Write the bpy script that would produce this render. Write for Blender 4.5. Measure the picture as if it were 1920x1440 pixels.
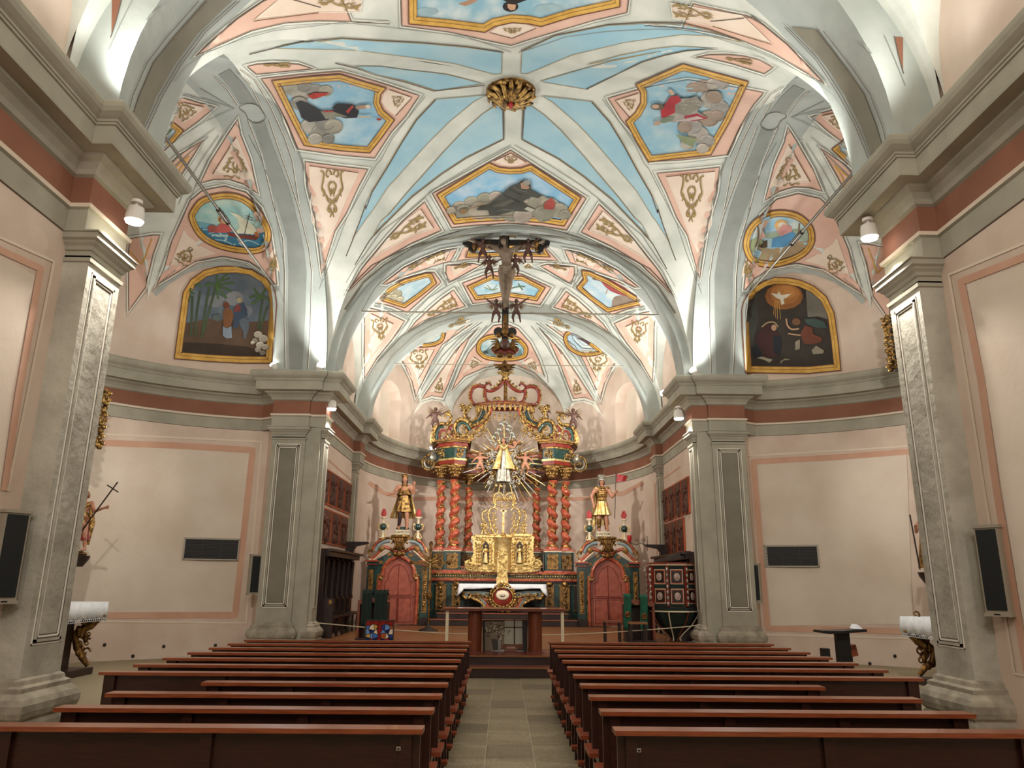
import bpy, bmesh, math, random
from math import sin, cos, pi, sqrt, atan2, radians as R, degrees
from mathutils import Vector as V, Matrix
from mathutils.bvhtree import BVHTree
from mathutils.geometry import delaunay_2d_cdt
random.seed(7)
S = bpy.context.scene
COL = S.collection
for o in list(bpy.data.objects): bpy.data.objects.remove(o)

# ------------------------------------------------------------------ camera
FPX = 1400.0; PITCH = R(14.9); YAW = R(0.5); ROLL = R(0.5); CAM = V((-.1, 0, 1.7))
fw = V((sin(YAW)*cos(PITCH), cos(YAW)*cos(PITCH), sin(PITCH)))
rt = V((cos(YAW), -sin(YAW), 0)); up = rt.cross(fw)
rt2 = cos(ROLL)*rt + sin(ROLL)*up; up2 = -sin(ROLL)*rt + cos(ROLL)*up
cd = bpy.data.cameras.new('camera'); cam = bpy.data.objects.new('camera', cd); COL.objects.link(cam)
cam.matrix_world = Matrix(((rt2.x, up2.x, -fw.x, CAM.x), (rt2.y, up2.y, -fw.y, CAM.y), (rt2.z, up2.z, -fw.z, CAM.z), (0, 0, 0, 1)))
cd.sensor_width = 36; cd.lens = 36*FPX/1920; cd.clip_start = .05; cd.clip_end = 200
S.camera = cam

# ------------------------------------------------------------------ view, world
S.view_settings.view_transform = 'Standard'; S.view_settings.look = 'None'
S.view_settings.gamma = 1; S.view_settings.use_curve_mapping = False
S.view_settings.exposure = 0.38
S.render.engine = 'CYCLES'
W = bpy.data.worlds.new('world'); S.world = W; W.use_nodes = True
W.node_tree.nodes['Background'].inputs[0].default_value = (1, .9, .78, 1)
W.node_tree.nodes['Background'].inputs[1].default_value = .05

# ------------------------------------------------------------------ lights of the church, plus added fills
def aim(o, loc, tgt):
    o.location = loc
    o.rotation_euler = (V(tgt)-V(loc)).to_track_quat('-Z', 'Y').to_euler()
def spot(name, loc, tgt, power, color=(1, .93, .82), angle=120, blend=.6, size=.06):
    l = bpy.data.lights.new(name, 'SPOT'); l.energy = power; l.color = color
    l.spot_size = R(angle); l.spot_blend = blend; l.shadow_soft_size = size
    o = bpy.data.objects.new(name, l); COL.objects.link(o); aim(o, loc, tgt); return o
def area(name, loc, tgt, power, size, color=(1, .93, .82)):
    l = bpy.data.lights.new(name, 'AREA'); l.energy = power; l.color = color; l.size = size
    o = bpy.data.objects.new(name, l); COL.objects.link(o); aim(o, loc, tgt); return o
COOL = (.98, .99, .95); WARM = (1, .84, .66); NEUT = (1, .925, .85)
for s in (-1, 1):
    # floodlights standing on the cornice, aimed at the vaults
    spot('uplight_nave', (s*4.4, 6.7, 6.75), (s*1.2, 6.2, 10.5), 170, COOL, 160, .9, .12)
    spot('uplight_nave', (s*4.2, 8.6, 6.8), (s*.5, 12.0, 10.5), 330, COOL, 160, .9, .12)
    spot('uplight_nave', (s*4.4, 3.0, 6.75), (s*1.2, 3.4, 10.5), 170, COOL, 160, .9, .12)
    spot('uplight_pier', (s*4.9, 17.3, 6.8), (s*1.4, 13.2, 10.6), 380, COOL, 160, .9, .12)
    spot('uplight_pier', (s*5.85, 17.5, 6.75), (s*7.2, 15.5, 10), 120, COOL, 150, .9, .1)
    spot('uplight_chapel', (s*5.6, 9.0, 6.75), (s*7.5, 12, 10), 130, COOL, 150, .9, .1)
    spot('uplight_chancel', (s*4.2, 19.0, 6.8), (s*.5, 21, 10.8), 420, COOL, 160, .9, .1)
    spot('uplight_chancel', (s*4.2, 22.9, 6.8), (s*.3, 21, 10.8), 260, COOL, 160, .9, .1)
    spot('uplight_apse', (s*3.5, 27.3, 6.85), (s*1.0, 26, 10.8), 130, COOL, 150, .9, .1)
    spot('uplight_apse', (s*4.0, 24.5, 6.85), (s*1.0, 27, 10.6), 380, COOL, 150, .9, .1)
    # downlights under the cornice breaks
    spot('downlight_near', (s*4.33, 8.05+.28*s, 5.58), (s*4.75, 8.1+.28*s, 1.0), 200, NEUT, 118, .5, .05)
    spot('downlight_pier', (s*4.22, 18.05, 5.6), (s*4.5, 18.2, 1.5), 170, NEUT, 110, .5, .05)
    # spots aimed at the high altar
    spot('altar_spot', (s*4.2, 18.75, 6.9), (-s*.8, 27, 4.2), 1050, NEUT, 56, .6, .05)
    spot('altar_spot_low', (s*4.3, 19.4, 6.9), (s*.6, 27, 2.6), 500, NEUT, 60, .6, .05)
    spot('chapel_flood', (s*4.98, 8.75, 5.2), (s*7.6, 17.5, 2.6), 480, NEUT, 110, .7, .06)
    spot('chapel_flood', (s*5.3, 17.5, 5.2), (s*9.5, 12.5, 2.6), 260, NEUT, 110, .7, .06)
    spot('chancel_fill', (s*4.3, 19.2, 6.9), (-s*4.4, 22.5, 3), 260, NEUT, 90, .7, .06)  # added fill that brightens the chancel walls, no fixture of its own
    # lamps of the nave behind the photographer
    spot('downlight_nave', (s*4.2, 1.2, 5.7), (s*1.2, 5, 0), 60, NEUT, 130, .7, .1)
    spot('downlight_nave', (s*4.2, -2.0, 5.7), (s*-2.5, 11.5, 2.6), 200, NEUT, 110, .7, .1)
area('nave_fill', (0, -1.5, 7.5), (0, 10, 4.5), 230, 2.2, NEUT)  # added unseen fill panel from behind the camera, brightens the walls

# ------------------------------------------------------------------ materials
def srgb(h):
    c = [int(h[i:i+2], 16)/255 for i in (0, 2, 4)]
    return tuple(x/12.92 if x <= .04045 else ((x+.055)/1.055)**2.4 for x in c)+(1,)
MATS = {}
def mat(name, h, rough=.7, metal=0, h2=None, nscale=3, bump=0, bscale=20, emit=0, detail=6, lo=.35, hi=.65, spec=.5, coat=0, stretch=None):
    if name in MATS: return MATS[name]
    m = bpy.data.materials.new(name); m.use_nodes = True; nt = m.node_tree; b = nt.nodes['Principled BSDF']
    c = srgb(h); b.inputs['Base Color'].default_value = c
    b.inputs['Roughness'].default_value = rough; b.inputs['Metallic'].default_value = metal
    b.inputs['Specular IOR Level'].default_value = spec; b.inputs['Coat Weight'].default_value = coat
    if h2 or bump:
        tc = nt.nodes.new('ShaderNodeTexCoord'); mp = nt.nodes.new('ShaderNodeMapping')
        nt.links.new(tc.outputs['Object'], mp.inputs[0])
        if stretch: mp.inputs['Scale'].default_value = stretch
    if h2:
        n = nt.nodes.new('ShaderNodeTexNoise'); n.inputs['Scale'].default_value = nscale; n.inputs['Detail'].default_value = detail
        rp = nt.nodes.new('ShaderNodeValToRGB'); rp.color_ramp.elements[0].position = lo; rp.color_ramp.elements[1].position = hi
        rp.color_ramp.elements[0].color = c; rp.color_ramp.elements[1].color = srgb(h2)
        nt.links.new(mp.outputs[0], n.inputs['Vector']); nt.links.new(n.outputs['Fac'], rp.inputs[0]); nt.links.new(rp.outputs[0], b.inputs['Base Color'])
    if bump:
        n = nt.nodes.new('ShaderNodeTexNoise'); n.inputs['Scale'].default_value = bscale; n.inputs['Detail'].default_value = 5
        bp = nt.nodes.new('ShaderNodeBump'); bp.inputs['Strength'].default_value = bump; bp.inputs['Distance'].default_value = .02
        nt.links.new(mp.outputs[0], n.inputs['Vector']); nt.links.new(n.outputs['Fac'], bp.inputs['Height']); nt.links.new(bp.outputs[0], b.inputs['Normal'])
    if emit:
        b.inputs['Emission Color'].default_value = (1, .97, .9, 1); b.inputs['Emission Strength'].default_value = emit
    MATS[name] = m; return m
M = dict(
 wall=mat('wall_plaster', 'D8C5B4', .85, 0, 'CBB5A3', 1.3, .15, 9),
 wallin=mat('wall_plaster_panel', 'DCCEBD', .85, 0, 'D0C0AD', .9, .15, 9),
 salmon=mat('salmon_band', 'CFA58C', .85, 0, 'C4977E', 1.5, .12, 9),
 line=mat('pale_moulding_line', 'DDCDB8', .8),
 grey=mat('grey_stone_paint', 'A8A391', .8, 0, '989483', 2, .15, 14),
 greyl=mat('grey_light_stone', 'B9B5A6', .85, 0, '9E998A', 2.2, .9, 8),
 greyd=mat('grey_dark_panel', '827D6C', .8, 0, '777364', 2, .15, 14),
 stone=mat('rough_stone', 'A89F8C', .9, 0, '857D6D', 5, .8, 12),
 frieze=mat('red_frieze', '8F5F48', .8, 0, '845540', 1.6, .12, 12),
 vwhite=mat('vault_white', 'DCDDD2', .8, 0, 'BFC3B9', 1.1, .25, 7),
 vgrey=mat('vault_grey', 'AEB3AC', .8, 0, '9EA49E', 1.5, .25, 7),
 vgreyd=mat('vault_grey_dark', '8E918A', .8, 0, '82867F', 2, .2, 7),
 vpink=mat('vault_pink', 'E2BCA8', .8, 0, 'D6AD99', 1.5, .15, 7),
 vpinkl=mat('vault_pink_light', 'EAD8C6', .8, 0, 'E0CAB5', 1.5, .15, 7),
 vblue=mat('vault_blue', '93BCCC', .8, 0, 'A9C8D0', 1.2, .15, 7),
 vline=mat('vault_dark_line', '5E5247', .8),
 vlinel=mat('vault_light_line', 'E9E4D4', .8),
 gold=mat('painted_gold', 'DDB058', .7, 0, 'C5963E', 5),
 goldd=mat('painted_gold_dark', '6E4630', .7),
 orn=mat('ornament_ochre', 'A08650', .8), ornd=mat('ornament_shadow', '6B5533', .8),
 floor=mat('floor_paint', '8F8368', .6),
)
# ------------------------------------------------------------------ mesh builder
class MB:
    def __init__(s): s.v = []; s.f = []; s.m = []; s.mats = []; s.T = None; s.cur = 0; s.sm = []
    def use(s, m):
        if m not in s.mats: s.mats.append(m)
        s.cur = s.mats.index(m); return s
    def add(s, vs, fs, smooth=False):
        n = len(s.v)
        s.v += [tuple(s.T @ V(p)) if s.T else tuple(p) for p in vs]
        for f in fs: s.f.append([i+n for i in f]); s.m.append(s.cur); s.sm.append(smooth)
        return s
    def grid(s, rows, smooth=True, closed=False, flip=False):
        nr = len(rows); nc = len(rows[0]); vs = [p for r in rows for p in r]; fs = []
        for i in range(nr-1):
            for j in range(nc if closed else nc-1):
                k = (j+1) % nc; q = [i*nc+j, i*nc+k, (i+1)*nc+k, (i+1)*nc+j]
                fs.append(q[::-1] if flip else q)
        return s.add(vs, fs, smooth)
    def box(s, c, d, rz=0, taper=1):
        x, y, z = d[0]/2, d[1]/2, d[2]/2; ca, sa = cos(rz), sin(rz); vs = []
        for sz in (-1, 1):
            t = taper if sz > 0 else 1
            for sx, sy in ((-1, -1), (1, -1), (1, 1), (-1, 1)):
                px, py = sx*x*t, sy*y*t
                vs.append((c[0]+px*ca-py*sa, c[1]+px*sa+py*ca, c[2]+sz*z))
        return s.add(vs, [(3, 2, 1, 0), (4, 5, 6, 7), (0, 1, 5, 4), (1, 2, 6, 5), (2, 3, 7, 6), (3, 0, 4, 7)])
    def bb(s, x0, x1, y0, y1, z0, z1): return s.box(((x0+x1)/2, (y0+y1)/2, (z0+z1)/2), (x1-x0, y1-y0, z1-z0))
    def tube(s, pts, rad, n=8, cap=True, flat=None):
        pts = [V(p) for p in pts]; N = len(pts)
        if not hasattr(rad, '__len__'): rad = [rad]*N
        t0 = (pts[1]-pts[0]).normalized(); a = V((0, 0, 1)) if abs(t0.z) < .9 else V((1, 0, 0))
        u = t0.cross(a).normalized(); rows = []
        for i in range(N):
            t = (pts[min(i+1, N-1)]-pts[max(i-1, 0)]).normalized()
            u = (u-t*u.dot(t)); u = u.normalized() if u.length > 1e-6 else t.orthogonal().normalized()
            w = t.cross(u)
            rows.append([tuple(pts[i]+rad[i]*(cos(2*pi*k/n)*u+sin(2*pi*k/n)*w*(flat or 1))) for k in range(n)])
        s.grid(rows, True, True)
        if cap: s.add(rows[0], [list(range(n))[::-1]]); s.add(rows[-1], [list(range(n))])
        return s
    def lathe(s, prof, c=(0, 0, 0), n=16, sx=1, sy=1, cap=True):
        rows = [[(c[0]+r*sx*cos(2*pi*k/n), c[1]+r*sy*sin(2*pi*k/n), c[2]+z) for k in range(n)] for r, z in prof]
        s.grid(rows, n > 8, True)
        if cap: s.add(rows[0], [list(range(n))[::-1]]); s.add(rows[-1], [list(range(n))])
        return s
    def ell(s, c, r, n=10, m=7, rot=None):
        rows = []
        for i in range(m+1):
            a = -pi/2+pi*i/m; row = []
            for k in range(n):
                p = V((r[0]*cos(a)*cos(2*pi*k/n), r[1]*cos(a)*sin(2*pi*k/n), r[2]*sin(a)))
                if rot: p = rot @ p
                row.append(tuple(V(c)+p))
            rows.append(row)
        return s.grid(rows, True, True)
    def prism(s, poly, fn, d0, d1):
        # poly: 2-D outline, fn(u, v, d) -> 3-D; a solid with its own thickness
        n = len(poly); tri = tess(poly)
        a = [fn(u, v, d0) for u, v in tri[0]]; b = [fn(u, v, d1) for u, v in tri[0]]
        s.add(a, [f[::-1] for f in tri[1]]); s.add(b, tri[1])
        ra = [fn(u, v, d0) for u, v in poly]; rb = [fn(u, v, d1) for u, v in poly]
        return s.grid([ra, rb], False, True)
    def build(s, name, m=None, parent=None, mods=None):
        me = bpy.data.meshes.new(name); me.from_pydata(s.v, [], s.f)
        for mm in (s.mats or [m]): me.materials.append(M[mm] if isinstance(mm, str) else mm)
        if s.mats: me.polygons.foreach_set('material_index', s.m)
        me.polygons.foreach_set('use_smooth', s.sm)
        o = bpy.data.objects.new(name, me); COL.objects.link(o)
        if parent: o.parent = parent
        return o
    def bvh(s): return BVHTree.FromPolygons([V(p) for p in s.v], s.f)
def tess(poly, step=None):
    pts = [V((p[0], p[1])) for p in poly]; n = len(pts)
    edges = [(i, (i+1) % n) for i in range(n)]
    if step:
        q = []; 
        for i in range(n):
            a, b = pts[i], pts[(i+1) % n]; k = max(1, int((b-a).length/step))
            q += [a+(b-a)*j/k for j in range(k)]
        pts = q; n = len(pts); edges = [(i, (i+1) % n) for i in range(n)]
        x0 = min(p.x for p in pts); x1 = max(p.x for p in pts); y0 = min(p.y for p in pts); y1 = max(p.y for p in pts)
        poly2 = [(p.x, p.y) for p in pts]
        y = y0+step/2; r = 0
        while y < y1:
            x = x0+(step/2 if r % 2 else step)
            while x < x1:
                if inside((x, y), poly2): pts.append(V((x, y)))
                x += step
            y += step*.87; r += 1
    res = delaunay_2d_cdt(pts, edges, [list(range(n))], 1, 1e-6)
    vs, fs = [(p.x, p.y) for p in res[0]], [list(f) for f in res[2]]
    out = []
    for f in fs:
        a = sum(vs[f[i]][0]*vs[f[(i+1) % len(f)]][1]-vs[f[(i+1) % len(f)]][0]*vs[f[i]][1] for i in range(len(f)))
        out.append(f if a > 0 else f[::-1])
    return vs, out
def inside(p, poly):
    x, y = p; c = False; n = len(poly)
    for i in range(n):
        x1, y1 = poly[i]; x2, y2 = poly[i-1]
        if (y1 > y) != (y2 > y) and x < (x2-x1)*(y-y1)/(y2-y1)+x1: c = not c
    return c
def tag(o, label, cat, group=None, kind=None):
    if label: o['label'] = label
    if cat: o['category'] = cat
    if group: o['group'] = group
    if kind: o['kind'] = kind
    return o
def struct(o): o['kind'] = 'structure'; return o
def empty(name, loc=(0, 0, 0), rz=0, label=None, cat=None, group=None):
    o = bpy.data.objects.new(name, None); COL.objects.link(o); o.location = loc; o.rotation_euler = (0, 0, rz); o.empty_display_size = .1
    return tag(o, label, cat, group)
def dup(root, loc=None, rz=None, label=None, group=None):
    r = root.copy(); COL.objects.link(r)
    if loc is not None: r.location = loc
    if rz is not None: r.rotation_euler = (0, 0, rz)
    if label: r['label'] = label
    if group: r['group'] = group
    for ch in list(root.children):
        c = ch.copy(); COL.objects.link(c); c.parent = r
        for g in list(ch.children):
            d = g.copy(); COL.objects.link(d); d.parent = c
    return r
# rays of the camera, used to find where a traced point lies on the real surface
def ray(px, py): return (fw + (px-960)/FPX*rt2 - (py-720)/FPX*up2)
def atY(px, py, y): d = ray(px, py); return CAM + d*((y-CAM.y)/d.y)
def atX(px, py, x): d = ray(px, py); return CAM + d*((x-CAM.x)/d.x)
def atZ(px, py, z): d = ray(px, py); return CAM + d*((z-CAM.z)/d.z)
# ================================================================== the shell
# side chapels: half ellipse walls; apse: half ellipse
CX, CY, CA, CB = 5.2, 12.85, 5.45, 5.5
AX, AY, AA, AB = 0, 24.0, 4.85, 6.3
HC = 6.6
def chap(ph, off=0):   # angle from +Y outwards, left side (x negative)
    return (-CX-(CA+off)*sin(ph), CY+(CB+off)*cos(ph))
def apse(ph, off=0): return (-(AA+off)*sin(ph), AY+(AB+off)*cos(ph))
# plan of the left half of the church, from behind the camera to the middle of the apse
WALL = [(-4.84, -4.0), (-4.84, 7.6), (-4.84, 8.36), (-5.6, 8.36)]
WALL += [chap(R(a)) for a in range(168, 5, -4)]
WALL += [(-5.75, 17.95), (-4.6, 17.95), (-4.6, 18.45), (-4.85, 18.5), (-4.85, 24.0)]
WALL += [apse(R(a)) for a in range(86, -1, -4)] + [apse(0)]
# plan followed by the entablature, with its breaks over the pilasters
ENT = [(-4.84, -4.0), (-4.84, 7.62), (-4.63, 7.62), (-4.63, 8.42), (-5.6, 8.42)]
ENT += [chap(R(a)) for a in range(166, 9, -4)]
ENT += [(-5.72, 18.0), (-5.72, 17.72), (-4.86, 17.72), (-4.86, 17.82), (-4.48, 17.82), (-4.48, 18.4), (-4.85, 18.4), (-4.85, 23.1), (-4.62, 23.1), (-4.62, 23.75), (-4.84, 23.75)]
ENT += [apse(R(a)) for a in range(85, 0, -4)] + [apse(0)]
def offset_path(path, d):
    # d > 0: towards the inside of the church (right of travel on the left side)
    out = []; n = len(path)
    for i in range(n):
        p = V(path[i])
        a = (V(path[i])-V(path[i-1])).normalized() if i > 0 else None
        b = (V(path[i+1])-V(path[i])).normalized() if i < n-1 else None
        a = a or b; b = b or a
        na = V((a.y, -a.x)); nb = V((b.y, -b.x)); m = na+nb
        m = m.normalized() if m.length > 1e-4 else na
        k = 1/max(.45, m.dot(na))
        out.append(p+m*d*k)
    return out
def sweep(mb, path, prof, mir=1, mats=None):
    rows = []
    for p, z in prof:
        rows.append([(q.x*mir, q.y, z) for q in offset_path(path, p)])
    for i in range(len(rows)-1):
        if mats: mb.use(mats[i])
        mb.grid([rows[i], rows[i+1]], False, flip=(mir < 0))
    return mb
def arcprof(p0, z0, p1, z1, bulge, n=4):
    out = []
    for i in range(n+1):
        t = i/n; x = p0+(p1-p0)*t; z = z0+(z1-z0)*t; k = sin(pi*t)*bulge
        L = sqrt((p1-p0)**2+(z1-z0)**2) or 1
        out.append((x+k*(z0-z1)/L*-1, z+k*(p1-p0)/L*-1))
    return out
# --- entablature profile, bottom to top: (projection, height, material of the band that follows)
PR = [(0, 5.28, 'vline'), (.012, 5.285, 'grey'), (.02, 5.29, 'grey'), (.02, 5.54, 'grey'), (.05, 5.56, 'line'), (.06, 5.60, 'grey'), (.012, 5.62, 'frieze'),
      (.012, 5.93, 'grey'), (.05, 5.95, 'grey'), (.07, 6.0, 'grey'), (.12, 6.06, 'grey'), (.19, 6.1, 'grey'), (.20, 6.13, 'grey'),
      (.36, 6.13, 'grey'), (.365, 6.15, 'grey'), (.365, 6.34, 'grey'), (.385, 6.345, 'grey'), (.385, 6.37, 'grey'), (.40, 6.375, 'grey'), (.40, 6.40, 'grey'),
      (.43, 6.42, 'grey'), (.47, 6.455, 'grey'), (.49, 6.50, 'grey'), (.49, 6.55, 'grey'), (.46, 6.59, 'grey'), (.40, 6.61, 'grey'), (-.2, 6.63, 'grey')]
def niche_wall(mb, path, niches, mir):
    # niches: (index range in path, z0, z1 spring, depth) cut as real recesses
    for i in range(len(path)-1):
        a, b = V(path[i]), V(path[i+1])
        hit = None
        for nn in niches:
            if nn[0] <= i < nn[1]: hit = nn
        def q(z0a, z1a, z0b, z1b, aa=a, bb=b):
            f = [(aa.x*mir, aa.y, z0a), (bb.x*mir, bb.y, z0b), (bb.x*mir, bb.y, z1b), (aa.x*mir, aa.y, z1a)]
            mb.add(f, [(0, 1, 2, 3)] if mir > 0 else [(3, 2, 1, 0)])
        if not hit: q(0, 12.5, 0, 12.5); continue
        i0, i1, z0, z1, dep = hit; N = i1-i0
        def zt(k): t = (k-i0)/N*2-1; return z1+.55*sqrt(max(0, 1-t*t))
        ta, tb = zt(i), zt(i+1)
        q(0, z0, 0, z0); q(ta, 12.5, tb, 12.5)
        cen = (V(path[i0])+V(path[i1]))/2; nrm = (V(path[i1])-V(path[i0])).normalized(); nrm = V((-nrm.y, nrm.x))
        ao = a+nrm*dep; bo = b+nrm*dep; ao = cen+(ao-cen)*.9+(nrm*dep)*.1; bo = cen+(bo-cen)*.9+(nrm*dep)*.1
        mb.use('wallin'); q(z0+.05, ta-.05, z0+.05, tb-.05, ao, bo); mb.use('wall')
        for (za, zb, zc, zd, fl) in ((ta, tb, tb-.05, ta-.05, 0), (z0, z0, z0+.05, z0+.05, 1)):
            f = [(a.x*mir, a.y, za), (b.x*mir, b.y, zb), (bo.x*mir, bo.y, zc), (ao.x*mir, ao.y, zd)]
            mb.add(f, [(0, 1, 2, 3)])
        if i == i0: mb.add([(a.x*mir, a.y, z0), (a.x*mir, a.y, ta+.02), (ao.x*mir, ao.y, ta), (ao.x*mir, ao.y, z0)], [(0, 1, 2, 3)])
        if i == i1-1: mb.add([(b.x*mir, b.y, z0), (b.x*mir, b.y, tb+.02), (bo.x*mir, bo.y, tb), (bo.x*mir, bo.y, z0)], [(0, 1, 2, 3)])
# finer steps where the niches are cut (chancel side windows, apse windows)
def refine(path):
    out = []
    for i in range(len(path)-1):
        a, b = V(path[i]), V(path[i+1])
        if a.y > 18.4 and b.y > 18.4:
            k = max(1, int((b-a).length/.12))
            out += [tuple(a+(b-a)*j/k) for j in range(k)]
        else: out.append(tuple(a))
    out.append(path[-1]); return out
NY = {1: -.27, -1: .14}     # the two near piers do not stand quite opposite each other
def nearshift(path, s): return [(x, y+(NY[s] if 7.3 < y < 8.6 and x > -5.7 else 0)) for x, y in path]
WR = refine(WALL)
def rng(y0, y1, xm=-9):
    ii = [i for i, p in enumerate(WR) if p[1] >= y0 and p[1] <= y1 and p[0] > -4.9]
    return ii[0], ii[-1]
NI = [(*rng(19.6, 21.5), 6.9, 8.2, .45), (*rng(25.9, 27.5), 6.8, 8.35, .4)]
MIR = {-1: 'left', 1: 'right'}
shell = []
for s, side in ((1, 'left'), (-1, 'right')):
    mb = MB().use('wall'); niche_wall(mb, nearshift(WR, s), NI, s)
    shell.append(mb); mb.nm = 'wall_'+side
    e = MB(); sweep(e, nearshift(ENT, s), [(p, z) for p, z, m in PR], s, [m for p, z, m in PR][0:])
    o = struct(e.build('trim_1' if s > 0 else 'trim_2'))
    e.keep = o
# --- pilasters with panel, capital and base
def pilaster(name, cx, cy, w, d, ang, base='stone', ztop=5.3, mir=1):
    # built facing -Y at the origin, then turned; w width, d projection
    mb = MB(); rot = Matrix.Translation((cx, cy, 0)) @ Matrix.Rotation(ang, 4, 'Z'); mb.T = rot
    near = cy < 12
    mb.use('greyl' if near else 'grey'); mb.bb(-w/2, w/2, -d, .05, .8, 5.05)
    # raised rails that leave a sunken dark panel
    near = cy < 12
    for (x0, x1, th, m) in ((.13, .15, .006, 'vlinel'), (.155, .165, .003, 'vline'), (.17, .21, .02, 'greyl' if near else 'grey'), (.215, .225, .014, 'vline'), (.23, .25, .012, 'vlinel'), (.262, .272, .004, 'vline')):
        k = w
        x0, x1 = x0*k, x1*k
        mb.use(m); z0, z1 = 1.0+x0, 4.98-x0; dz0, dz1 = x1-x0, x1-x0
        mb.bb(-w/2+x0, -w/2+x1, -d-th, -d+.01, z0, z1); mb.bb(w/2-x1, w/2-x0, -d-th, -d+.01, z0, z1)
        mb.bb(-w/2+x0, w/2-x0, -d-th, -d+.01, z1-dz1, z1); mb.bb(-w/2+x0, w/2-x0, -d-th, -d+.01, z0, z0+dz0)
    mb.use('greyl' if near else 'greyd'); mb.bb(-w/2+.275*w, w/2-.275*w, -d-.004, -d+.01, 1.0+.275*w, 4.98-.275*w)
    def ring(p0, z0, p1, z1, m='grey'):
        mb.use(m)
        a = [(-w/2-p0, .05, z0), (-w/2-p0, -d-p0, z0), (w/2+p0, -d-p0, z0), (w/2+p0, .05, z0)]
        b = [(-w/2-p1, .05, z1), (-w/2-p1, -d-p1, z1), (w/2+p1, -d-p1, z1), (w/2+p1, .05, z1)]
        mb.add(a+b, [(0, 1, 5, 4), (1, 2, 6, 5), (2, 3, 7, 6)])
    pts = [(0, 4.97), (.02, 4.98), (.025, 5.02), (.0, 5.03), (.0, 5.1), (.02, 5.11), (.03, 5.15), (.06, 5.18), (.07, 5.2), (.10, 5.22), (.10, 5.28), (.12, 5.285), (.12, 5.3), (0, 5.31)]
    for a, b in zip(pts, pts[1:]): ring(a[0], a[1], b[0], b[1])
    bp = [(.14, 0), (.14, .40), (.13, .42), (.11, .44), (.14, .47), (.155, .52), (.155, .58), (.13, .63), (.09, .67), (.08, .68), (.08, .72), (.04, .74), (.03, .78), (.0, .80)]
    for a, b in zip(bp, bp[1:]): ring(a[0], a[1], b[0], b[1], base)
    mb.T = None
    if mir < 0: mb.v = [(-x, y, z) for x, y, z in mb.v]; mb.f = [f[::-1] for f in mb.f]
    return struct(mb.build(name))
n = 3
for s in (1, -1):
    pilaster('trim_%d' % n, -4.83, 8.03+NY[s], .66, .26, pi/2, mir=s); n += 1          # near pier, facing the nave
    pilaster('trim_%d' % n, -5.3, 17.95, .8, .2, 0, mir=s); n += 1              # far pier, facing the camera
    pilaster('trim_%d' % n, -4.62, 18.14, .46, .14, pi/2, mir=s); n += 1         # far pier, facing the chancel
    pilaster('trim_%d' % n, -4.85, 23.42, .5, .12, pi/2, mir=s); n += 1
    fb = MB().use('grey'); fb.bb(-4.9, -4.56, 17.8, 18.0, 0, 5.3); fb.bb(-5.72, -4.56, 17.93, 18.0, 0, 5.3)
    if s < 0: fb.v = [(-x, y, z) for x, y, z in fb.v]; fb.f = [f[::-1] for f in fb.f]
    struct(fb.build('trim_%d' % (30+n)))
# ------------------------------------------------------------------ vaults
def vault(mb, y0, y1, a, zn, zsd, ny=110, nx=60, ns=26, S0=None, S1=None, m='vwhite'):
    S0 = y0 if S0 is None else S0; S1 = y1 if S1 is None else S1; mb.use(m)
    ys = []
    for i in range(ny+1): ys.append((S0+S1)/2+(S1-S0)/2*sin(-pi/2+pi*i/ny))
    if S0 > y0: ys = [y0+(S0-y0)*k/3 for k in range(3)]+ys
    if S1 < y1: ys = ys+[S1+(y1-S1)*k/3 for k in range(1, 4)]
    rowsN = []; L = []; Rr = []
    for y in ys:
        xg = a
        if S0 <= y <= S1:
            lo, hi = 0., a
            if zsd(a, y) > zn(a, y):
                for _ in range(40):
                    mid = (lo+hi)/2
                    if zsd(mid, y) > zn(mid, y): hi = mid
                    else: lo = mid
                xg = hi
        t = math.asin(min(1, xg/a))
        rowsN.append([(a*sin(-t+2*t*k/nx), y, zn(a*sin(-t+2*t*k/nx), y)) for k in range(nx+1)])
        if S0 <= y <= S1:
            for lst, sg in ((L, -1), (Rr, 1)):
                lst.append([(sg*(xg+(a-xg)*k/ns), y, zsd(xg+(a-xg)*k/ns, y) if xg < a else zn(a, y)) for k in range(ns+1)])
    for lst in (L, Rr):      # close the ends of the side cells down to the main barrel
        for row in (lst[0], lst[1], lst[-2], lst[-1]):
            if len(lst) > 2 and row[0] != row[-1]: mb.grid([row, [(x, y, min(z, zn(x, y))) for x, y, z in row]], False) if row in (lst[0], lst[-1]) else None
    mb.grid(rowsN, True, flip=True); mb.grid(L, True); mb.grid(Rr, True, flip=True)
def q1(t): return sqrt(max(0, 1-t*t))
VCA, VB, VY = 4.5, 4.63, 13.07
ceil = MB()
def vB(x, y):
    k = max(0, min(1, .5-x/3)); return -(.33+.05*k)*math.exp(-(((VY-y)/VB-(.40+.08*k))/(.19+.07*k))**2)   # the old vault sags a little towards the nave
vN = lambda x, y: vB(x, y)+6.6+4.1*q1(x/VCA)+.6*(1-((y-VY)/VB)**2)
vS = lambda x, y: vB(x, y)+6.6+3.9*q1((y-VY)/VB)+.8*(1-(x/VCA)**2)
vault(ceil, VY-VB, VY+VB, VCA, vN, vS)
nN = lambda x, y: 6.6+4.1*q1(x/4.84)+.5*(1-((y-2.1)/5.6)**2)
nS = lambda x, y: 7.4+3.0*q1((y-2.1)/5.1)+.9*(1-(x/4.84)**2)
vault(ceil, -3.6, 7.45, 4.84, nN, nS, S0=-3.0, S1=7.2)
kN = lambda x, y: 6.6+4.0*q1(x/4.85)+.5*(1-((y-20.9)/2.6)**2)
kS = lambda x, y: 7.5+1.9*q1((y-20.6)/2.15)+1.0*(1-(x/4.85))
vault(ceil, 18.45, 23.4, 4.85, kN, kS, S0=18.5, S1=22.75)
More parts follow.
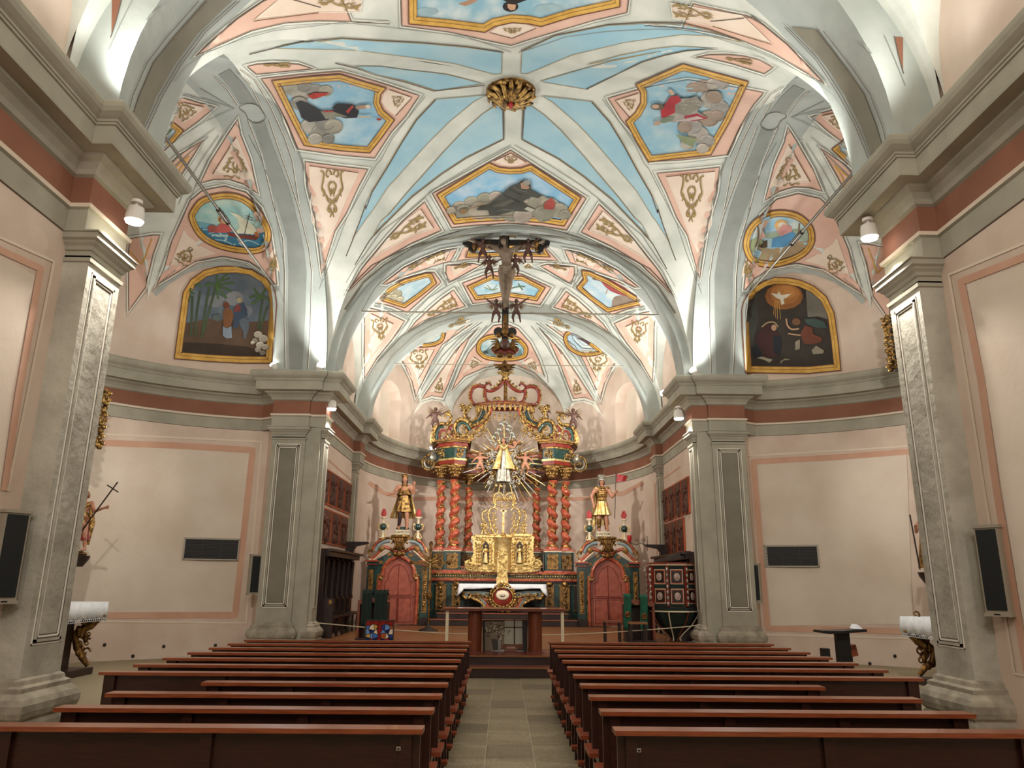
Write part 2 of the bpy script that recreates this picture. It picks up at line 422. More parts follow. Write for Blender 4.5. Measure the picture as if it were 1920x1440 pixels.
# arches: soffit + both faces
def arch(mb, y0, y1, a, rise, zs=6.62, oa=.75, n=40, m='vgrey', faces=(1, 1), mf='vgrey'):
    P = [(a*cos(pi*k/n), zs+rise*sin(pi*k/n)) for k in range(n+1)]
    Q = [((a+oa)*cos(pi*k/n), zs+(rise+oa)*sin(pi*k/n)) for k in range(n+1)]
    mb.use(m); mb.grid([[(x, y0, z) for x, z in P], [(x, y1, z) for x, z in P]], True)
    mb.use(mf)
    if faces[0]: mb.grid([[(x, y0, z) for x, z in P], [(x, y0, z) for x, z in Q]], False)
    if faces[1]: mb.grid([[(x, y1, z) for x, z in P], [(x, y1, z) for x, z in Q]], False)
arch(ceil, 7.4, 8.46, 4.32, 4.0)
arch(ceil, 17.7, 18.45, 4.3, 3.95)
arch(ceil, 23.15, 23.75, 4.45, 3.68)
# side arches between the middle bay and the chapels
for s in (-1, 1):
    N = 44; b = 4.5; rs = 3.78
    P = [(VY+b*cos(pi*k/N), 6.62+rs*sin(pi*k/N)) for k in range(N+1)]
    Q = [(VY+(b+.6)*cos(pi*k/N), 6.62+(rs+.75)*sin(pi*k/N)) for k in range(N+1)]
    ceil.use('vgrey')
    ceil.grid([[(s*4.5, y, z) for y, z in P], [(s*5.8, y, z) for y, z in P]], True)
    ceil.grid([[(s*4.5, y, z) for y, z in P], [(s*4.5, y, z) for y, z in Q]], False)
    ceil.grid([[(s*5.8, y, z) for y, z in P], [(s*5.8, y, z) for y, z in Q]], False)
# the near end of the middle bay follows its two piers, which stand askew
def askew(p):
    t = min(1, max(0, (VY-p[1])/VB)); t = t*t*(3-2*t)
    return (p[0], p[1]+(-.15+.045*p[0])*t, p[2])
ceil.v = [askew(p) for p in ceil.v]
# domes with lunettes, in polar form
def dome(mb, cx, cy, a, b, sx, z0, H, luns, zflat=None, nph=6, m='vwhite', pend=180):
    # luns: (phi0, phi1, apex, inward rise)
    mb.use(m)
    phis = set()
    for l0, l1, ap, ri in luns:
        k = max(6, int((l1-l0)/2)); 
        for i in range(k+1): phis.add(round((l0+l1)/2+(l1-l0)/2*sin(-pi/2+pi*i/k), 4))
    lo = min(l[0] for l in luns); hi = max(l[1] for l in luns)
    A, B = [], []
    if lo > 0: phis |= {0.0, lo/2}
    if hi < pend: phis |= {float(pend), (hi+pend)/2}
    for ph in sorted(phis):
        L = None
        for l in luns:
            if l[0] < ph < l[1]: L = l
        f0 = lambda r: z0+H*q1(r)
        rs = 1.0
        if L:
            sN = (ph-(L[0]+L[1])/2)/((L[1]-L[0])/2)
            f1 = lambda r: z0+(L[2]-z0)*q1(sN)+L[3]*(1-r)*q1(sN)
            if f1(1) > f0(1)+1e-4:
                u, w = 0., 1.
                for k in range(60):   # outermost crossing: walk inwards
                    r = 1-k/60
                    if f1(r) < f0(r): u = r; break
                w = min(1, u+1/60)
                for _ in range(30):
                    mid = (u+w)/2
                    if f1(mid) > f0(mid): w = mid
                    else: u = mid
                rs = w
        c, d = sin(R(ph)), cos(R(ph)); t = math.asin(rs)
        A.append([(sx*(cx+a*sin(t*k/24)*c), cy+b*sin(t*k/24)*d, f0(sin(t*k/24))) for k in range(25)])
        B.append([(sx*(cx+a*(rs+(1-rs)*k/8)*c), cy+b*(rs+(1-rs)*k/8)*d, f1(rs+(1-rs)*k/8) if L and rs < 1 else z0) for k in range(9)])
    mb.grid(A, True, flip=sx < 0)
    for i in range(len(B)-1):
        if B[i][0] != B[i][8] or B[i+1][0] != B[i+1][8]: mb.grid(B[i:i+2], True, flip=sx < 0)
LUN = [(8, 41, 9.6, .6), (41, 73.5, 9.6, .6), (73.5, 106.5, 9.6, .6), (106.5, 139, 9.6, .6), (139, 172, 9.6, .6)]
for s in (-1, 1): dome(ceil, CX, CY, CA, CB, s, 8.2, 2.3, LUN)
LA = [(-80, -45, 9.7, .8), (-45, -28, 8.75, .15), (-28, 28, 10.15, .7), (28, 45, 8.75, .15), (45, 80, 9.7, .8)]
dome(ceil, AX, AY, AA, AB, 1, 8.2, 3.0, [(a+90-90, b+90-90, c, d) for a, b, c, d in LA], pend=90)
# ================================================================== painted decoration
# Each outline was traced, then laid on the real curved surface it is painted on.
_sv, _sf = [], []
for mb in [ceil]+shell:
    n0 = len(_sv); _sv += [V(p) for p in mb.v]; _sf += [[i+n0 for i in f] for f in mb.f]
BV = BVHTree.FromPolygons(_sv, _sf)
CR = dict(A=(580,100,4.8), B=(580,380,4.8), C=(360,80,4.8), D=(260,240,5.3333), E=(200,0,4.8), G=(640,430,6), H=(940,430,6), I=(660,580,6.4),
          J=(940,580,6.4), K=(1100,80,4.8), L=(1300,200,5.3333), N=(780,280,5.4857), O=(320,490,6.857), Q=(1370,500,6.857), T=(680,0,3.4286), U=(1440,0,4.5), X=(0,0,1), Z=(640,0,3),
          a=(0,440,3), b=(1280,440,3), c=(0,860,3), d=(1280,860,3))
def P(crop, s):
    ox, oy, k = CR[crop]; out = []
    for t in s.split():
        if t in CR: ox, oy, k = CR[t]; continue
        x, y = t.split(','); out.append((ox+float(x)/k, oy+float(y)/k))
    return out
_pc = {}
def proj(p, lift):
    k = (round(p[0], 2), round(p[1], 2))
    if k not in _pc:
        d = ray(*p); h = BV.ray_cast(CAM, d)
        if h[0] is None: _pc[k] = None
        else:
            n = h[1]; n = -n if n.dot(d) > 0 else n
            _pc[k] = (h[0], n.normalized(), h[3])
    q = _pc[k]
    return None if q is None else (q[0]+q[1]*lift*1.4, q[2])
DLR = [3.6]; LOCK = [None]
def lay(mb, m, vs, fs, lift, mirror):
    pr = [proj(p, lift) for p in vs]; mb.use(m)
    ds = sorted(x[1] for x in pr if x)
    if ds:
        md = ds[len(ds)//2] if LOCK[0] is None else LOCK[0]
        pr = [x if x and abs(x[1]-md) < DLR[0] else None for x in pr]
    ok = []
    for f in fs:
        q = [pr[i] for i in f]
        if any(x is None for x in q): continue
        if max(x[1] for x in q)-min(x[1] for x in q) > 1.1+.02*max(abs(vs[f[0]][0]-vs[i][0])+abs(vs[f[0]][1]-vs[i][1]) for i in f)*4: continue
        ok.append(f)
    V0 = [tuple(x[0]) if x else (0, 0, -5) for x in pr]
    used = sorted({i for f in ok for i in f}); mp = {j: i for i, j in enumerate(used)}
    V1 = [V0[i] for i in used]; F1 = [[mp[i] for i in f] for f in ok]
    mb.add(V1, F1, True)
    if mirror:
        V2, bad = [], set()
        for j, (i, p) in enumerate(zip(used, V1)):
            t_ = min(1, max(0, (VY-p[1])/VB)); t_ = t_*t_*(3-2*t_) if abs(p[0]) < 5.85 else 0
            h = BV.find_nearest(V((-p[0], p[1]-.09*p[0]*t_, p[2])), .9)
            if h[0] is None: bad.add(j); V2.append((0, 0, -5)); continue
            n = h[1].normalized(); n = -n if n.dot(h[0]-CAM) > 0 else n; V2.append(tuple(h[0]+n*lift*1.4))
        dia = lambda L_, f: max((V(L_[f[i]])-V(L_[f[i-1]])).length for i in range(len(f)))
        nrm = lambda L_, f: (V(L_[f[1]])-V(L_[f[0]])).cross(V(L_[f[2]])-V(L_[f[0]])).length
        F2 = [f[::-1] for f in F1 if not any(j in bad for j in f) and dia(V2, f) < 1.5*dia(V1, f)+.02 and nrm(V2, f) < 1.9*nrm(V1, f)+.0005]
        us = sorted({j for f in F2 for j in f}); m2 = {j: k for k, j in enumerate(us)}
        mb.add([V2[j] for j in us], [[m2[j] for j in f] for f in F2], True)
def fill(mb, m, poly, lift=.006, mirror=True, step=11):
    vs, fs = tess(poly, step); lay(mb, m, vs, fs, lift, mirror)
def dens(pts, closed=False, step=9):
    out = []; n = len(pts)
    for i in range(n if closed else n-1):
        a, b = V(pts[i]), V(pts[(i+1) % n]); k = max(1, int((b-a).length/step))
        out += [tuple(a+(b-a)*j/k) for j in range(k)]
    if not closed: out.append(tuple(pts[-1]))
    return out
def smooth(pts, closed=False, k=3):
    n = len(pts); out = []
    for i in range(n if closed else n-1):
        p0 = V(pts[(i-1) % n] if closed or i > 0 else pts[0]); p1 = V(pts[i]); p2 = V(pts[(i+1) % n]); p3 = V(pts[(i+2) % n] if closed or i+2 < n else pts[-1])
        for j in range(k):
            t = j/k
            out.append(tuple(.5*((2*p1)+(p2-p0)*t+(2*p0-5*p1+4*p2-p3)*t*t+(3*p1-p0-3*p2+p3)*t*t*t)))
    if not closed: out.append(tuple(pts[-1]))
    return out
def stroke(mb, m, pts, w, lift=.012, mirror=True, closed=False, w1=None, step=9):
    q = dens(pts, closed, step); n = len(q); A, B = [], []
    for i in range(n):
        a = V(q[(i-1) % n]) if closed or i > 0 else V(q[i]); b = V(q[(i+1) % n]) if closed or i < n-1 else V(q[i])
        t = (b-a); t = t.normalized() if t.length > 1e-6 else V((1, 0)); nr = V((-t.y, t.x))
        ww = w if w1 is None else w+(w1-w)*i/(n-1)
        pa, pb = proj(tuple(V(q[i])+nr*ww/2), 0), proj(tuple(V(q[i])-nr*ww/2), 0)
        if pa and pb:    # keep the painted line at its real width where the surface is seen edge-on
            L_ = (pa[0]-pb[0]).length; lim = ww/FPX*pa[1]*2.2
            if L_ > lim: ww *= lim/L_
        A.append(tuple(V(q[i])+nr*ww/2)); B.append(tuple(V(q[i])-nr*ww/2))
    m2 = n if closed else n-1
    lay(mb, m, A+B, [(i, (i+1) % n, n+(i+1) % n, n+i) for i in range(m2)], lift, mirror)
def inset(poly, d):
    n = len(poly); ar = sum(poly[i-1][0]*poly[i][1]-poly[i][0]*poly[i-1][1] for i in range(n)); s = 1 if ar > 0 else -1; out = []
    for i in range(n):
        p = V(poly[i]); a = (p-V(poly[i-1])).normalized(); b = (V(poly[(i+1) % n])-p).normalized()
        na = V((-a.y, a.x))*s; nb = V((-b.y, b.x))*s; mm = (na+nb); mm = mm.normalized() if mm.length > .1 else na
        out.append(tuple(p+mm*d/max(.5, mm.dot(na))))
    return out
def ring(mb, m, poly, d0, d1, lift, mirror):
    a = dens(poly, True, 10); q0 = inset(a, d0) if d0 else a; q1_ = inset(a, d1); n = len(a)
    lay(mb, m, q0+q1_, [(i, (i+1) % n, n+(i+1) % n, n+i) for i in range(n)], lift, mirror)
def goldframe(name, poly, w, parent=None, mirror=False):
    f = MB(); ring(f, 'goldd', poly, -1.4, .8, .02, mirror); ring(f, 'gold', poly, .6, w, .018, mirror)
    ring(f, 'goldd', poly, w*.55, w*.55+.7, .024, mirror); ring(f, 'goldd', poly, w-.3, w+.6, .026, mirror)
    return f.build('painted_frame', None, parent)
def col(h): 
    return mat('paint_'+h, h, .8, 0, ('%02X%02X%02X' % tuple(max(0, min(255, int(int(h[i:i+2], 16)*.86))) for i in (0, 2, 4))), 2.2, .1, 7)
def fresco(name, label, cat, poly, w, sky, layers, group=None, sky2=None):
    if 'oval' in label or 'round' in label: poly = smooth(poly, True, 3)
    p = MB()
    ms = mat('fresco_'+name+sky, sky, .8, 0, sky2 or 'D8DCD6', 2.2, .15, 7, lo=.42, hi=.72, detail=9)
    cc = [proj(q_, 0) for q_ in dens(poly, True, 14)]; cc = sorted(x[1] for x in cc if x); LOCK[0] = cc[len(cc)*2//3]
    fill(p, ms, inset(dens(poly, True, 14), w*.7), .008, False)
    for i, l in enumerate(layers):
        if l[0] == 'f': fill(p, col(l[1]), smooth(l[2], True) if len(l) > 3 else l[2], .010+.0006*i, False, 8)
        elif l[0] == 'c':   # ball-like cloud / head
            fill(p, col(l[1]), [(l[2]+l[4]*cos(a*.524), l[3]+(l[5] if len(l) > 5 else l[4])*sin(a*.524)) for a in range(12)], .010+.0006*i, False, 8)
        else: stroke(p, col(l[1]), smooth(l[3]), l[2], .011+.0006*i, False)
    o = p.build(name); tag(o, label, cat, group)
    goldframe(name, poly, w, o); LOCK[0] = None
    return o
def clouds(cols, pts):
    out = []
    for i, (x, y, r) in enumerate(pts):
        out.append(('c', cols[i % len(cols)], x, y, r, r*.8)); h = cols[i % len(cols)]
        hi = ''.join('%02X' % min(255, int(int(h[k:k+2], 16)*1.22)) for k in (0, 2, 4)); lo_ = ''.join('%02X' % int(int(h[k:k+2], 16)*.8) for k in (0, 2, 4))
        out.append(('s', hi, 1.5, [(x+r*.78*cos(a), y+r*.62*sin(a)) for a in (3.6, 4.2, 4.8, 5.4)])); out.append(('s', lo_, 1.2, [(x+r*.85*cos(a), y+r*.66*sin(a)) for a in (.4, 1.0, 1.7)]))
    return out
def orn(mb, cx, cy, w, h, rot=0, kind=0, mirror=True, lw=2.2):
    # rocaille ornament drawn with scrolls and leaves
    c, s = cos(rot), sin(rot)
    def T(u, v): u *= w/2; v *= h/2; return (cx+u*c-v*s, cy+u*s+v*c)
    def spiral(x, y, r, a0, turns, dr=1):
        n = 12; return [(x+r*(1-.8*i/n)*cos(a0+dr*turns*2*pi*i/n), y+r*(1-.8*i/n)*sin(a0+dr*turns*2*pi*i/n)) for i in range(n+1)]
    for sg in (-1, 1):
        L = []
        if kind == 0:   # mask on top, tail pointing down (v grows downwards)
            L = [[(.95, -.95), (.7, -.85), (.75, -.5), (.85, -.2), (.55, .05), (.25, .2)], spiral(.35, -.78, .25, pi, .9, 1), [(.05, -.5), (.3, -.35), (.2, -.1), (.1, .1)],
                 [(.8, -.2), (.6, -.05), (.75, .1)], [(.25, .2), (.05, .35), (.35, .6), (.05, .75), (.15, .95)], [(.1, -.2), (.05, 0)], [(.5, .05), (.35, .3), (.15, .35)], spiral(.2, .62, .15, 0, .8, 1)]
        elif kind == 1:  # triangular spray, point up
            L = [[(.95, .85), (.6, .8), (.3, .95), (.05, .75)], spiral(.7, .45, .28, 0, .9, -1), [(.85, .3), (.6, 0), (.5, -.3), (.2, -.45), (.1, -.6), (.22, -.85), (0, -.98)],
                 [(.05, .6), (.3, .35), (.5, .35)], [(.05, .4), (.2, .05), (.1, -.15)], [(.6, .1), (.75, -.1)], [(.4, -.1), (.6, -.35)]]
        else:            # lying scroll for long panels
            L = [spiral(.75, sg*.3, .3, 0, .9, sg), [(.95, .6*sg), (.6, .75*sg), (.2, .5*sg), (-.1, .35*sg), (-.35, .05*sg), (-.6, .3*sg), (-.8, .1*sg), (-.97, .2*sg)],
                 [(.5, .2*sg), (.3, .45*sg), (.05, .2*sg)], [(.25, .1*sg), (.1, 0)], spiral(-.62, sg*.2, .2, pi, .8, -sg), [(.4, .8*sg), (.3, 1.0*sg)], [(.8, .8*sg), (.95, .98*sg)]]
        for q in L:
            q = [T(u*(sg if kind < 2 else 1), v) for u, v in q]; q = smooth(q, False, 3)
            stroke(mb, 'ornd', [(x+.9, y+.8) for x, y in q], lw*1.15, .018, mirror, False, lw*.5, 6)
            stroke(mb, 'orn', q, lw, .022, mirror, False, lw*.45, 6)
def panel(pk, li=None, mirror=True, dark=True, lw=1.6):
    fill(ceil, 'vpink', pk, .006, mirror)
    if dark: stroke(ceil, 'vline', pk, lw*.8, .014, mirror, True)
    try: stroke(ceil, 'vlinel', inset(pk, -3), 1.6, .009, mirror, True); stroke(ceil, 'vgreyd', inset(pk, -5.5), .9, .010, mirror, True)
    except Exception: pass
    if li:
        fill(ceil, 'vpinkl', li, .010, mirror); stroke(ceil, 'vlinel', li, 1.2, .016, mirror, True)
        k = len(li); stroke(ceil, 'goldd', [li[0], li[1]], 1.5, .018, mirror)

# ---- middle bay: blue fields between the ribs
BL = [P('A', '1590,370 1480,430 1250,620 1080,790 880,1010 700,1210 550,1440 B 520,130 385,330 450,170 500,20 A 560,1240 690,1030 830,790 960,590 1130,410'),
      P('A', '1685,460 1745,475 1745,765 1410,930 1180,1080 920,1280 760,1440 B 640,215 575,285 640,170 A 720,1440 860,1270 1050,1060 1210,880 1400,680 1560,540'),
      P('A', '1560,270 1350,300 1140,330 860,240 600,185 400,110 640,112 880,145 1080,165 1240,185 1400,225'),
      P('Z', '905,290 900,410 860,415 640,355 400,320 100,282 0,275 E 1920,437 1500,428 1600,395 1750,375 1920,370 Z 0,215 200,228 450,240 700,262')]
BR = [P('Z', '1115,455 1270,410 1500,345 1800,285 K 0,190 300,110 600,50 800,28 1000,35 1150,48 900,68 700,110 500,170 0,415 Z 1385,500'),
      P('Z', '1015,285 1010,410 1050,410 1300,305 1600,235 1920,192 X 1330,66 1395,78 1330,56 1280,44 1210,43 Z 1500,140 1200,200')]
for i, b in enumerate(BL+BR):
    fill(ceil, 'vblue', b, .006, i < 2); stroke(ceil, 'orn', b, 1.0, .012, i < 2, True)
for q in (P('Z', '1012,280 1200,194 1500,134 X 1210,40 1280,41 1330,53 1390,74'), P('K', '1185,46 900,62 700,104 500,164 0,410')): stroke(ceil, 'vline', q, 1.8, .014, False)
for q in (P('A', '1136,412 966,592 836,792 696,1032 566,1242 506,1400 B 505,20 450,175 385,345 330,480'), P('A', '1750,470 1750,768 1412,936 1184,1086 924,1286 764,1446 B 640,225 540,340 410,560'),
          P('Z', '900,600 908,600 912,772')):
    stroke(ceil, 'vline', q, 1.8, .014, True)
for q in (P('A', '1575,280 1350,306 1120,332 860,250 600,190 420,125 230,80'), P('Z', '912,290 700,256 450,234 200,222 0,209 E 1750,368 1560,410 1280,480')): stroke(ceil, 'vline', q, 1.8, .014, False)
# grey inner lines of the white bands
for q in (P('A', '1040,385 860,610 740,770 640,960 600,1000 B 330,150 240,400 90,780'), P('A', '1815,820 1480,1000 1200,1170 1060,1270 860,1440 B 640,260 400,600 330,720'), P('Z', '955,290 700,200 400,165 0,122 E 1900,225 1500,270 1200,350 900,460 700,600 600,730')):
    stroke(ceil, 'vgreyd', q, 1.1, .012, True)
# ---- rims of the near-left groin and the grey rails of the first arch
for q, w in ((P('E', '1920,60 1500,-60 1400,0 1160,160 900,390 790,500'), 2.6), (P('E', '1160,0 850,280 620,590 460,860 350,1100 290,1210'), 2), (P('E', '1190,0 880,280 650,590 490,860 380,1100 320,1240'), 2),
             (P('E', '890,0 580,340 400,560 270,860 180,1150'), 2), (P('E', '820,0 520,340 350,560 220,860 150,1130'), 2)):
    stroke(ceil, 'vline', q, w*.7, .014, True)
fill(ceil, 'greyd', P('E', '1130,0 820,290 600,590 440,870 310,1180 190,1150 290,860 420,560 600,330 880,0'), .006, True)
# pink panels of the near cell
panel(P('E', '790,500 900,400 1160,170 1400,5 1560,-60 2080,-90 2200,190 Z 270,130 0,115 E 1900,180 1600,200 1300,270 1000,400'), P('E', '1310,180 1900,105 2280,100 2300,-60 1600,-60'))
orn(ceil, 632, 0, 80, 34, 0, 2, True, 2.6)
panel(P('T', '245,0 250,160 560,200 830,260 955,285 1080,245 1250,195 1490,125 1700,75 1710,0 1710,-200 245,-200'), None, False)
fill(ceil, 'vpinkl', P('T', '815,202 960,240 1115,175 1040,148 960,140 880,160'), .011, False); stroke(ceil, 'goldd', P('T', '815,202 960,240 1115,175'), 1.4, .016, False)
orn(ceil, 960, 55, 36, 10, 0, 0, False, 1.1)
# far cell
panel(P('N', '168,450 975,5 1750,500 1550,825 1300,785 960,755 620,775 365,800'), None, False)
fill(ceil, 'vpinkl', P('N', '800,115 975,32 1137,127 1050,160 970,165 880,150'), .011, False); stroke(ceil, 'goldd', P('N', '800,115 975,32 1137,127'), 1.4, .016, False)
orn(ceil, 957, 298, 28, 14, 0, 0, False, 1.0)
# left cell
PL = [(489,146),(560,138),(637,132),(697,149),(726,158),(786,178),(760,217),(733,247),(702,295),(640,290),(557,278),(543,244),(527,207),(510,176)]
panel(PL)
fill(ceil, 'vpinkl', P('C', '1770,412 1800,418 A 925,390 775,555 690,490 650,430 670,350'), .011, True); stroke(ceil, 'goldd', P('A', '720,318 925,390 775,555'), 1.4, .017, True)
orn(ceil, 743, 185, 22, 22, -.9, 1, True, 1.0)
# corner panels of the middle bay
panel(P('A', '-40,970 180,1000 525,1040 440,1200 330,1440 B 230,250 110,650 95,480 50,130 A -20,1200'), P('A', '440,1068 0,1005 B 20,150 130,420 200,270 A 330,1300'))
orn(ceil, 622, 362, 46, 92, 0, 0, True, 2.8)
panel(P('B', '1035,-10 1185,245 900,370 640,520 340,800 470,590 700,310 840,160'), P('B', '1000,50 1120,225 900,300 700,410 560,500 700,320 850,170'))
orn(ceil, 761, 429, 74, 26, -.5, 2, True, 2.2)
panel(P('E', '1262,590 1345,660 1860,612 1720,570 1500,560 1350,570'), None, False); orn(ceil, 517, 119, 50, 9, 0, 2, False, 1.6)
panel(P('K', '985,122 1120,135 1310,180 1600,270 1680,215 1560,150 1420,115 1280,100 1110,100'), None, False); orn(ceil, 1385, 110, 50, 11, .15, 2, False, 1.6)
# ---- painted panels in the grey side arches, roundel at their crown
fill(ceil, 'vgreyd', P('C', '540,720 640,1000 760,1440 D 1380,740 1480,1100 1500,1440 X 540,600 543,692 567,692 572,600 D 1680,1440 1650,1200 1560,800 C 870,1300 720,900 650,690 600,712'), .006, True)
fill(ceil, 'vgreyd', P('C', '235,285 340,235 470,380 590,560 520,540 430,550 340,400'), .006, True)
stroke(ceil, 'vline', smooth(P('C', '510,690 480,630 430,590 440,560 520,540 590,560 625,600 660,660 640,700 580,720'), True), 1.2, .012, True, True)
for q in (P('C', '430,235 560,330 700,560 830,850 900,1060 960,1440'), P('C', '500,690 620,1000 730,1440 D 1340,740 1440,1100 1460,1440 X 533,600 535,692'), P('C', '690,690 760,900 900,1300 D 1600,800 1700,1200 1730,1440 X 582,600 577,692'), P('C', '200,300 320,420 410,560'), P('C', '390,235 520,370 630,590')):
    stroke(ceil, 'vline', q, 1.2, .012, True); stroke(ceil, 'vlinel', [(x+1.6, y) for x, y in q], 1.2, .012, True)
# ---- chapel vaults
panel([(446,223),(427,251),(395,302),(376,342),(400.6,335.6),(429,335),(457,344),(484,362),(469,296),(451,251)], [(443,255),(399,325),(429,326),(449,332),(477.5,339)])
orn(ceil, 441, 306, 44, 56, .05, 1, True, 2.6)
panel([(293,535),(307,505),(322,452),(339,414),(357,375),(380,356),(421,348),(462,360),(490,390),(506,430),(515,484),(519,532),(515,532),(500,511),(467,489),(417,479),(367,489),(325,515)])
fill(ceil, 'vpinkl', P('D', '450,1010 290,1440 420,1360 600,1290 780,1250 640,1180 500,1080'), .012, True); orn(ceil, 348, 478, 30, 38, .6, 1, True, 2.2)
fill(ceil, 'vpinkl', P('D', '1230,1290 1310,1270 1355,1200 1400,1350 1410,1440 1380,1400'), .012, True); orn(ceil, 513, 492, 14, 32, .2, 1, True, 1.8)
panel([(335,180),(402,200),(372,226),(344,246),(304,216),(318,200)], P('E', '640,900 885,955 690,1100 610,1020 580,960')); orn(ceil, 346, 204, 34, 34, -.6, 1, True, 2)
panel(P('D', '650,110 500,340 370,560 300,620 200,520 230,430 400,270'), None)
stroke(ceil, 'gold', P('D', '360,560 420,400 515,270 330,420 260,480'), 2.4, .014, True)
panel(P('a', '722,430 722,120 735,20 860,0 900,0 860,110 815,300'), None); stroke(ceil, 'gold', P('a', '730,90 800,165 855,20'), 2.4, .014, True)
# ribs that run together at the roundel
for q in (P('D', '1100,70 1220,300 1330,560 1380,900 1440,1300'), P('D', '850,60 690,320 560,600 440,900 330,1130 200,1440'), P('D', '960,-60 1030,20'), P('D', '760,0 540,160 380,300 230,480 130,600'), P('D', '700,80 400,340 290,450 180,560'),
          P('D', '800,70 640,300 480,560 400,760'), P('E', '1150,970 900,890 700,840'), P('E', '1150,970 900,1080 690,1210 470,1380'), P('E', '1120,960 960,860 840,790'), P('a', '283,557 300,537 333,510 383,490 433,490 483,513 513,540 527,567'.replace(' ', ' ')) if 0 else [(284,548),(300,530),(333,503),(383,484),(425,480),(470,492),(505,518),(526,545)]):
    stroke(ceil, 'vgreyd', q, 1.3, .012, True)
stroke(ceil, 'vgrey', [(290,552),(312,531),(345,510),(385,497),(425,493),(462,501),(495,522),(520,548),(530,575)], 9, .008, True)
# ---- chancel vault (second bay)
DLR[0] = 2.1
panel(P('G', '330,170 450,110') and P('G', '265,870 480,920 710,1030 560,1250 400,1440 I 145,835 150,500 150,40'), P('G', '330,940 580,1060 450,1250 340,1400 330,1100'))
stroke(ceil, 'vpinkl', P('G', '500,950 680,1030 540,1240 400,1420'), 2, .013, True); orn(ceil, 712, 617, 32, 42, -.1, 0, True, 1.7)
panel(P('G', '1260,680 1390,865 1150,940 900,1040 740,1160 830,1040 1000,880 1130,770'), P('G', '1225,720 1310,860 1080,930 880,1030 1000,900 1120,790')); orn(ceil, 826, 577, 60, 20, -.48, 2, True, 1.6)
panel(P('G', '1300,210 1230,350 1000,420 700,520 500,610 460,610 700,430 900,330 1130,240'), P('G', '1215,240 1165,345 900,420 700,480 900,350')); orn(ceil, 798, 489, 74, 16, -.34, 2, True, 1.5)
panel(P('G', '310,800 450,660 700,550 960,480 1040,480 1120,590 950,740 740,930 560,860'), None)
panel(P('G', '1180,400 1480,380 1560,400 1380,500 1210,590 1175,480'), P('G', '1230,400 1460,395 1270,510')); orn(ceil, 862, 498, 26, 9, -.3, 2, True, 1.2)
panel(P('G', '1360,600 1690,480 1920,450 H 120,480 230,500 560,650 430,850 250,820 100,810 0,800 G 1700,800 1480,830'), None, False)
panel(P('G', '1380,200 1700,170 H 180,150 470,170 640,350 420,335 100,330 G 1750,300 1300,345'), None, False)
for q in (P('G', '1090,430 1210,600 1500,470 1750,400'), P('G', '1120,430 1230,590'), P('G', '310,800 560,900 740,990 720,930'), P('G', '1310,640 1440,850'), P('G', '1280,640 1410,860'), P('G', '750,1000 980,770 1180,640 1080,450'), P('I', '690,110 400,450 140,840'), P('G', '240,860 265,1100 250,1440')):
    stroke(ceil, 'vgreyd', q, 1.3, .013, True)
fill(ceil, 'vlinel', [(990+9*cos(t*.628), 497+6*sin(t*.628)) for t in range(10)], .012, False); orn(ceil, 990, 497, 14, 9, 0, 1, False, 1)
DLR[0] = 3.6
# rails of the two far arches
for q, w, m in ((P('B', '330,790 560,560 870,410 1200,300 1440,230 1700,185 1800,180'), 1.6, 'vline'), (P('G', '40,900 240,600 480,400 800,210 1100,120 1400,70 1700,50'), 3.2, 'greyd'), (P('G', '60,930 290,640 560,420 850,260 1100,180 1400,130 1700,100'), 1.1, 'vgreyd'),
                (P('I', '230,1000 480,560 760,300 1000,170 1300,80 1650,30'), 1.2, 'vgreyd'), (P('I', '300,640 600,320 900,140 1200,40'), 2, 'greyd')):
    stroke(ceil, m, q, w, .012, True)
# ---- apse vault
DLR[0] = 3.2
panel(P('I', '700,230 760,170') and P('I', '1150,185 1440,100 1560,90 1330,240 1080,420 960,620 760,1050 720,860 640,680 560,560 700,460 1000,440 1110,340 1140,250'), None)
fill(ceil, 'vpinkl', P('I', '985,480 795,835 660,580 640,530 800,495'), .012, True); stroke(ceil, 'goldd', P('I', '985,480 795,835'), 1.3, .016, True); orn(ceil, 785, 674, 38, 38, -.12, 0, True, 1.6)
fill(ceil, 'vpinkl', P('I', '1170,280 1440,110 1200,170'), .012, True); orn(ceil, 855, 605, 34, 11, -.4, 2, True, 1.3)
panel(P('I', '1525,205 1430,300 1250,480 1050,760 830,1080 950,1035 1080,1055 1150,900 1250,650 1400,350'), P('I', '1320,400 1240,520 930,985 1060,985 1150,760 1240,560'))
orn(ceil, 823, 722, 15, 30, .2, 1, True, 1.2)
panel(P('I', '1700,190 1560,330 1400,520 1300,720 1190,980 1350,800 1600,690 1800,660 J 60,660 200,670 400,760 540,900 J 520,800 450,600 350,400 200,230 60,170') , None, False)
for t in ((P('I', '1455,565 1560,630 1430,700 1310,780 1400,640'), ), (P('J', '350,575 240,635 400,700 520,810 420,640'), )):
    fill(ceil, 'vpinkl', t[0], .012, False); stroke(ceil, 'ornd', t[0][:2], 1.2, .016, False)
orn(ceil, 888, 680, 18, 14, -.5, 1, False, 1.1); orn(ceil, 999, 683, 18, 14, .5, 1, False, 1.1)
for q in (P('I', '1560,150 1300,330 1080,560 900,830 760,1060'), P('I', '1620,190 1440,400 1280,650 1190,860 1100,1100'), P('I', '570,570 690,720 740,900 760,1050'), P('I', '1500,90 1250,260 1040,520 850,860')):
    stroke(ceil, 'vgreyd', q, 1.5, .013, True)
fill(ceil, 'vlinel', P('I', '720,1270 830,1075 950,1035 1080,1060 1105,1060 1120,1170 1060,1110 970,1095 860,1130'), .010, True)
DLR[0] = 3.6
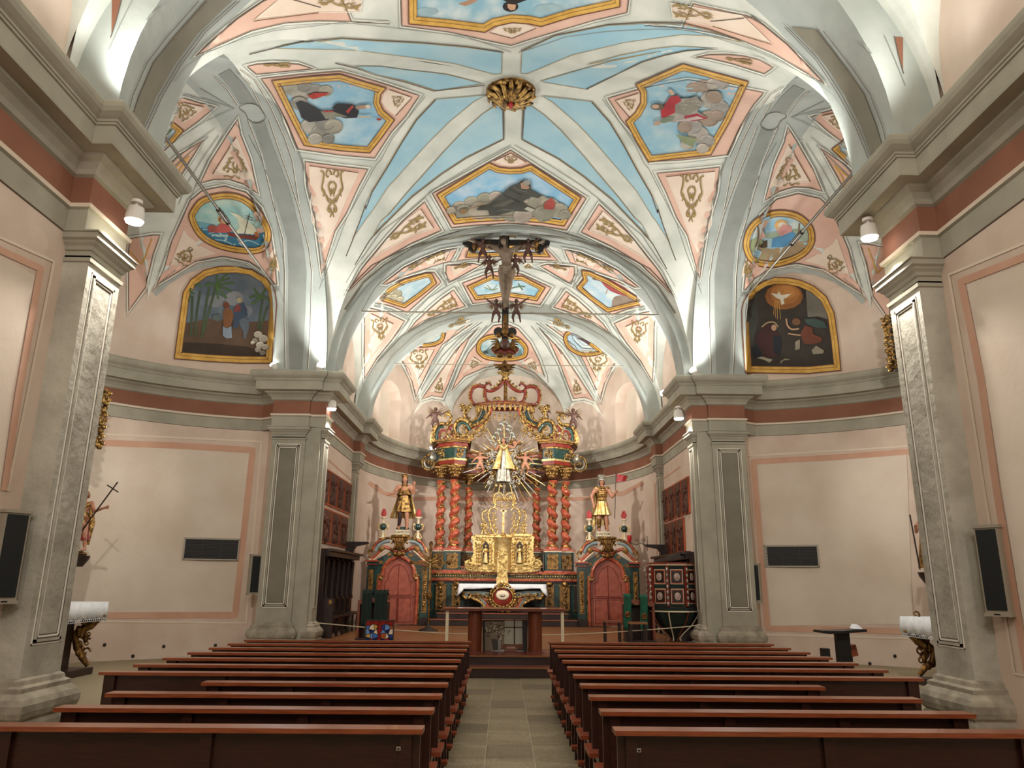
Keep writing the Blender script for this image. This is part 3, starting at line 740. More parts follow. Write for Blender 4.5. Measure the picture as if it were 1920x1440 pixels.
# ---- painted dark panel of the far cell ends and near vault
for q in (P('E', '240,0 130,220 20,460'), P('E', '430,90 360,190'),): stroke(ceil, 'vgreyd', q, 1.4, .012, True)
fill(ceil, 'frieze', P('E', '50,0 130,0 90,160 45,340'), .006, True); stroke(ceil, 'vline', P('E', '140,0 95,180 40,350'), 1.6, .012, True)

# ------------------------------------------------------------------ wall panels (lines and salmon bands)
wl, wr = shell
def wband(mb, m, pts, w, lift=.006): stroke(mb, m, pts, w, lift, False, False, None, 8)
# side chapels
fill(wl, 'wallin', P('X', '160,832 300,838 468,850 438,1148 203,1148 150,1150 -40,1150 -40,826'), .004, False)
wband(wl, 'salmon', P('X', '150,829 320,835 474,844 441,1153 203,1154 -40,1154'), 12, .006)
wband(wl, 'line', P('X', '150,812 320,820 490,828 461,1168 203,1165 -40,1165'), 3.5, .006)
fill(wr, 'wallin', P('X', '1420,869 1560,862 1700,850 1712,1170 1446,1173'), .004, False)
wband(wr, 'salmon', P('X', '1712,846 1560,858 1412,866 1439,1178 1720,1184'), 11, .006)
wband(wr, 'line', P('X', '1712,836 1560,846 1399,855 1429,1190 1720,1197'), 3.5, .006)
# nave walls
wband(wl, 'salmon', P('a', '-60,60 225,190 100,900 20,1440'), 13)
wband(wl, 'line', P('a', '-60,-10 300,150 130,1000 40,1440'), 5); fill(wl, 'wallin', P('a', '-60,90 195,230 60,900 -10,1500'), .004, False)
wband(wr, 'salmon', P('b', '1990,100 1570,265 1680,800 1770,1440 d 1940,1190'), 14); wband(wr, 'line', P('b', '1990,20 1500,225 1600,800 1700,1440 d 1870,1210 1990,1230'), 5)
fill(wr, 'wallin', P('b', '2000,140 1600,280 1700,800 1800,1440 d 1960,1180 2060,1180'), .004, False)
# chancel walls, apse band
for mb, q1_, q2_ in ((wl, P('X', '604,870 604,852 664,905 664,1030'), P('X', '684,900 720,925 770,935 850,935 945,936')), (wr, P('X', '1290,880 1290,865 1228,908 1232,1040'), P('X', '1206,905 1170,925 1100,935 1040,936 945,936'))):
    wband(mb, 'salmon', q1_, 3); wband(mb, 'salmon', q2_, 7); wband(mb, 'line', [(x, y-7) for x, y in q2_], 2)

# ------------------------------------------------------------------ frescoes
fresco('ceiling_fresco', 'ceiling painting of an upside-down dark-haired figure, cut by the picture top', 'ceiling painting',
       P('T', '290,-160 295,145 560,170 785,198 850,160 960,137 1070,145 1148,162 1350,100 1655,35 1660,-160'), 15, '86B0C0',
       [('f', 'B08A6C', P('T', '612,20 660,5 700,-10 740,0 690,25 655,35')), ('f', '262120', P('T', '760,-10 960,-70 1150,-40 990,20 940,15 900,-5')), ('c', '2A2220', 957, 11, 15, 10), ('f', 'C8A07E', P('T', '930,20 985,25 980,58 950,62 932,45')), ('c', 'A3BEC4', 1030, 14, 26, 8), ('c', 'A3BEC4', 800, 20, 22, 7)])
fresco('ceiling_fresco', 'ceiling painting of a grey-robed man reclining on clouds with a red mitre', 'ceiling painting',
       P('N', '212,460 750,130 850,175 960,190 1080,185 1185,150 1700,490 1525,780 1300,745 960,720 620,735 390,760'), 10, '7FB0CB',
       clouds(['A59A88', '9C9684', '8F8B78', 'A79A8C', '94907E'], [(862,388,15),(885,380,16),(910,374,18),(930,368,14),(870,396,18),(900,394,22),(930,392,24),(960,396,24),(990,390,24),(1010,380,22),(1030,384,20),(1048,392,18),(1020,398,20),(980,402,18),(1060,400,12),(845,392,9)]) +
       [('f', '45453D', P('N', '620,610 650,570 740,555 880,440 960,370 1060,330 1080,300 1180,330 1190,400 1300,460 1260,485 1180,470 1100,520 1160,570 1230,600 1180,625 1000,620 830,665 760,670 740,610')), ('f', '5E5D52', P('N', '780,560 880,530 990,490 1010,520 900,570 800,580')), ('f', '33332D', P('N', '900,440 1080,520 1060,530 900,460')),
        ('s', '2E2E29', 1.2, P('N', '950,380 1010,420 1090,450')), ('s', '77766A', 1.2, P('N', '1000,360 1060,400 1150,420')), ('s', '77766A', 1, P('N', '830,620 900,600 1010,610')), ('f', 'B48C74', P('N', '1075,330 1100,320 1175,370 1150,390 1085,385')), ('c', '97948A', 988, 339, 7, 5), ('f', 'A5473F', P('N', '1315,590 1330,530 1400,475 1440,540 1420,600 1370,600')), ('f', 'B5B3A2', P('N', '1115,595 1150,570 1228,600 1180,625')), ('s', '8C6C42', 1.2, P('N', '500,600 700,545')), ('c', '9A7A50', 868, 393, 6, 5)], sky2='B7C7D2')
fresco('ceiling_fresco', 'ceiling painting of a dark-robed bishop beside a red mitre, left of the boss', 'ceiling painting',
       [(509,149),(570,142),(637,137),(672,148),(723,163),(713,175),(711,190),(718,205),(739,223),(714,258),(693,285),(640,281),(570,271),(543,218)], 11, '86B2C8',
       clouds(['A8A291', 'B3AD9F', '9A958A', '8F8C83'], [(545,165,16),(565,172,20),(590,170,18),(570,160,14),(610,168,14),(580,235,18),(600,245,18),(610,228,20),(625,235,18),(590,258,14),(560,190,16),(615,258,12)]) +
       [('f', 'B9332B', P('C', '1035,455 1100,430 1240,433 1180,460 1080,490')), ('f', '2F2F33', P('C', '925,520 970,500 1030,520 1150,590 1240,650 1220,680 1050,700 980,660 960,600')), ('f', '26262A', P('C', '1260,560 1300,530 1440,535 1500,600 1480,660 1380,665 1290,640')), ('f', '8B8776', P('C', '1150,600 1230,590 1290,610 1400,650 1300,650 1200,670')), ('f', 'B8423A', P('C', '1380,600 1440,540 1450,560 1400,620')), ('f', 'B23B34', P('C', '1180,590 1270,595 1265,605 1180,608')),
        ('f', 'A98F78', P('C', '1460,560 1500,545 1560,540 1590,560 1550,580 1480,580')), ('f', 'BDB6A5', P('C', '1490,640 1600,640 1620,655 1500,660')), ('c', 'A04038', 710, 220, 5, 2.5), ('c', 'D0C6B4', 689, 196, 5, 4)], sky2='B5CAD0')
fresco('ceiling_fresco', 'ceiling painting of a bearded man in red with raised arms, right of boss', 'ceiling painting',
       P('K', '445,365 870,180 1460,340 1290,700 1120,1000 850,1030 560,1065 450,880 355,700 440,620 490,530 490,440'), 11, '8CB5C6',
       clouds(['A5927F', '9E8C7C', 'B6ADA0', 'A9A49B', 'B8B3A6', 'A39F97'], [(1300,165,14),(1320,160,16),(1340,155,15),(1355,155,13),(1335,185,22),(1350,200,18),(1330,220,20),(1345,215,14),(1310,250,20),(1325,262,16),(1290,268,14),(1300,235,18),(1340,178,16),(1285,235,14),(1318,275,12)]) +
       [('f', 'A8A297', P('K', '700,690 850,480 1000,470 1050,520 1000,600 1100,660 900,680 800,700')), ('f', '8F8A7C', P('K', '780,540 1000,450 1040,560 900,640 800,610')), ('f', 'B22F38', P('K', '680,660 670,590 720,520 760,460 830,450 860,500 800,540 800,610 720,650')), ('f', 'A83440', P('K', '880,640 1000,615 1100,660 950,690 900,680')), ('f', 'C9B7B2', P('K', '780,690 1000,640 1060,660 900,690')),
        ('c', '6B5A48', 1234, 196, 13, 6), ('c', 'C6A68B', 1230, 195, 7, 4), ('f', 'C7A68C', P('K', '735,400 770,395 800,440 770,450')), ('f', 'C7A68C', P('K', '605,725 620,690 660,680 680,705 640,725')), ('f', '85907A', P('K', '660,690 700,650 800,640 780,680 700,705')), ('f', '8A9470', P('K', '810,805 1000,845 960,920 870,880'))], sky2='B9CBCB')
fresco('ceiling_fresco', 'oval ceiling painting of a haloed figure in a boat with a white sail', 'ceiling painting',
       P('D', '505,900 540,790 640,690 860,640 1060,680 1210,810 1310,980 1325,1100 1270,1210 1150,1250 950,1230 760,1180 600,1080'), 11, '8CBAB9',
       [('f', '3E7E9C', P('D', '600,1000 700,960 800,1000 900,1030 1100,1060 1260,1000 1275,1100 1220,1180 1130,1200 950,1195 790,1140 660,1060')), ('f', '74A9B8', P('D', '590,930 760,960 700,1000 610,1000'))] +
       [('s', 'B9DCE0', 1.4, P('D', q)) for q in ('700,1050 800,1040 860,1090', '860,1080 960,1060 1040,1100', '1000,1150 1100,1120 1200,1160', '760,1110 860,1120 940,1160', '1130,1060 1220,1040 1260,1080', '640,1010 740,1010')] +
       [('f', 'E6E3C6', P('D', '905,830 1000,860 1160,980 1200,1060 1050,1050 960,1050 1010,980 990,900')), ('s', '4A382C', 1.6, P('D', '1110,850 1060,1050')), ('s', '4A382C', 1.0, P('D', '1070,890 1140,920')), ('s', '4A382C', 1.0, P('D', '1075,870 1140,895')), ('f', '7A3A2C', P('D', '880,1030 1000,1060 1210,1070 1180,1115 1000,1095 900,1070')), ('f', 'B5703C', P('D', '1155,1040 1195,1020 1215,1080 1170,1080')),
        ('c', 'E6CB7C', 418, 410, 10, 9), ('c', '8A5A3C', 416.5, 410, 7, 6), ('c', 'DDB294', 419, 411, 5, 5), ('f', 'BF5A54', P('D', '700,990 780,980 830,940 900,960 940,1020 880,1040 760,1040 700,1030')), ('c', 'A2564A', 398, 427, 9, 7)], 'oval paintings of the side chapel vaults', sky2='C9D6C2')
fresco('ceiling_fresco', 'oval ceiling painting of a haloed woman in pink and blue kneeling outdoors', 'ceiling painting',
       P('L', '500,1330 560,1180 700,1070 860,1030 1040,1060 1160,1150 1210,1260 1200,1380 1120,1480 960,1560 760,1600 580,1560 510,1450'), 11, '8FBCD4',
       [('f', '9BA57C', P('L', '550,1340 640,1300 700,1350 720,1560 600,1530 545,1430')), ('f', 'B39C78', P('L', '640,1400 800,1420 1040,1350 1160,1330 1140,1430 1000,1520 800,1560 650,1540')), ('f', 'A8B9A4', P('L', '640,1290 830,1240 1100,1210 1165,1240 1160,1330 900,1340')), ('s', '6B5A44', 3, P('L', '640,1170 650,1300 620,1400')), ('s', '8E7258', 3, P('L', '1060,1160 1050,1300')),
        ('c', 'E5B266', 1465, 422, 13, 11), ('c', 'DFD6C4', 1467, 423, 9, 8), ('f', 'E2A39C', P('L', '830,1240 900,1170 980,1190 990,1250 880,1290')), ('f', '5E9CC8', P('L', '790,1310 880,1290 990,1240 1040,1290 1040,1340 900,1400 780,1400')), ('c', 'D8B39A', 1460, 428, 4, 4), ('f', '5B4A3A', P('L', '640,1350 740,1330 740,1400 650,1420'))], 'oval paintings of the side chapel vaults', sky2='D6DAC9')
def arcpoly(crop, s): return P(crop, s)
fresco('lunette_painting', 'dark arched wall painting of travellers with a donkey under palm trees', 'wall painting',
       P('O', '45,1252 130,620 160,400 260,240 430,120 620,75 850,68 1050,100 1230,210 1340,370 1365,560 1300,1312 900,1310 500,1290'), 12, '55606A',
       [('f', '5B4634', P('O', '170,800 500,740 700,760 1050,780 1290,760 1240,1240 900,1245 500,1220 150,1180')), ('f', '3A2B20', P('O', '160,1040 600,1060 1000,1100 1240,1200 1240,1240 700,1240 150,1190')), ('c', '7C8084', 405, 565, 18, 12), ('c', '83868A', 440, 560, 18, 14), ('c', '767B80', 462, 583, 12, 10)] +
       [('s', '47553A', 4.2, P('O', q)) for q in ('260,960 270,700 280,450', '320,960 330,700 380,380', '400,980 440,650 500,330', '430,900 500,620 580,330', '1120,870 1150,700 1180,500', '1150,880 1200,720 1250,580')] +
       [('s', '4C6A38', 3.4, P('O', q)) for q in ('590,330 640,260 760,220', '590,320 700,290 820,280', '590,330 700,350 780,400', '590,330 600,400 610,490', '590,320 590,250 600,180', '590,330 500,290 450,330', '400,340 340,290 300,330', '590,330 650,400 720,480', '280,450 240,470 230,530', '1160,480 1080,450 1010,480', '1160,480 1100,400 1070,350', '1160,480 1200,400 1220,350', '1160,480 1100,520 1040,560', '1160,480 1240,480 1290,560', '590,320 680,200 740,160', '300,420 250,400 260,350')] +
       [('f', '3B4A5C', P('O', '800,860 820,640 850,560 940,540 980,620 990,700 900,760 860,870')), ('f', '7A3B38', P('O', '805,640 850,560 900,570 900,650 820,655')), ('c', 'A79A78', 449, 564, 5, 5), ('f', '59626A', P('O', '880,760 940,730 1010,760 1010,860 960,1000 940,1000 930,900 890,830')), ('f', '7E5230', P('O', '670,660 720,590 790,640 810,720 770,830 720,870 680,830')), ('c', '6B3A28', 424, 573, 6, 6), ('f', '8A97A4', P('O', '670,840 720,870 780,840 790,990 720,1000 670,960')), ('f', '55605E', P('O', '540,700 640,690 670,760 590,780 545,760'))] +
       clouds(['B5AE9E', 'A79F8E', '8F8878', 'C0B9A8'], [(484,628,8),(494,636,9),(478,640,6),(488,648,8),(498,652,7),(484,657,6),(493,663,6),(474,644,4)]), 'arched paintings over the side chapel cornice', sky2='6E7880')
fresco('lunette_painting', 'dark arched wall painting of a white dove in an orange glow above two kneeling figures', 'wall painting',
       P('Q', '190,1365 150,850 140,560 160,460 260,280 420,180 560,145 740,150 900,180 1080,260 1230,390 1330,600 1380,950 1420,1335 1000,1375 600,1372'), 12, '2C2620',
       [('f', '6E6A5E', P('Q', '965,270 1050,310 1180,420 1240,560 1250,680 1130,640 990,650')), ('f', '3E3F38', P('Q', '225,620 230,480 340,350 360,700 300,900 280,1000 250,1010')), ('c', '8F5B2C', 1470, 556, 36, 25), ('c', 'A86F38', 1472, 552, 28, 19), ('c', 'B57C42', 1474, 548, 18, 12)] +
       [('f', 'DAD6C4', P('Q', '520,345 600,355 620,320 650,370 700,360 780,350 720,400 680,420 690,480 650,495 640,430 580,400'))] +
       [('s', 'C89A50', .9, P('Q', q)) for q in ('570,440 550,620', '600,440 600,680', '620,440 640,680', '585,440 575,660')] +
       [('f', '3C1E1C', P('Q', '330,970 360,860 430,770 500,740 560,790 640,900 650,1000 620,1150 540,1170 400,1170 280,1080')), ('f', '1B2026', P('Q', '260,1060 340,980 420,1150 300,1180')), ('f', '171C24', P('Q', '540,880 640,900 660,1000 620,1150 550,1100')), ('s', 'A08A66', 2.6, P('Q', '400,780 470,725 560,720 610,780')), ('c', 'B08A6A', 1451, 615, 5, 6), ('f', '6B3A26', P('Q', '900,860 960,760 1050,790 1060,870 1180,920 1170,970 1050,1000 960,1000 920,950')), ('s', 'B08C6C', 3, P('Q', '715,670 730,760 790,810 880,800')), ('s', 'B08C6C', 2.6, P('Q', '740,865 840,880 900,885')), ('c', '6E4C32', 1493, 604, 8, 7),
        ('f', '3E524C', P('Q', '950,680 1080,670 1200,710 1240,790 1100,790 980,740')), ('f', '8B8471', P('Q', '830,970 890,940 890,1060 830,1080')), ('f', '938B76', P('Q', '1040,1080 1100,1020 1200,1080 1190,1120 1060,1130')), ('f', '9E9884', P('Q', '330,1180 400,1160 540,1200 500,1240 420,1200')), ('f', '8C846E', P('Q', '640,1220 700,1185 770,1200 680,1210 640,1260'))], 'arched paintings over the side chapel cornice', sky2='3A322A')
# small frescoes of chancel and apse
DLR[0] = 2.2
fresco('ceiling_fresco', 'small hexagonal ceiling painting of leafy sprays behind the crucifix', 'ceiling painting', P('G', '1415,635 1690,510 1780,530 1920,520 H 100,525 235,520 492,650 400,795 100,750 0,745 G 1700,765 1510,785'), 7, '8DB9CB',
       [('f', 'BFD2D4', P('G', '1530,740 1650,700 1780,690 H 100,700 250,700 350,750 100,735 G 1800,735')), ('s', '8B8A4E', 1.4, P('G', '1610,650 1700,680 1760,660')), ('s', '8B8A4E', 1.2, P('G', '1640,620 1700,680 1750,620')), ('s', '5B6B45', 2, P('H', '110,660 190,640 270,640')), ('s', '5B6B45', 2, P('H', '190,600 220,650 240,680'))])
fresco('ceiling_fresco', 'ceiling painting of blue sky and hills right behind the arms of the crucifix', 'ceiling painting', P('G', '1440,200 1700,175 H 180,170 470,180 545,300 300,290 120,290 G 1800,290 1400,305'), 7, '93B9D2', [('f', 'A49C98', P('H', '120,190 200,180 330,205 350,215 120,210'))])
fresco('ceiling_fresco', 'ceiling painting of pale clouds in a gold frame left of the crucifix', 'ceiling painting', P('G', '385,770 550,640 700,560 940,490 1010,490 1065,600 880,750 705,875 560,830'), 7, 'A3C2CC',
       clouds(['ADA488', 'BDB498', 'A39B80', 'B5AC90'], [(724,548,9),(735,545,10),(745,550,9),(738,558,9),(728,558,8),(750,560,7),(716,556,7)]) + [('s', '7B7264', 2, P('G', '640,600 700,620'))])
fresco('ceiling_fresco', 'ceiling painting of a red-robed figure flying over clouds right of the crucifix', 'ceiling painting', P('H', '850,650 930,560 910,455 1000,470 1200,560 1400,680 1600,800 1560,840 1200,925 1000,780'), 7, 'A9C6D4',
       [('f', '9A8878', P('H', '1250,870 1270,760 1400,740 1560,790 1540,820 1350,860'), 1), ('f', 'A8474A', P('H', '1120,580 1230,560 1400,660 1530,760 1480,770 1300,720 1230,690 1170,640')), ('f', '8E7F86', P('H', '1030,545 1080,535 1180,545 1200,570 1120,575 1060,570')), ('c', '7A6A5E', 1115, 521, 4, 3.5), ('s', 'B99478', 1.6, P('H', '1200,670 1180,720'))])
fresco('ceiling_fresco', 'oval apse ceiling painting of a green and orange figure above the altar crown', 'ceiling painting', P('I', '1493,470 1520,370 1620,310 1760,290 J 60,290 200,330 290,410 318,480 290,570 180,605 60,612 I 1750,615 1600,590 1520,530'), 7, '85AEB4',
       [('f', '6E8C8C', P('I', '1560,500 1700,450 1850,440 J 60,440 240,480 250,540 100,570 I 1700,570')), ('f', 'A8813C', P('I', '1650,510 1750,450 1850,440 1880,520 1800,560 1700,540')), ('f', '75833E', P('J', '0,420 60,390 150,440 170,500 60,530 0,520')), ('s', '4A5050', 1.2, P('I', '1600,500 1700,400')), ('s', '4A5050', 1.2, P('I', '1680,480 1760,390')), ('c', '3F4A4C', 911, 660, 5, 3)])
fresco('ceiling_fresco', 'round apse ceiling painting half hidden by the arch, left of the altar crown', 'ceiling painting', P('I', '735,440 830,360 950,270 1050,215 1090,215 1112,280 1080,380 980,430 850,448'), 6, 'A3C4CA', [('f', '5D6664', P('I', '850,350 880,335 900,385 870,390'))])
fresco('ceiling_fresco', 'round apse ceiling painting of a figure in grey and red, right of the altar crown', 'ceiling painting', P('J', '752,340 780,275 850,258 950,300 1080,390 1220,510 1100,550 960,550 850,500 780,430'), 6, 'A9C3D0',
       [('f', 'C3C4B4', P('J', '850,450 960,480 1100,480 1180,505 1050,525 930,520')), ('f', '565660', P('J', '900,335 980,345 1060,390 1180,490 1120,470 1020,400 920,350')), ('f', '8A4048', P('J', '1010,390 1060,400 1080,430 1030,410'))])
fresco('ceiling_fresco', 'gold-framed corner of a vault painting, green tree, beside the near left cornice', 'ceiling painting', P('E', '500,1050 560,1060 690,1165 600,1270 430,1420 330,1500 380,1250 440,1130'), 9, 'A9C8D4',
       [('f', '4E6E4C', P('E', '440,1120 480,1100 590,1160 540,1220 480,1230 400,1200')), ('f', '6E6454', P('E', '390,1230 450,1190 520,1220 470,1260 400,1270'))])
fresco('ceiling_fresco', 'gold-framed corner of a vault painting, plain sky, beside the near right cornice', 'ceiling painting', P('L', '1385,415 1500,330 1570,285 1640,430 1710,560 1650,640 1590,610 1500,520'), 9, 'A9C8DC', [])
# ================================================================== furniture helpers
M.update(
 gilt=mat('gilding', 'C09A58', .34, .7, '4C341A', 11, .8, 26, lo=.42, hi=.62), giltb=mat('gilding_bright', 'E3C782', .3, .7, '8C6430', 12, .9, 26, lo=.45, hi=.68), giltp=mat('gilding_pale', 'E2CE98', .32, .7, 'C79A4A', 9, .5, 30), giltd=mat('gilding_worn', '9A7238', .42, .65, '4A3018', 12, .6, 30),
 redm=mat('red_marbling', '963A27', .26, 0, 'BC6548', 8, .1, 20, coat=.3, detail=9), redd=mat('red_lacquer', '8A2E20', .3, 0, '6E2218', 6, .1, 20, coat=.3),
 greenm=mat('green_marbling', '23463E', .3, 0, '172C28', 6, .1, 20, coat=.3, detail=9), bluem=mat('blue_grey_marbling', '6F8587', .35, 0, '8FA19E', 7, .1, 20),
 ochre=mat('ochre_panel', 'A07432', .45, .1, '6E4C20', 7, .6, 20), cream=mat('cream_paint', 'DCCFAE', .5),
 door=mat('salmon_marbled_door', 'AA563F', .4, 0, '8F4431', 5, .1, 14, detail=10),
 pew=mat('pew_wood', '35160D', .3, 0, '240E08', 5, .12, 30, coat=.25, stretch=(1, 14, 14)), pewc=mat('pew_cap_wood', '8F4A29', .28, 0, '75391D', 6, .1, 30, coat=.3, stretch=(1, 14, 14)), seat=mat('pew_seat_wood', '944423', .35, 0, '7C361A', 6, .1, 30, coat=.2, stretch=(1, 10, 10)),
 dwood=mat('dark_walnut', '2E1910', .4, 0, '1E0F0A', 5, .3, 20, stretch=(8, 8, 1)), mwood=mat('altar_wood', '7E3F22', .4, 0, '653018', 4, .1, 20, stretch=(10, 10, 1)), lwood=mat('platform_wood', '8F5C32', .4, 0, '7A4B26', 4, .1, 20, stretch=(1, 12, 12)),
 cloth=mat('white_linen', 'E6E8EA', .9, 0, 'D4D8DC', 6, .2, 30), black=mat('black_satin', '0C0C0D', .4), speakm=mat('speaker_mesh', '0B1012', .55, 0, '131A1C', 40), alu=mat('painted_aluminium', '9A9280', .45), iron=mat('wrought_iron', '3A332C', .5, .5),
 white=mat('lamp_white', 'DDD8CE', .4), glow=mat('lamp_glow', 'FFFFFF', .4, emit=14), steel=mat('rod_steel', '6E675B', .45, .5), rope=mat('rope', 'B9AC92', .9),
 skin=mat('painted_skin', 'B98467', .5, 0, 'A87257', 8), skind=mat('carved_body_dark', '8E7B68', .5, 0, '776553', 8), skinc=mat('cherub_skin', '5E3D31', .5, 0, '4E3127', 8), wood0=mat('black_cross_wood', '17110E', .4), hair=mat('painted_hair', '2E2018', .6), hairl=mat('painted_brown_hair', '8A6440', .6), dcloth=mat('loincloth', '9A8B74', .7, 0, '857660', 8),
 robe=mat('red_robe', '8E2B22', .5, 0, '6F1E18', 6), silver=mat('silvered', 'B7B4A8', .35, .6, '8C887B', 9, .4, 30), greenc=mat('green_stole', '0F5A40', .8, 0, '0C4A35', 10), greend=mat('dark_green_cloth', '14241D', .9), flame=mat('red_flame', 'A82E2E', .45), glassr=mat('ruby_glass', 'B01820', .15), relief=mat('carved_relief', '5A2A1A', .45, 0, '3C1B11', 9, .9, 18), oran=mat('orange_frame', 'B4532A', .4),
 gravel=mat('granite', '8A7F69', .6, 0, '6E6554', 60, .2, 60))
def off(o):
    p = V((0, 0, 0))
    while o: p += o.location; o = o.parent
    return p
def bo(mb, name, parent=None, mods=None):
    if parent:
        w = off(parent); mb.v = [(x-w.x, y-w.y, z-w.z) for x, y, z in mb.v]
    return mb.build(name, None, parent)
def U(px, py, y): p = atY(px, py, y); return (p.x, p.z)
def mirx(mb, xc):
    n = len(mb.v); mb.v += [(2*xc-x, y, z) for x, y, z in mb.v]
    mb.f += [[i+n for i in f][::-1] for f in mb.f]; mb.m += mb.m; mb.sm += mb.sm; return mb
def tpx(mb, pts, y, r, r1=None, n=7, k=4, y1=None):
    q = smooth(pts, False, k) if len(pts) > 2 else dens(pts, False, 8); N = len(q)
    P3 = []
    for i, p in enumerate(q):
        yy = y if y1 is None else y+(y1-y)*i/(N-1)
        a = atY(p[0], p[1], yy); P3.append((a.x, a.y, a.z))
    rr = [r+((r1 if r1 is not None else r)-r)*i/(N-1) for i in range(N)]
    return mb.tube(P3, rr, n)
def pair(mb, name, parent, xc):
    m2 = MB(); m2.v = [(2*xc-x, y, z) for x, y, z in mb.v]; m2.f = [f[::-1] for f in mb.f]; m2.m = list(mb.m); m2.sm = list(mb.sm); m2.mats = list(mb.mats)
    bo(mb, name, parent); bo(m2, name, parent)
def fpx(mb, poly, y, th):
    return mb.prism([U(p[0], p[1], y) for p in poly][::-1], lambda u, v, d: (u, d, v), y, y-th) if poly_ccw([U(p[0], p[1], y) for p in poly]) else mb.prism([U(p[0], p[1], y) for p in poly], lambda u, v, d: (u, d, v), y, y-th)
def poly_ccw(q): return sum(q[i-1][0]*q[i][1]-q[i][0]*q[i-1][1] for i in range(len(q))) < 0
def spiral3(mb, c, R0, r, a0, turns, dr=1, plane='xz', n=26, sides=6):
    pts = []
    for i in range(n+1):
        t = i/n; rr = R0*(1-.82*t); a = a0+dr*turns*2*pi*t
        pts.append((c[0]+rr*cos(a), c[1]-.03*t, c[2]+rr*sin(a)) if plane == 'xz' else (c[0]+rr*cos(a), c[1]+rr*sin(a), c[2]))
    return mb.tube(pts, [r*(1-.55*i/n) for i in range(n+1)], sides)
rnd = random.Random(11)
def foliage(mb, x0, x1, z0, z1, y, n, s=.06):
    # carved acanthus: curls, buds and leaves standing off a panel
    for i in range(n):
        x = rnd.uniform(x0, x1); z = rnd.uniform(z0, z1); k = rnd.random()
        if k < .5: spiral3(mb, (x, y-rnd.uniform(0, .03), z), s*rnd.uniform(.6, 1.1), s*.22, rnd.uniform(0, 6.28), rnd.uniform(.7, 1.3), rnd.choice((-1, 1)), n=10, sides=5)
        elif k < .8:
            a = rnd.uniform(0, pi); mb.ell((x, y-.02, z), (s*.9, s*.35, s*.35), 6, 4, Matrix.Rotation(a, 3, 'Y'))
        else: mb.ell((x, y-.03, z), (s*.4, s*.4, s*.4), 6, 4)
def drop(mb, x, z0, z1, y, s=.06):
    # hanging husk garland on a pilaster
    n = max(3, int((z1-z0)/(s*1.1)))
    for i in range(n):
        z = z0+(z1-z0)*(i+.5)/n; mb.ell((x+s*.25*sin(i*2.1), y-.02, z), (s*(.75-.3*abs(sin(i))), s*.4, s*.55), 6, 4)
        if i % 2: spiral3(mb, (x, y-.02, z), s*.8, s*.16, i, .9, 1 if i % 4 == 1 else -1, n=8, sides=5)
def textmesh(txt, size, depth, name, m, parent, loc, rot=(pi/2, 0, 0)):
    c = bpy.data.curves.new('t', 'FONT'); c.body = txt; c.size = size; c.extrude = depth; c.align_x = 'CENTER'; c.align_y = 'CENTER'
    t = bpy.data.objects.new('t', c); COL.objects.link(t); bpy.context.view_layer.update()
    me = bpy.data.meshes.new_from_object(t); bpy.data.objects.remove(t)
    o = bpy.data.objects.new(name, me); me.materials.clear(); me.materials.append(M[m]); COL.objects.link(o)
    o.parent = parent; o.location = V(loc)-(off(parent) if parent else V((0, 0, 0))); o.rotation_euler = rot; return o

# ------------------------------------------------------------------ human figures
def limb(mb, pts, rs, n=10):
    q = [V(p) for p in pts]; out, rr = [], []
    for i in range(len(q)-1):
        for j in range(4): out.append(q[i]+(q[i+1]-q[i])*j/4); rr.append(rs[i]+(rs[i+1]-rs[i])*j/4)
    out.append(q[-1]); rr.append(rs[-1]); mb.tube(out, rr, n)
    for p, r in zip(q, rs): mb.ell(p, (r, r, r), 8, 6)
def hand(mb, w, d, h, spread=.25):
    # palm and five fingers, w wrist, d direction, h body height
    w = V(w); d = V(d).normalized(); s = d.cross(V((0, 1, .2))); s = s.normalized() if s.length > .01 else V((1, 0, 0)); k = h*.052
    mb.ell(w+d*k*.5, (k*.42, k*.42, k*.42), 8, 6); mb.tube([w, w+d*k*.9], [k*.28, k*.42], 8)
    for i, (a, L) in enumerate(((-.36, .85), (-.12, 1.0), (.12, .95), (.36, .75))):
        b = w+d*k*.85+s*k*a; e = b+(d+s*a*spread).normalized()*k*L*.6+V((0, -.15*k, 0)); f = e+(d*.6+V((0, -.8, 0))).normalized()*k*L*.4
        mb.tube([b, e, f], [k*.15, k*.13, k*.1], 6)
    b = w+d*k*.3-s*k*.38; mb.tube([b, b+(d*.6-s).normalized()*k*.5, b+(d-s*.5).normalized()*k*.95], [k*.17, k*.15, k*.11], 6)
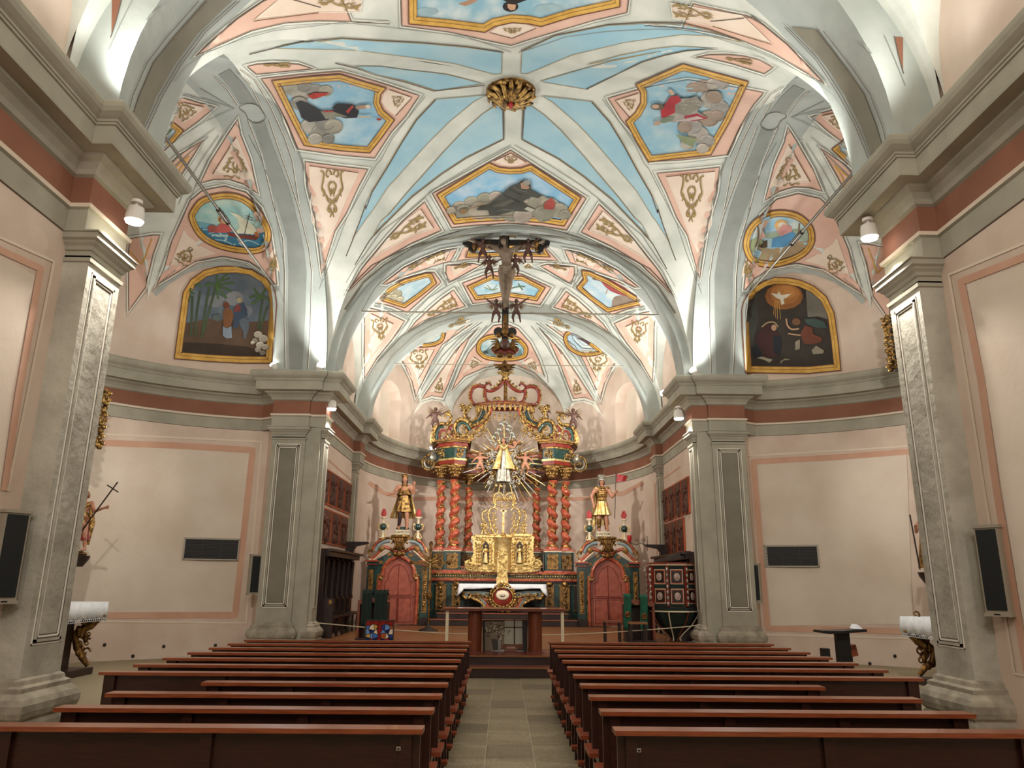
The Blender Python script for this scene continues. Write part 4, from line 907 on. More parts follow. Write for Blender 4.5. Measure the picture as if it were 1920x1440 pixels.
def person(name, parent, m, at, h, J, fat=1, vox=None, rz=0, head=1.0):
    # J: joints in body heights, x to the viewer's right, y away, z up from the feet
    mb = MB().use(m); A = V(at); R3 = Matrix.Rotation(rz, 3, 'Z')
    g = lambda k: A+R3 @ (V(J[k])*h)
    f = fat*h
    limb(mb, [g('pelvis'), g('waist'), g('chest'), g('neck')], [.072*f, .066*f, .082*f, .035*f], 12)
    mb.ell(g('chest'), (.098*f, .065*f, .085*f), 12, 8); mb.ell(g('pelvis'), (.086*f, .066*f, .06*f), 12, 8)
    hd = g('head'); mb.tube([g('neck'), hd], [.034*f, .03*f], 8)
    k = .058*h*head; mb.ell(hd, (k*.8, k*.92, k*1.12), 12, 10); mb.ell(hd+R3 @ V((0, -k*.25, -k*.75)), (k*.5, k*.5, k*.4), 8, 6)
    t = R3 @ V((J.get('look', 0), -1, J.get('tilt', 0))).normalized(); sd = V((0, 0, 1)).cross(t)
    mb.tube([hd+t*k*.85+V((0, 0, k*.15)), hd+t*k*1.12-V((0, 0, k*.22))], [k*.09, k*.17], 6)      # nose
    for s in (-1, 1):
        mb.ell(hd+sd*s*k*.82, (k*.14, k*.2, k*.28), 6, 5); mb.ell(hd+t*k*.78+sd*s*k*.3+V((0, 0, k*.3)), (k*.22, k*.12, k*.08), 6, 4)
    mb.ell(hd+t*k*.85-V((0, 0, k*.5)), (k*.25, k*.14, k*.09), 6, 4)
    for sd2 in 'LR':
        limb(mb, [g('sh'+sd2), g('el'+sd2), g('wr'+sd2)], [.04*f, .03*f, .02*f])
        mb.tube([g('chest'), g('sh'+sd2)], [.05*f, .042*f], 8)
        hand(mb, g('wr'+sd2), (g('wr'+sd2)-g('el'+sd2)), h*(.95 if fat < 1.2 else 1.1))
        limb(mb, [g('hi'+sd2), g('kn'+sd2), g('an'+sd2)], [.06*f, .042*f, .026*f])
        a = g('an'+sd2); d = R3 @ V(J.get('toe', (0, -1, -.25))).normalized()
        mb.tube([a+V((0, 0, .005*h))-d*.02*h, a+d*.05*h, a+d*.1*h], [.028*f, .027*f, .018*f], 8)
    o = bo(mb, name, parent); r = o.modifiers.new('skin', 'REMESH'); r.mode = 'VOXEL'; r.voxel_size = vox or h*.011; r.use_smooth_shade = True
    sm = o.modifiers.new('soft', 'SMOOTH'); sm.factor = .5; sm.iterations = 2
    return o
STAND = dict(head=(0, -.02, .93), neck=(0, 0, .85), chest=(0, 0, .74), waist=(0, 0, .62), pelvis=(0, 0, .53), shL=(-.115, 0, .8), elL=(-.17, .02, .64), wrL=(-.13, -.08, .52), shR=(.115, 0, .8), elR=(.17, .02, .64), wrR=(.14, -.08, .52),
             hiL=(-.055, 0, .5), knL=(-.06, -.01, .27), anL=(-.07, 0, .04), hiR=(.055, 0, .5), knR=(.065, -.03, .27), anR=(.08, -.02, .04))
def hairdo(parent, name, m, c, k, back=.6, long=1.0):
    mb = MB().use(m); c = V(c)
    mb.ell(c+V((0, .25*k, .22*k)), (k*.95, k*.95, k*1.05), 10, 8)
    for i in range(10):
        a = pi*(i/9)
        x = cos(a)*k*.85; y = k*.15+sin(a)*k*.7
        mb.tube([c+V((x*.8, y*.8, k*.6)), c+V((x*1.05, y, 0)), c+V((x*1.1, y*1.05, -k*long)), c+V((x*.9, y, -k*long*1.4))], [k*.25, k*.26, k*.2, k*.1], 6)
    return bo(mb, name, parent)
def skirt(mb, c, z0, z1, r0, r1, folds=9, amp=.12, sy=.75, n=54, a0=0, a1=2*pi):
    rows = []
    for i in range(9):
        t = i/8; z = z1+(z0-z1)*t; row = []
        for k in range(n+1):
            a = a0+(a1-a0)*k/n; rr = (r1+(r0-r1)*t)*(1+amp*t*sin(folds*a+.7*sin(3*a)))
            row.append((c[0]+rr*cos(a), c[1]+rr*sy*sin(a), z+.03*t*(r0)*sin(a*folds*.5)))
        rows.append(row)
    inner = [[(c[0]+(p[0]-c[0])*.93, c[1]+(p[1]-c[1])*.93, p[2]) for p in r] for r in rows]
    mb.grid(rows, True); mb.grid(inner, True, flip=True); mb.grid([rows[-1], inner[-1]], False); mb.grid([rows[0], inner[0]], False)
def wing(mb, root, s, h, up=.5):
    root = V(root)
    for i in range(7):
        a = up+.25-i*.27; L = h*(.42-.03*i)
        e = root+V((s*L*cos(a), h*.1, L*sin(a))); m_ = root+V((s*L*.5*cos(a+.25), h*.08, L*.5*sin(a+.25)))
        mb.tube([root, m_, e], [h*.03, h*.042, h*.012], 6, flat=.35)
CH = dict(head=(0, -.03, .86), neck=(0, 0, .76), chest=(0, 0, .66), waist=(0, 0, .54), pelvis=(0, .01, .44), shL=(-.13, 0, .71), elL=(-.27, -.03, .66), wrL=(-.4, -.06, .74), shR=(.13, 0, .71), elR=(.25, -.04, .6), wrR=(.33, -.1, .5),
          hiL=(-.07, 0, .4), knL=(-.12, -.12, .22), anL=(-.16, .02, .05), hiR=(.07, 0, .4), knR=(.14, -.02, .2), anR=(.1, .12, .08), toe=(0, -.6, -1))
def cherub(parent, at, h, side=1, J=None, name='cherub', m='skinc'):
    J = dict(J or CH)
    if side < 0: J = {(k.replace('L', '#').replace('R', 'L').replace('#', 'R') if k not in ('toe', 'look', 'tilt') else k): ((-v[0], v[1], v[2]) if hasattr(v, '__len__') else v) for k, v in J.items()}
    o = person(name, parent, m, V(at), h, J, 1.35, h*.022, 0, 1.5)
    hm = MB().use('hair'); c = V(at)+V(J['head'])*h; hm.ell(c+V((0, h*.03, h*.03)), (h*.075, h*.075, h*.075), 8, 6)
    for i in range(8): hm.ell(c+V((h*.07*cos(i*.8), h*.03+h*.03*sin(i*.8), h*.05*sin(i*.9))), (h*.025,)*3, 6, 4)
    bo(hm, 'curls', o)
    for s in (-1, 1):
        w = MB().use('giltd'); wing(w, V(at)+V((s*.05*h, .06*h, .72*h)), s, h); bo(w, 'wing', o)
    return o
# ================================================================== floor and platform
fl = MB().use('floor'); fl.add([(-12, -5, 0), (12, -5, 0), (12, 32, 0), (-12, 32, 0)], [(0, 1, 2, 3)])
# granite slabs of the aisle, laid as separate stones with pale joints
fm = mat('granite_slab', '9A8D70', .55, 0, '7D725B', 38, .25, 50); fm2 = mat('granite_slab_dark', '82765E', .55, 0, '6A604D', 38, .25, 50); fj = mat('pale_joint', 'B5AA92', .8)
fl.use(fj); fl.bb(-.95, .95, -4, 14.6, 0, .004)
y = -3.0; i = 0
while y < 14.6:
    L = .62
    for j, (x0, x1) in enumerate(((-.95, -.27), (-.26, .22), (.23, .95))):
        fl.use(fm2 if (i*3+j) % 5 == 0 else fm); fl.bb(x0, x1, y+.01, min(14.6, y+L), .002, .008+.001*j)
    y += L; i += 1
struct(fl.build('floor'))
pf = MB()
pf.use('pew'); pf.bb(-4.1, 4.1, 14.62, 31, 0, .17); pf.bb(-4.1, 4.1, 15.0, 31, .17, .34)
pf.use('lwood'); pf.bb(-4.12, 4.12, 14.58, 14.64, .17, .2); pf.bb(-4.12, 4.12, 14.96, 15.02, .34, .37); pf.bb(-4.3, 4.3, 16.3, 24.6, .33, .372); pf.use('redd'); pf.bb(-4.12, 4.12, 14.64, 15.05, .17, .198); pf.bb(-4.12, 4.12, 15.02, 24.6, .34, .369)
struct(pf.build('trim_20'))
# ================================================================== pews
def make_pew(xl, xr, side, number=True):
    # origin at the back plane (facing the camera) on the floor, along X from xl to xr; side = +1 if the aisle is at xr
    r = empty('pew')
    xa = xr if side > 0 else xl
    b = MB().use('pew'); b.bb(xl+.02, xr-.02, .0, .03, .5, .845)
    xs = [xl+.1+(xr-xl-.2)*k/3 for k in range(4)]
    b.build('backrest', None, r)
    for x in xs:
        s_ = MB().use('pew'); s_.bb(x-.035, x+.035, -.03, .0, .0, .845); s_.bb(x-.03, x+.03, .0, .42, .38, .43); s_.bb(x-.03, x+.03, .36, .42, 0, .4); s_.build('leg', None, r)
    c = MB().use('pewc'); c.bb(xl, xr, -.07, .07, .845, .872); c.build('top_rail', None, r)
    s_ = MB().use('seat'); s_.bb(xl+.0, xr-.0, .04, .42, .43, .46); s_.build('seat', None, r)
    k_ = MB().use('seat'); k_.bb(xl+.02, xr-.02, -.2, -.09, .14, .165)
    for x in xs: k_.bb(x-.02, x+.02, -.19, 0, .08, .14)
    k_.build('kneeler', None, r)
    lp = MB().use('alu'); x = xa-side*.14; lp.bb(x-.012, x+.012, -.036, -.029, .752, .772); lp.use('black'); lp.bb(x-.007, x+.007, -.038, -.036, .757, .766); lp.build('number_plate', None, r)
    return r
ords = ['first', 'second', 'third', 'fourth', 'fifth', 'sixth', 'seventh', 'eighth', 'ninth', 'tenth', 'eleventh']
for s in (-1, 1):
    sd = 'left' if s < 0 else 'right'; protos = {}
    for i in range(11):
        y = 4.78+.665*i; xo = 4.25 if i == 0 else (3.08 if i < 3 else (2.62 if i == 3 else 3.82)); xi = .56
        lab = 'dark brown wooden pew, %s row from the front of the picture, %s of the aisle' % (ords[i], sd)
        if xo not in protos:
            protos[xo] = make_pew(-xo, -xi, 1) if s < 0 else make_pew(xi, xo, -1); r = protos[xo]; r.location = (0, y, 0); tag(r, lab, 'pew', 'pews of the nave')
        else: dup(protos[xo], (0, y, 0), None, lab, 'pews of the nave')
# ================================================================== altar for the people
r = empty('communion_altar', (-.07, 15.7, .37), 0, 'wooden altar table with thin pale legs at the head of the aisle', 'altar')
b = MB().use('mwood'); b.bb(-1.25, 1.12, 15.35, 16.1, 1.155, 1.19); bo(b, 'table_top', r)
b = MB().use('pewc'); b.bb(-1.27, 1.14, 15.33, 16.12, 1.19, 1.205); bo(b, 'table_edge', r)
for x0 in (-.82, .38):
    b = MB().use('mwood'); b.lathe([(.14, .37), (.14, 1.155)], (x0+.16, 15.7, 0), 20, 1, 1.4); b.bb(x0-.02, x0+.34, 15.5, 15.9, .37, .385); bo(b, 'pillar', r)
for x0 in (-1.2, 1.07):
    b = MB().use('cream'); b.bb(x0-.03, x0+.03, 15.4, 15.47, .37, 1.155); bo(b, 'leg', r)
# the printed picture hung between the pillars
r = empty('printed_picture', (-.07, 15.95, .4), 0, 'printed photograph of a flowering plant and loaf by a window, under the altar table', 'picture')
def fl_(mb, m, poly, y, th): mb.use(m); return fpx(mb, poly, y, th)
def q8(s): return [(800+float(a.split(',')[0])/6.4, 1120+float(a.split(',')[1])/6.4) for a in s.split()]
b = MB(); yb = 15.9
fl_(b, mat('print_shadow', '2B2320', .6), q8('670,270 1210,270 1210,690 670,690'), yb, .01)
fl_(b, mat('print_wall', '7A6A55', .6), q8('700,290 930,290 930,640 700,640'), yb-.011, .003); fl_(b, mat('print_window', 'A9A896', .5), q8('935,280 1145,280 1150,565 930,560'), yb-.012, .003)
for t in ('1045,280 1062,280 1062,565 1045,565', '930,355 1150,355 1150,370 930,370'): fl_(b, mat('print_frame', '4A3020', .6), q8(t), yb-.016, .002)
fl_(b, mat('print_sill', '6E3B24', .6), q8('900,570 1155,560 1155,620 890,620'), yb-.015, .003); fl_(b, mat('print_table', 'A8A5A0', .6), q8('700,650 900,630 1160,640 1160,680 700,680'), yb-.017, .002)
fl_(b, mat('print_pot', '3A332F', .6), q8('775,500 890,510 880,635 800,635'), yb-.02, .003); fl_(b, mat('print_pot_light', '8D8682', .6), q8('855,510 893,512 885,630 860,632'), yb-.024, .002)
for i in range(90):
    a = rnd.uniform(0, 6.28); rr = rnd.uniform(0, 1)**.5; cx_, cy_ = 840+rr*150*cos(a), 400+rr*110*sin(a); w = rnd.uniform(5, 13)
    fl_(b, mat('print_flower', 'B5AD92', .7) if i % 3 else mat('print_leaf', '3E3A2B', .7), q8(' '.join('%.1f,%.1f' % (cx_+w*cos(k*1.05), cy_+w*sin(k*1.05)) for k in range(6))), yb-.026-.0004*i, .002)
bl = q8(' '.join('%.1f,%.1f' % (1012+80*cos(k*.42), 620+38*sin(k*.42)-(8 if k > 7 else 0)) for k in range(15))); fl_(b, mat('print_bread', '7A4C3C', .6), bl, yb-.045, .003)
for k in range(4): fl_(b, mat('print_crust', 'B79A88', .6), q8('%d,%d %d,%d %d,%d %d,%d' % (960+k*25, 600, 975+k*25, 590, 985+k*25, 610, 965+k*25, 615)), yb-.05, .002)
b = bo(b, 'print', r)
b = MB().use('steel'); b.bb(-.55, .42, 15.89, 15.91, .98, 1.0); b.tube([(-.5, 15.9, 1.0), (-.5, 15.9, 1.155)], .004, 5); b.tube([(.37, 15.9, 1.0), (.37, 15.9, 1.155)], .004, 5); bo(b, 'hanger', r)
# ================================================================== high altar
CR.update(p=(780,680,5.7606), q=(780,900,5.7606), r=(640,640,3), s=(680,880,8.4733), t=(1070,880,8.4733), u=(660,1020,3.3103))
XC = -.12
alt = empty('high_altar', (XC, 27.6, .37), 0, 'gilded baroque high altar with six twisted red columns and a crown canopy', 'altar')
# steps and base block
b = MB().use('dwood')
for i, (x, y0, z) in enumerate(((2.35, 24.7, .2), (2.1, 25.1, .38), (1.9, 25.5, .55))): b.bb(XC-x, XC+x, y0, 28.6, .37, .37+z)
b.use('pewc')
for x, y0, z in ((2.35, 24.7, .2), (2.1, 25.1, .38), (1.9, 25.5, .55)): b.bb(XC-x-.02, XC+x+.02, y0-.03, y0+.1, .37+z-.03, .37+z+.004)
bo(b, 'steps', alt)
b = MB().use('greenm'); b.bb(XC-2.7, XC+2.7, 26.7, 28.6, .37, 1.72)
for s in (-1, 1):
    for x0, x1, m in ((2.45, 2.62, 'dwood'), (1.95, 2.3, 'ochre'), (1.45, 1.75, 'ochre'), (1.05, 1.35, 'greenm')):
        b.use(m); a, c = sorted((XC+s*x0, XC+s*x1)); b.bb(a, c, 26.62, 26.72, .8, 1.6); b.use('giltd'); b.bb(a-.03, c+.03, 26.6, 26.66, 1.6, 1.64); b.bb(a-.03, c+.03, 26.6, 26.66, .77, .8)
bo(b, 'altar_base', alt)
for s in (-1, 1):
    for x in (2.13, 1.6):
        b = MB().use('gilt'); drop(b, XC+s*x, .82, 1.58, 26.6, .1); b.ell((XC+s*x, 26.58, 1.66), (.12, .08, .09), 8, 6); bo(b, 'gilded_garland', alt)
b = MB()
for z0, z1, p, m in ((1.72, 1.76, .02, 'redd'), (1.76, 1.82, .08, 'redm'), (1.82, 1.86, .04, 'giltd'), (1.86, 1.96, .02, 'greenm'), (1.96, 2.0, .08, 'gilt'), (2.0, 2.06, .14, 'redm')):
    b.use(m); b.bb(XC-2.72-p, XC+2.72+p, 26.65-p, 28.6, z0, z1)
b.use('giltp')
for i in range(64): 
    x = XC-2.65+5.3*i/63
    if abs(x-XC) > .3: b.ell((x, 26.62, 1.91), (.03, .03, .035), 6, 4)
bo(b, 'cornice', alt)
b = MB().use('dwood'); b.bb(XC-1.5, XC+1.3, 26.75, 28.4, 2.06, 2.22); b.use('redm'); b.bb(XC-1.56, XC+1.36, 26.6, 28.4, 2.06, 2.09); b.bb(XC-1.58, XC+1.38, 26.6, 28.4, 2.2, 2.24); b.use('cream'); b.bb(XC-1.5, XC+1.3, 26.68, 26.76, 2.1, 2.2)
b.use('giltd')
for i in range(40): b.ell((XC-1.46+2.72*i/39, 26.66, 2.15), (.022, .02, .035), 6, 4)
bo(b, 'candle_shelf', alt)
# pedestals under the columns
cols = [(-2.28, 27.15, .165), (-1.76, 26.85, .18), (-1.3, 27.75, .15), (1.2, 27.75, .15), (1.72, 26.85, .18), (2.22, 27.15, .165)]
for x, y, r_ in cols:
    b = MB().use('greenm'); w = r_*1.55; X = XC+x; b.bb(X-w, X+w, y-w, y+.5, 2.06, 2.78)
    b.use('ochre'); b.bb(X-w*.68, X+w*.68, y-w-.02, y-w+.02, 2.16, 2.66); b.use('redm'); b.bb(X-w-.05, X+w+.05, y-w-.05, y+.5, 2.78, 2.84); b.use('cream'); b.bb(X-w-.03, X+w+.03, y-w-.03, y+.5, 2.74, 2.78); b.use('redm'); b.bb(X-w-.04, X+w+.04, y-w-.04, y+.5, 2.06, 2.11)
    o = bo(b, 'pedestal', alt)
    b = MB().use('gilt'); foliage(b, X-w*.45, X+w*.45, 2.2, 2.62, y-w-.02, 16, .05)
    b.tube([(X-w*.66, y-w-.03, 2.16), (X-w*.66, y-w-.03, 2.58), (X-w*.3, y-w-.03, 2.68), (X, y-w-.03, 2.64), (X+w*.3, y-w-.03, 2.68), (X+w*.66, y-w-.03, 2.58), (X+w*.66, y-w-.03, 2.16)], .014, 5); bo(b, 'gilded_panel', o)
# twisted columns
for x, y, r_ in cols:
    X = XC+x; z0, z1 = 2.84, 5.42 if r_ > .16 else 5.25; n = 90; turns = 5.6; rows = []
    dirn = 1 if x < 0 else -1; ph = 0 if x < 0 else pi
    for i in range(n+1):
        t = i/n; z = z0+.16+(z1-z0-.32)*t; a = dirn*turns*2*pi*t+ph; cx_, cy_ = X+r_*.27*cos(a), y+r_*.27*sin(a); rr = r_*(.9+.1*cos(a-dirn*.5))*(1-.1*t)
        rows.append([(cx_+rr*cos(2*pi*k/14), cy_+rr*sin(2*pi*k/14), z) for k in range(14)])
    b = MB().use('redm'); b.grid(rows, True, True); b.use('redm'); b.lathe([(r_*1.3, 0), (r_*1.3, .04), (r_*1.05, .09)], (X, y, z0), 16); b.use('gilt'); b.lathe([(r_*1.05, .09), (r_*1.15, .11), (r_*.95, .14), (r_*1.05, .17)], (X, y, z0), 16)
    o = bo(b, 'twisted_column', alt)
    b = MB().use('gilt'); pts = []
    for i in range(n+1):
        t = i/n; z = z0+.16+(z1-z0-.32)*t; a = dirn*turns*2*pi*t+ph
        pts.append((X+r_*.27*cos(a)+r_*.78*cos(a+pi), y+r_*.27*sin(a)+r_*.78*sin(a+pi), z))
    b.tube(pts, .045, 5, flat=.7)
    for i in range(190):
        t = rnd.random(); a = dirn*turns*2*pi*t+ph+pi+rnd.uniform(-.75, .75); z = z0+.2+(z1-z0-.4)*t; aa = dirn*turns*2*pi*t+ph
        rr = r_*.88; b.ell((X+r_*.27*cos(aa)+rr*cos(a), y+r_*.27*sin(aa)+rr*sin(a), z), (rnd.uniform(.02, .042),)*3, 5, 4)
    bo(b, 'gilded_vine', o)
    b = MB().use('giltd'); b.lathe([(r_*.8, -.04), (r_*.95, 0), (r_*.8, .03), (r_*.95, .14), (r_*1.35, .27), (r_*1.3, .3)], (X, y, z1-.02), 14); b.bb(X-r_*1.4, X+r_*1.4, y-r_*1.4, y+r_*1.4, z1+.28, z1+.33)
    b.use('gilt')
    for k in range(10):
        a = k*.628
        for zz, q in ((.08, 1.0), (.2, 1.25)): b.ell((X+r_*q*cos(a), y+r_*q*sin(a), z1+zz), (.035, .035, .06), 6, 4); 
        if k % 2 == 0: spiral3(b, (X+r_*1.35*cos(a), y+r_*1.35*sin(a)-.02, z1+.22), .06, .018, a, .9, n=8, sides=5)
    bo(b, 'capital', o)
# entablature blocks over the columns
for s in (-1, 1):
    b = MB()
    for z0, z1, g, m in ((5.75, 5.8, 0, 'gilt'), (5.8, 5.93, .04, 'redd'), (5.93, 6.0, .07, 'giltp'), (6.0, 6.38, .02, 'greenm'), (6.38, 6.44, .06, 'gilt'), (6.44, 6.56, .1, 'redd'), (6.56, 6.62, .18, 'giltd'), (6.62, 6.69, .24, 'giltd')):
        b.use(m); P2 = [(1.35-g*.2, 28.3), (1.42-g, 26.75-g), (1.78, 26.5-g), (2.32+g*.8, 26.9-g*.6), (2.5+g, 27.6), (2.5+g, 28.3)]
        P2 = [(XC+s*x, y) for x, y in P2]; P2 = P2 if s > 0 else P2[::-1]
        b.prism(P2, lambda u, v, d: (u, v, d), z0, z1)
    o = bo(b, 'entablature', alt)
    b = MB().use('gilt'); foliage(b, *(sorted((XC+s*1.45, XC+s*1.75))), 6.04, 6.34, 26.55, 26, .07); foliage(b, *(sorted((XC+s*1.9, XC+s*2.45))), 6.04, 6.34, 26.8, 44, .07); bo(b, 'gilded_frieze', o)
    b = MB()
    for z0, z1, g, m in ((5.6, 5.72, 0, 'redd'), (5.72, 5.8, .04, 'giltd'), (5.8, 6.1, 0, 'greenm'), (6.1, 6.16, .05, 'gilt'), (6.16, 6.3, .08, 'redm'), (6.3, 6.38, .14, 'giltd')):
        a, c = sorted((XC+s*(.72-g), XC+s*1.5)); b.use(m); b.bb(a, c, 27.45-g, 28.3, z0, z1)
    b.use('gilt'); foliage(b, *(sorted((XC+s*.8, XC+s*1.4))), 5.85, 6.05, 27.44, 12, .05); bo(b, 'inner_entablature', alt)
    # side consoles
    b = MB().use('silver'); spiral3(b, (XC+s*2.72, 27.5, 5.95), .3, .07, pi/2 if s > 0 else pi/2, 1.1, -s, n=24); b.ell((XC+s*2.66, 27.5, 6.15), (.2, .15, .22), 10, 8); b.use('gilt'); spiral3(b, (XC+s*2.75, 27.38, 5.9), .34, .04, pi/2, 1.2, -s, n=24); foliage(b, *sorted((XC+s*2.5, XC+s*2.9)), 5.6, 6.3, 27.4, 14, .07); bo(b, 'side_console', alt)
# great volutes and the ribs that carry the crown (traced left, mirrored)
def both(b): return mirx(b, XC-.0)
def tp(b, m, s_, y, r, r1=None, n=7, y1=None): b.use(m); tpx(b, P('p', s_), y, r, r1, n, 4, y1)
b = MB()
tp(b, 'gilt', '800,490 780,560 730,620 660,665 560,690 500,650 520,600 590,600', 27.3, .085, .05, 8); tp(b, 'redm', '815,490 795,570 745,640 670,690 580,720', 27.25, .05, .03); tp(b, 'gilt', '690,490 670,560 630,620 570,640', 27.6, .06, .05)
tp(b, 'greenm', '740,490 715,570 670,630 600,665', 27.4, .07, .06); tp(b, 'gilt', '770,560 760,640 700,700 640,760 600,800', 27.2, .06, .03)
foliage(b, *sorted((U(*P('p', '640,700')[0], 27.1)[0], U(*P('p', '770,700')[0], 27.1)[0])), U(*P('p', '700,800')[0], 27.1)[1], U(*P('p', '700,640')[0], 27.1)[1], 27.2, 26, .09)
pair(b, 'canopy_rib', alt, XC)
b = MB()
tp(b, 'gilt', '600,700 560,640 500,610 440,640 420,710 450,780 520,800 560,760 540,710 490,710', 27.05, .1, .04, 8); tp(b, 'greenm', '590,730 550,670 500,650 460,680 450,740 490,780', 26.95, .06, .03); tp(b, 'redd', '450,790 400,780 360,730 380,680 430,690', 27.1, .09, .05)
tp(b, 'gilt', '440,820 370,820 330,770 340,700 390,650', 27.0, .05, .03); tp(b, 'gilt', '190,860 185,780 210,700 270,660 330,660 370,620 380,580 340,550 310,580 330,600', 27.0, .1, .03, 8)
tp(b, 'greenm', '230,850 225,780 250,710 300,690', 26.95, .07, .04); tp(b, 'redd', '260,850 250,790 280,730 320,740 330,790 290,820', 27.0, .06, .03); tp(b, 'gilt', '540,600 520,550 540,510 520,480 500,500', 27.1, .05, .02); tp(b, 'gilt', '170,870 160,800 200,770', 27.0, .05, .02)
foliage(b, *sorted((U(*P('p', '480,700')[0], 27.1)[0], U(*P('p', '640,700')[0], 27.1)[0])), U(*P('p', '700,840')[0], 27.1)[1], U(*P('p', '700,740')[0], 27.1)[1], 26.9, 30, .09)
foliage(b, *sorted((U(*P('p', '180,700')[0], 27.1)[0], U(*P('p', '460,700')[0], 27.1)[0])), U(*P('p', '300,860')[0], 27.1)[1], U(*P('p', '300,740')[0], 27.1)[1], 26.95, 30, .08)
for q_ in ('520,490', '345,545', '540,520', '500,470', '570,480'):
    x, z = U(*P('p', q_)[0], 27.0); 
    for k in range(5): b.ell((x+.07*cos(k*1.25), 27.0, z+.07*sin(k*1.25)), (.05, .03, .05), 6, 4)
pair(b, 'volute', alt, XC)
# crown
b = MB(); cxp, czp = U(*P('p', '965,455')[0], 27.2)
for z, r_, m in ((0, 1.03, 'redd'), (.045, 1.07, 'giltd'), (.09, 1.03, 'redd')): b.use(m); b.lathe([(r_, z-.03), (r_+.03, z), (r_, z+.03), (r_-.12, z+.03), (r_-.12, z-.03)], (XC, 27.4, czp-.05), 28, 1, .55, False)
o = bo(b, 'crown_rim', alt)
b = MB().use('gilt')
for i in range(17):
    a = pi+pi*(i+.5)/17; x, y = XC+1.08*cos(a), 27.4+.6*sin(a); b.prism([(-.05, 0), (.05, 0), (.055, -.13), (.03, -.2), (0, -.25), (-.03, -.2), (-.055, -.13)], lambda u, v, d: (x+u, y+d, czp-.07+v), -.015, .015)
    if 3 < i < 13:
        for k in range(3): b.ell((x+rnd.uniform(-.03, .03), y+.1, czp-.38-.09*k-.05*(i % 3)), (.03, .02, .06), 6, 4)
bo(b, 'lambrequin', o)
b = MB()
tp(b, 'redd', '735,262 680,250 620,275 592,340 600,410 640,450 690,440', 27.3, .075, .05, 8); tp(b, 'gilt', '740,245 670,235 605,262 575,340 585,420 630,468 700,455', 27.28, .028)
tp(b, 'redd', '955,175 920,240 860,290 800,310 750,290 745,250 790,220 810,250', 27.35, .07, .04, 8); tp(b, 'gilt', '940,170 905,225 850,270 800,285', 27.3, .028); tp(b, 'redd', '750,290 745,350 770,410 830,430', 27.3, .07, .04, 8); tp(b, 'gilt', '733,290 730,360 760,425 800,440', 27.28, .028)
tp(b, 'gilt', '860,420 870,380 910,385 905,420', 27.2, .035, .02); tp(b, 'gilt', '1030,420 1050,380 1085,395 1070,425', 27.2, .03, .02)
for q_ in ('620,262', '592,300', '580,345', '585,395', '610,440', '660,245', '700,240', '770,225', '850,262', '885,235', '915,205', '735,330', '740,370', '755,410', '800,215'):
    x, z = U(*P('p', q_)[0], 27.25); b.use('gilt'); b.ell((x-.03, 27.25, z+.03), (.045, .04, .045), 6, 5)
pair(b, 'crown_arch', alt, XC)
b = MB(); tp(b, 'giltd', '965,180 968,430', 27.4, .06, .08); b.use('gilt')
x, z = U(*P('p', '965,110')[0], 27.3)
b.lathe([(.05, -.3), (.16, -.22), (.1, -.15), (.18, -.05), (.08, .03), (.03, .1)], (x, 27.3, z), 12)
for a, L in ((0, .26), (pi, .26), (pi/2, .3), (.9, .2), (2.24, .2)): b.tube([(x, 27.3, z), (x+L*.6*cos(a), 27.28, z+L*.6*sin(a)), (x+L*cos(a+.2), 27.27, z+L*sin(a+.2))], [.05, .06, .02], 6); b.ell((x+L*cos(a), 27.25, z+L*sin(a)), (.055, .05, .055), 6, 5)
bo(b, 'crown_finial', alt)
# putti of the canopy
for q_, h, s, yy in (('205,725', .88, -1, 27.0), ('1700,735', .88, 1, 27.0), ('530,600', .5, -1, 27.2), ('1410,620', .5, 1, 27.2)):
    x, z = U(*P('p', q_)[0], yy); cherub(alt, (x, yy, z), h, s)
b = MB().use('giltd'); x, z = U(*P('p', '1600,545')[0], 26.9); b.tube([(x-.3, 26.85, z+.02), (x+.1, 26.9, z-.02)], [.05, .012], 8); bo(b, 'trumpet', alt)
# glory in the middle: saint in a burst of rays and clouds
gx, gz = U(*P('p', '960,1010')[0], 26.7)
b = MB()
for i in range(46):
    a = 2*pi*i/46+rnd.uniform(-.05, .05); L = rnd.uniform(.75, 1.3)*(1.12 if sin(a) < 0 else .8); w = .022
    b.use(('giltp', 'silver', 'giltd')[i % 3]); p0 = V((gx+.3*cos(a), 27.0, gz-.1+.3*sin(a))); d = V((cos(a), 0, sin(a))); n_ = V((-sin(a), 0, cos(a)))*w
    vs = []
    for yy in (0, .03): vs += [tuple(p0-n_+V((0, yy, 0))), tuple(p0+n_+V((0, yy, 0))), tuple(p0+d*L+n_*.35+V((0, yy, 0))), tuple(p0+d*L-n_*.35+V((0, yy, 0)))]
    b.add(vs, [(0, 1, 2, 3), (7, 6, 5, 4), (0, 4, 5, 1), (1, 5, 6, 2), (2, 6, 7, 3), (3, 7, 4, 0)])
bo(b, 'rays', alt)
b = MB()
for i in range(210):
    a = rnd.uniform(0, 2*pi); rr = rnd.uniform(.25, .92)*(1 if sin(a) < .3 else .72); x, z = gx+rr*cos(a), gz-.12+rr*1.15*sin(a)
    b.use(('silver', 'giltp', 'silver', 'gilt')[i % 4]); k = rnd.uniform(.05, .1)
    if i % 2: b.ell((x, 26.9+rnd.uniform(-.08, .08), z), (k, k*.7, k*.8), 7, 5)
    else: spiral3(b, (x, 26.82, z), k, k*.3, rnd.uniform(0, 6), 1.2, rnd.choice((-1, 1)), n=12, sides=6)
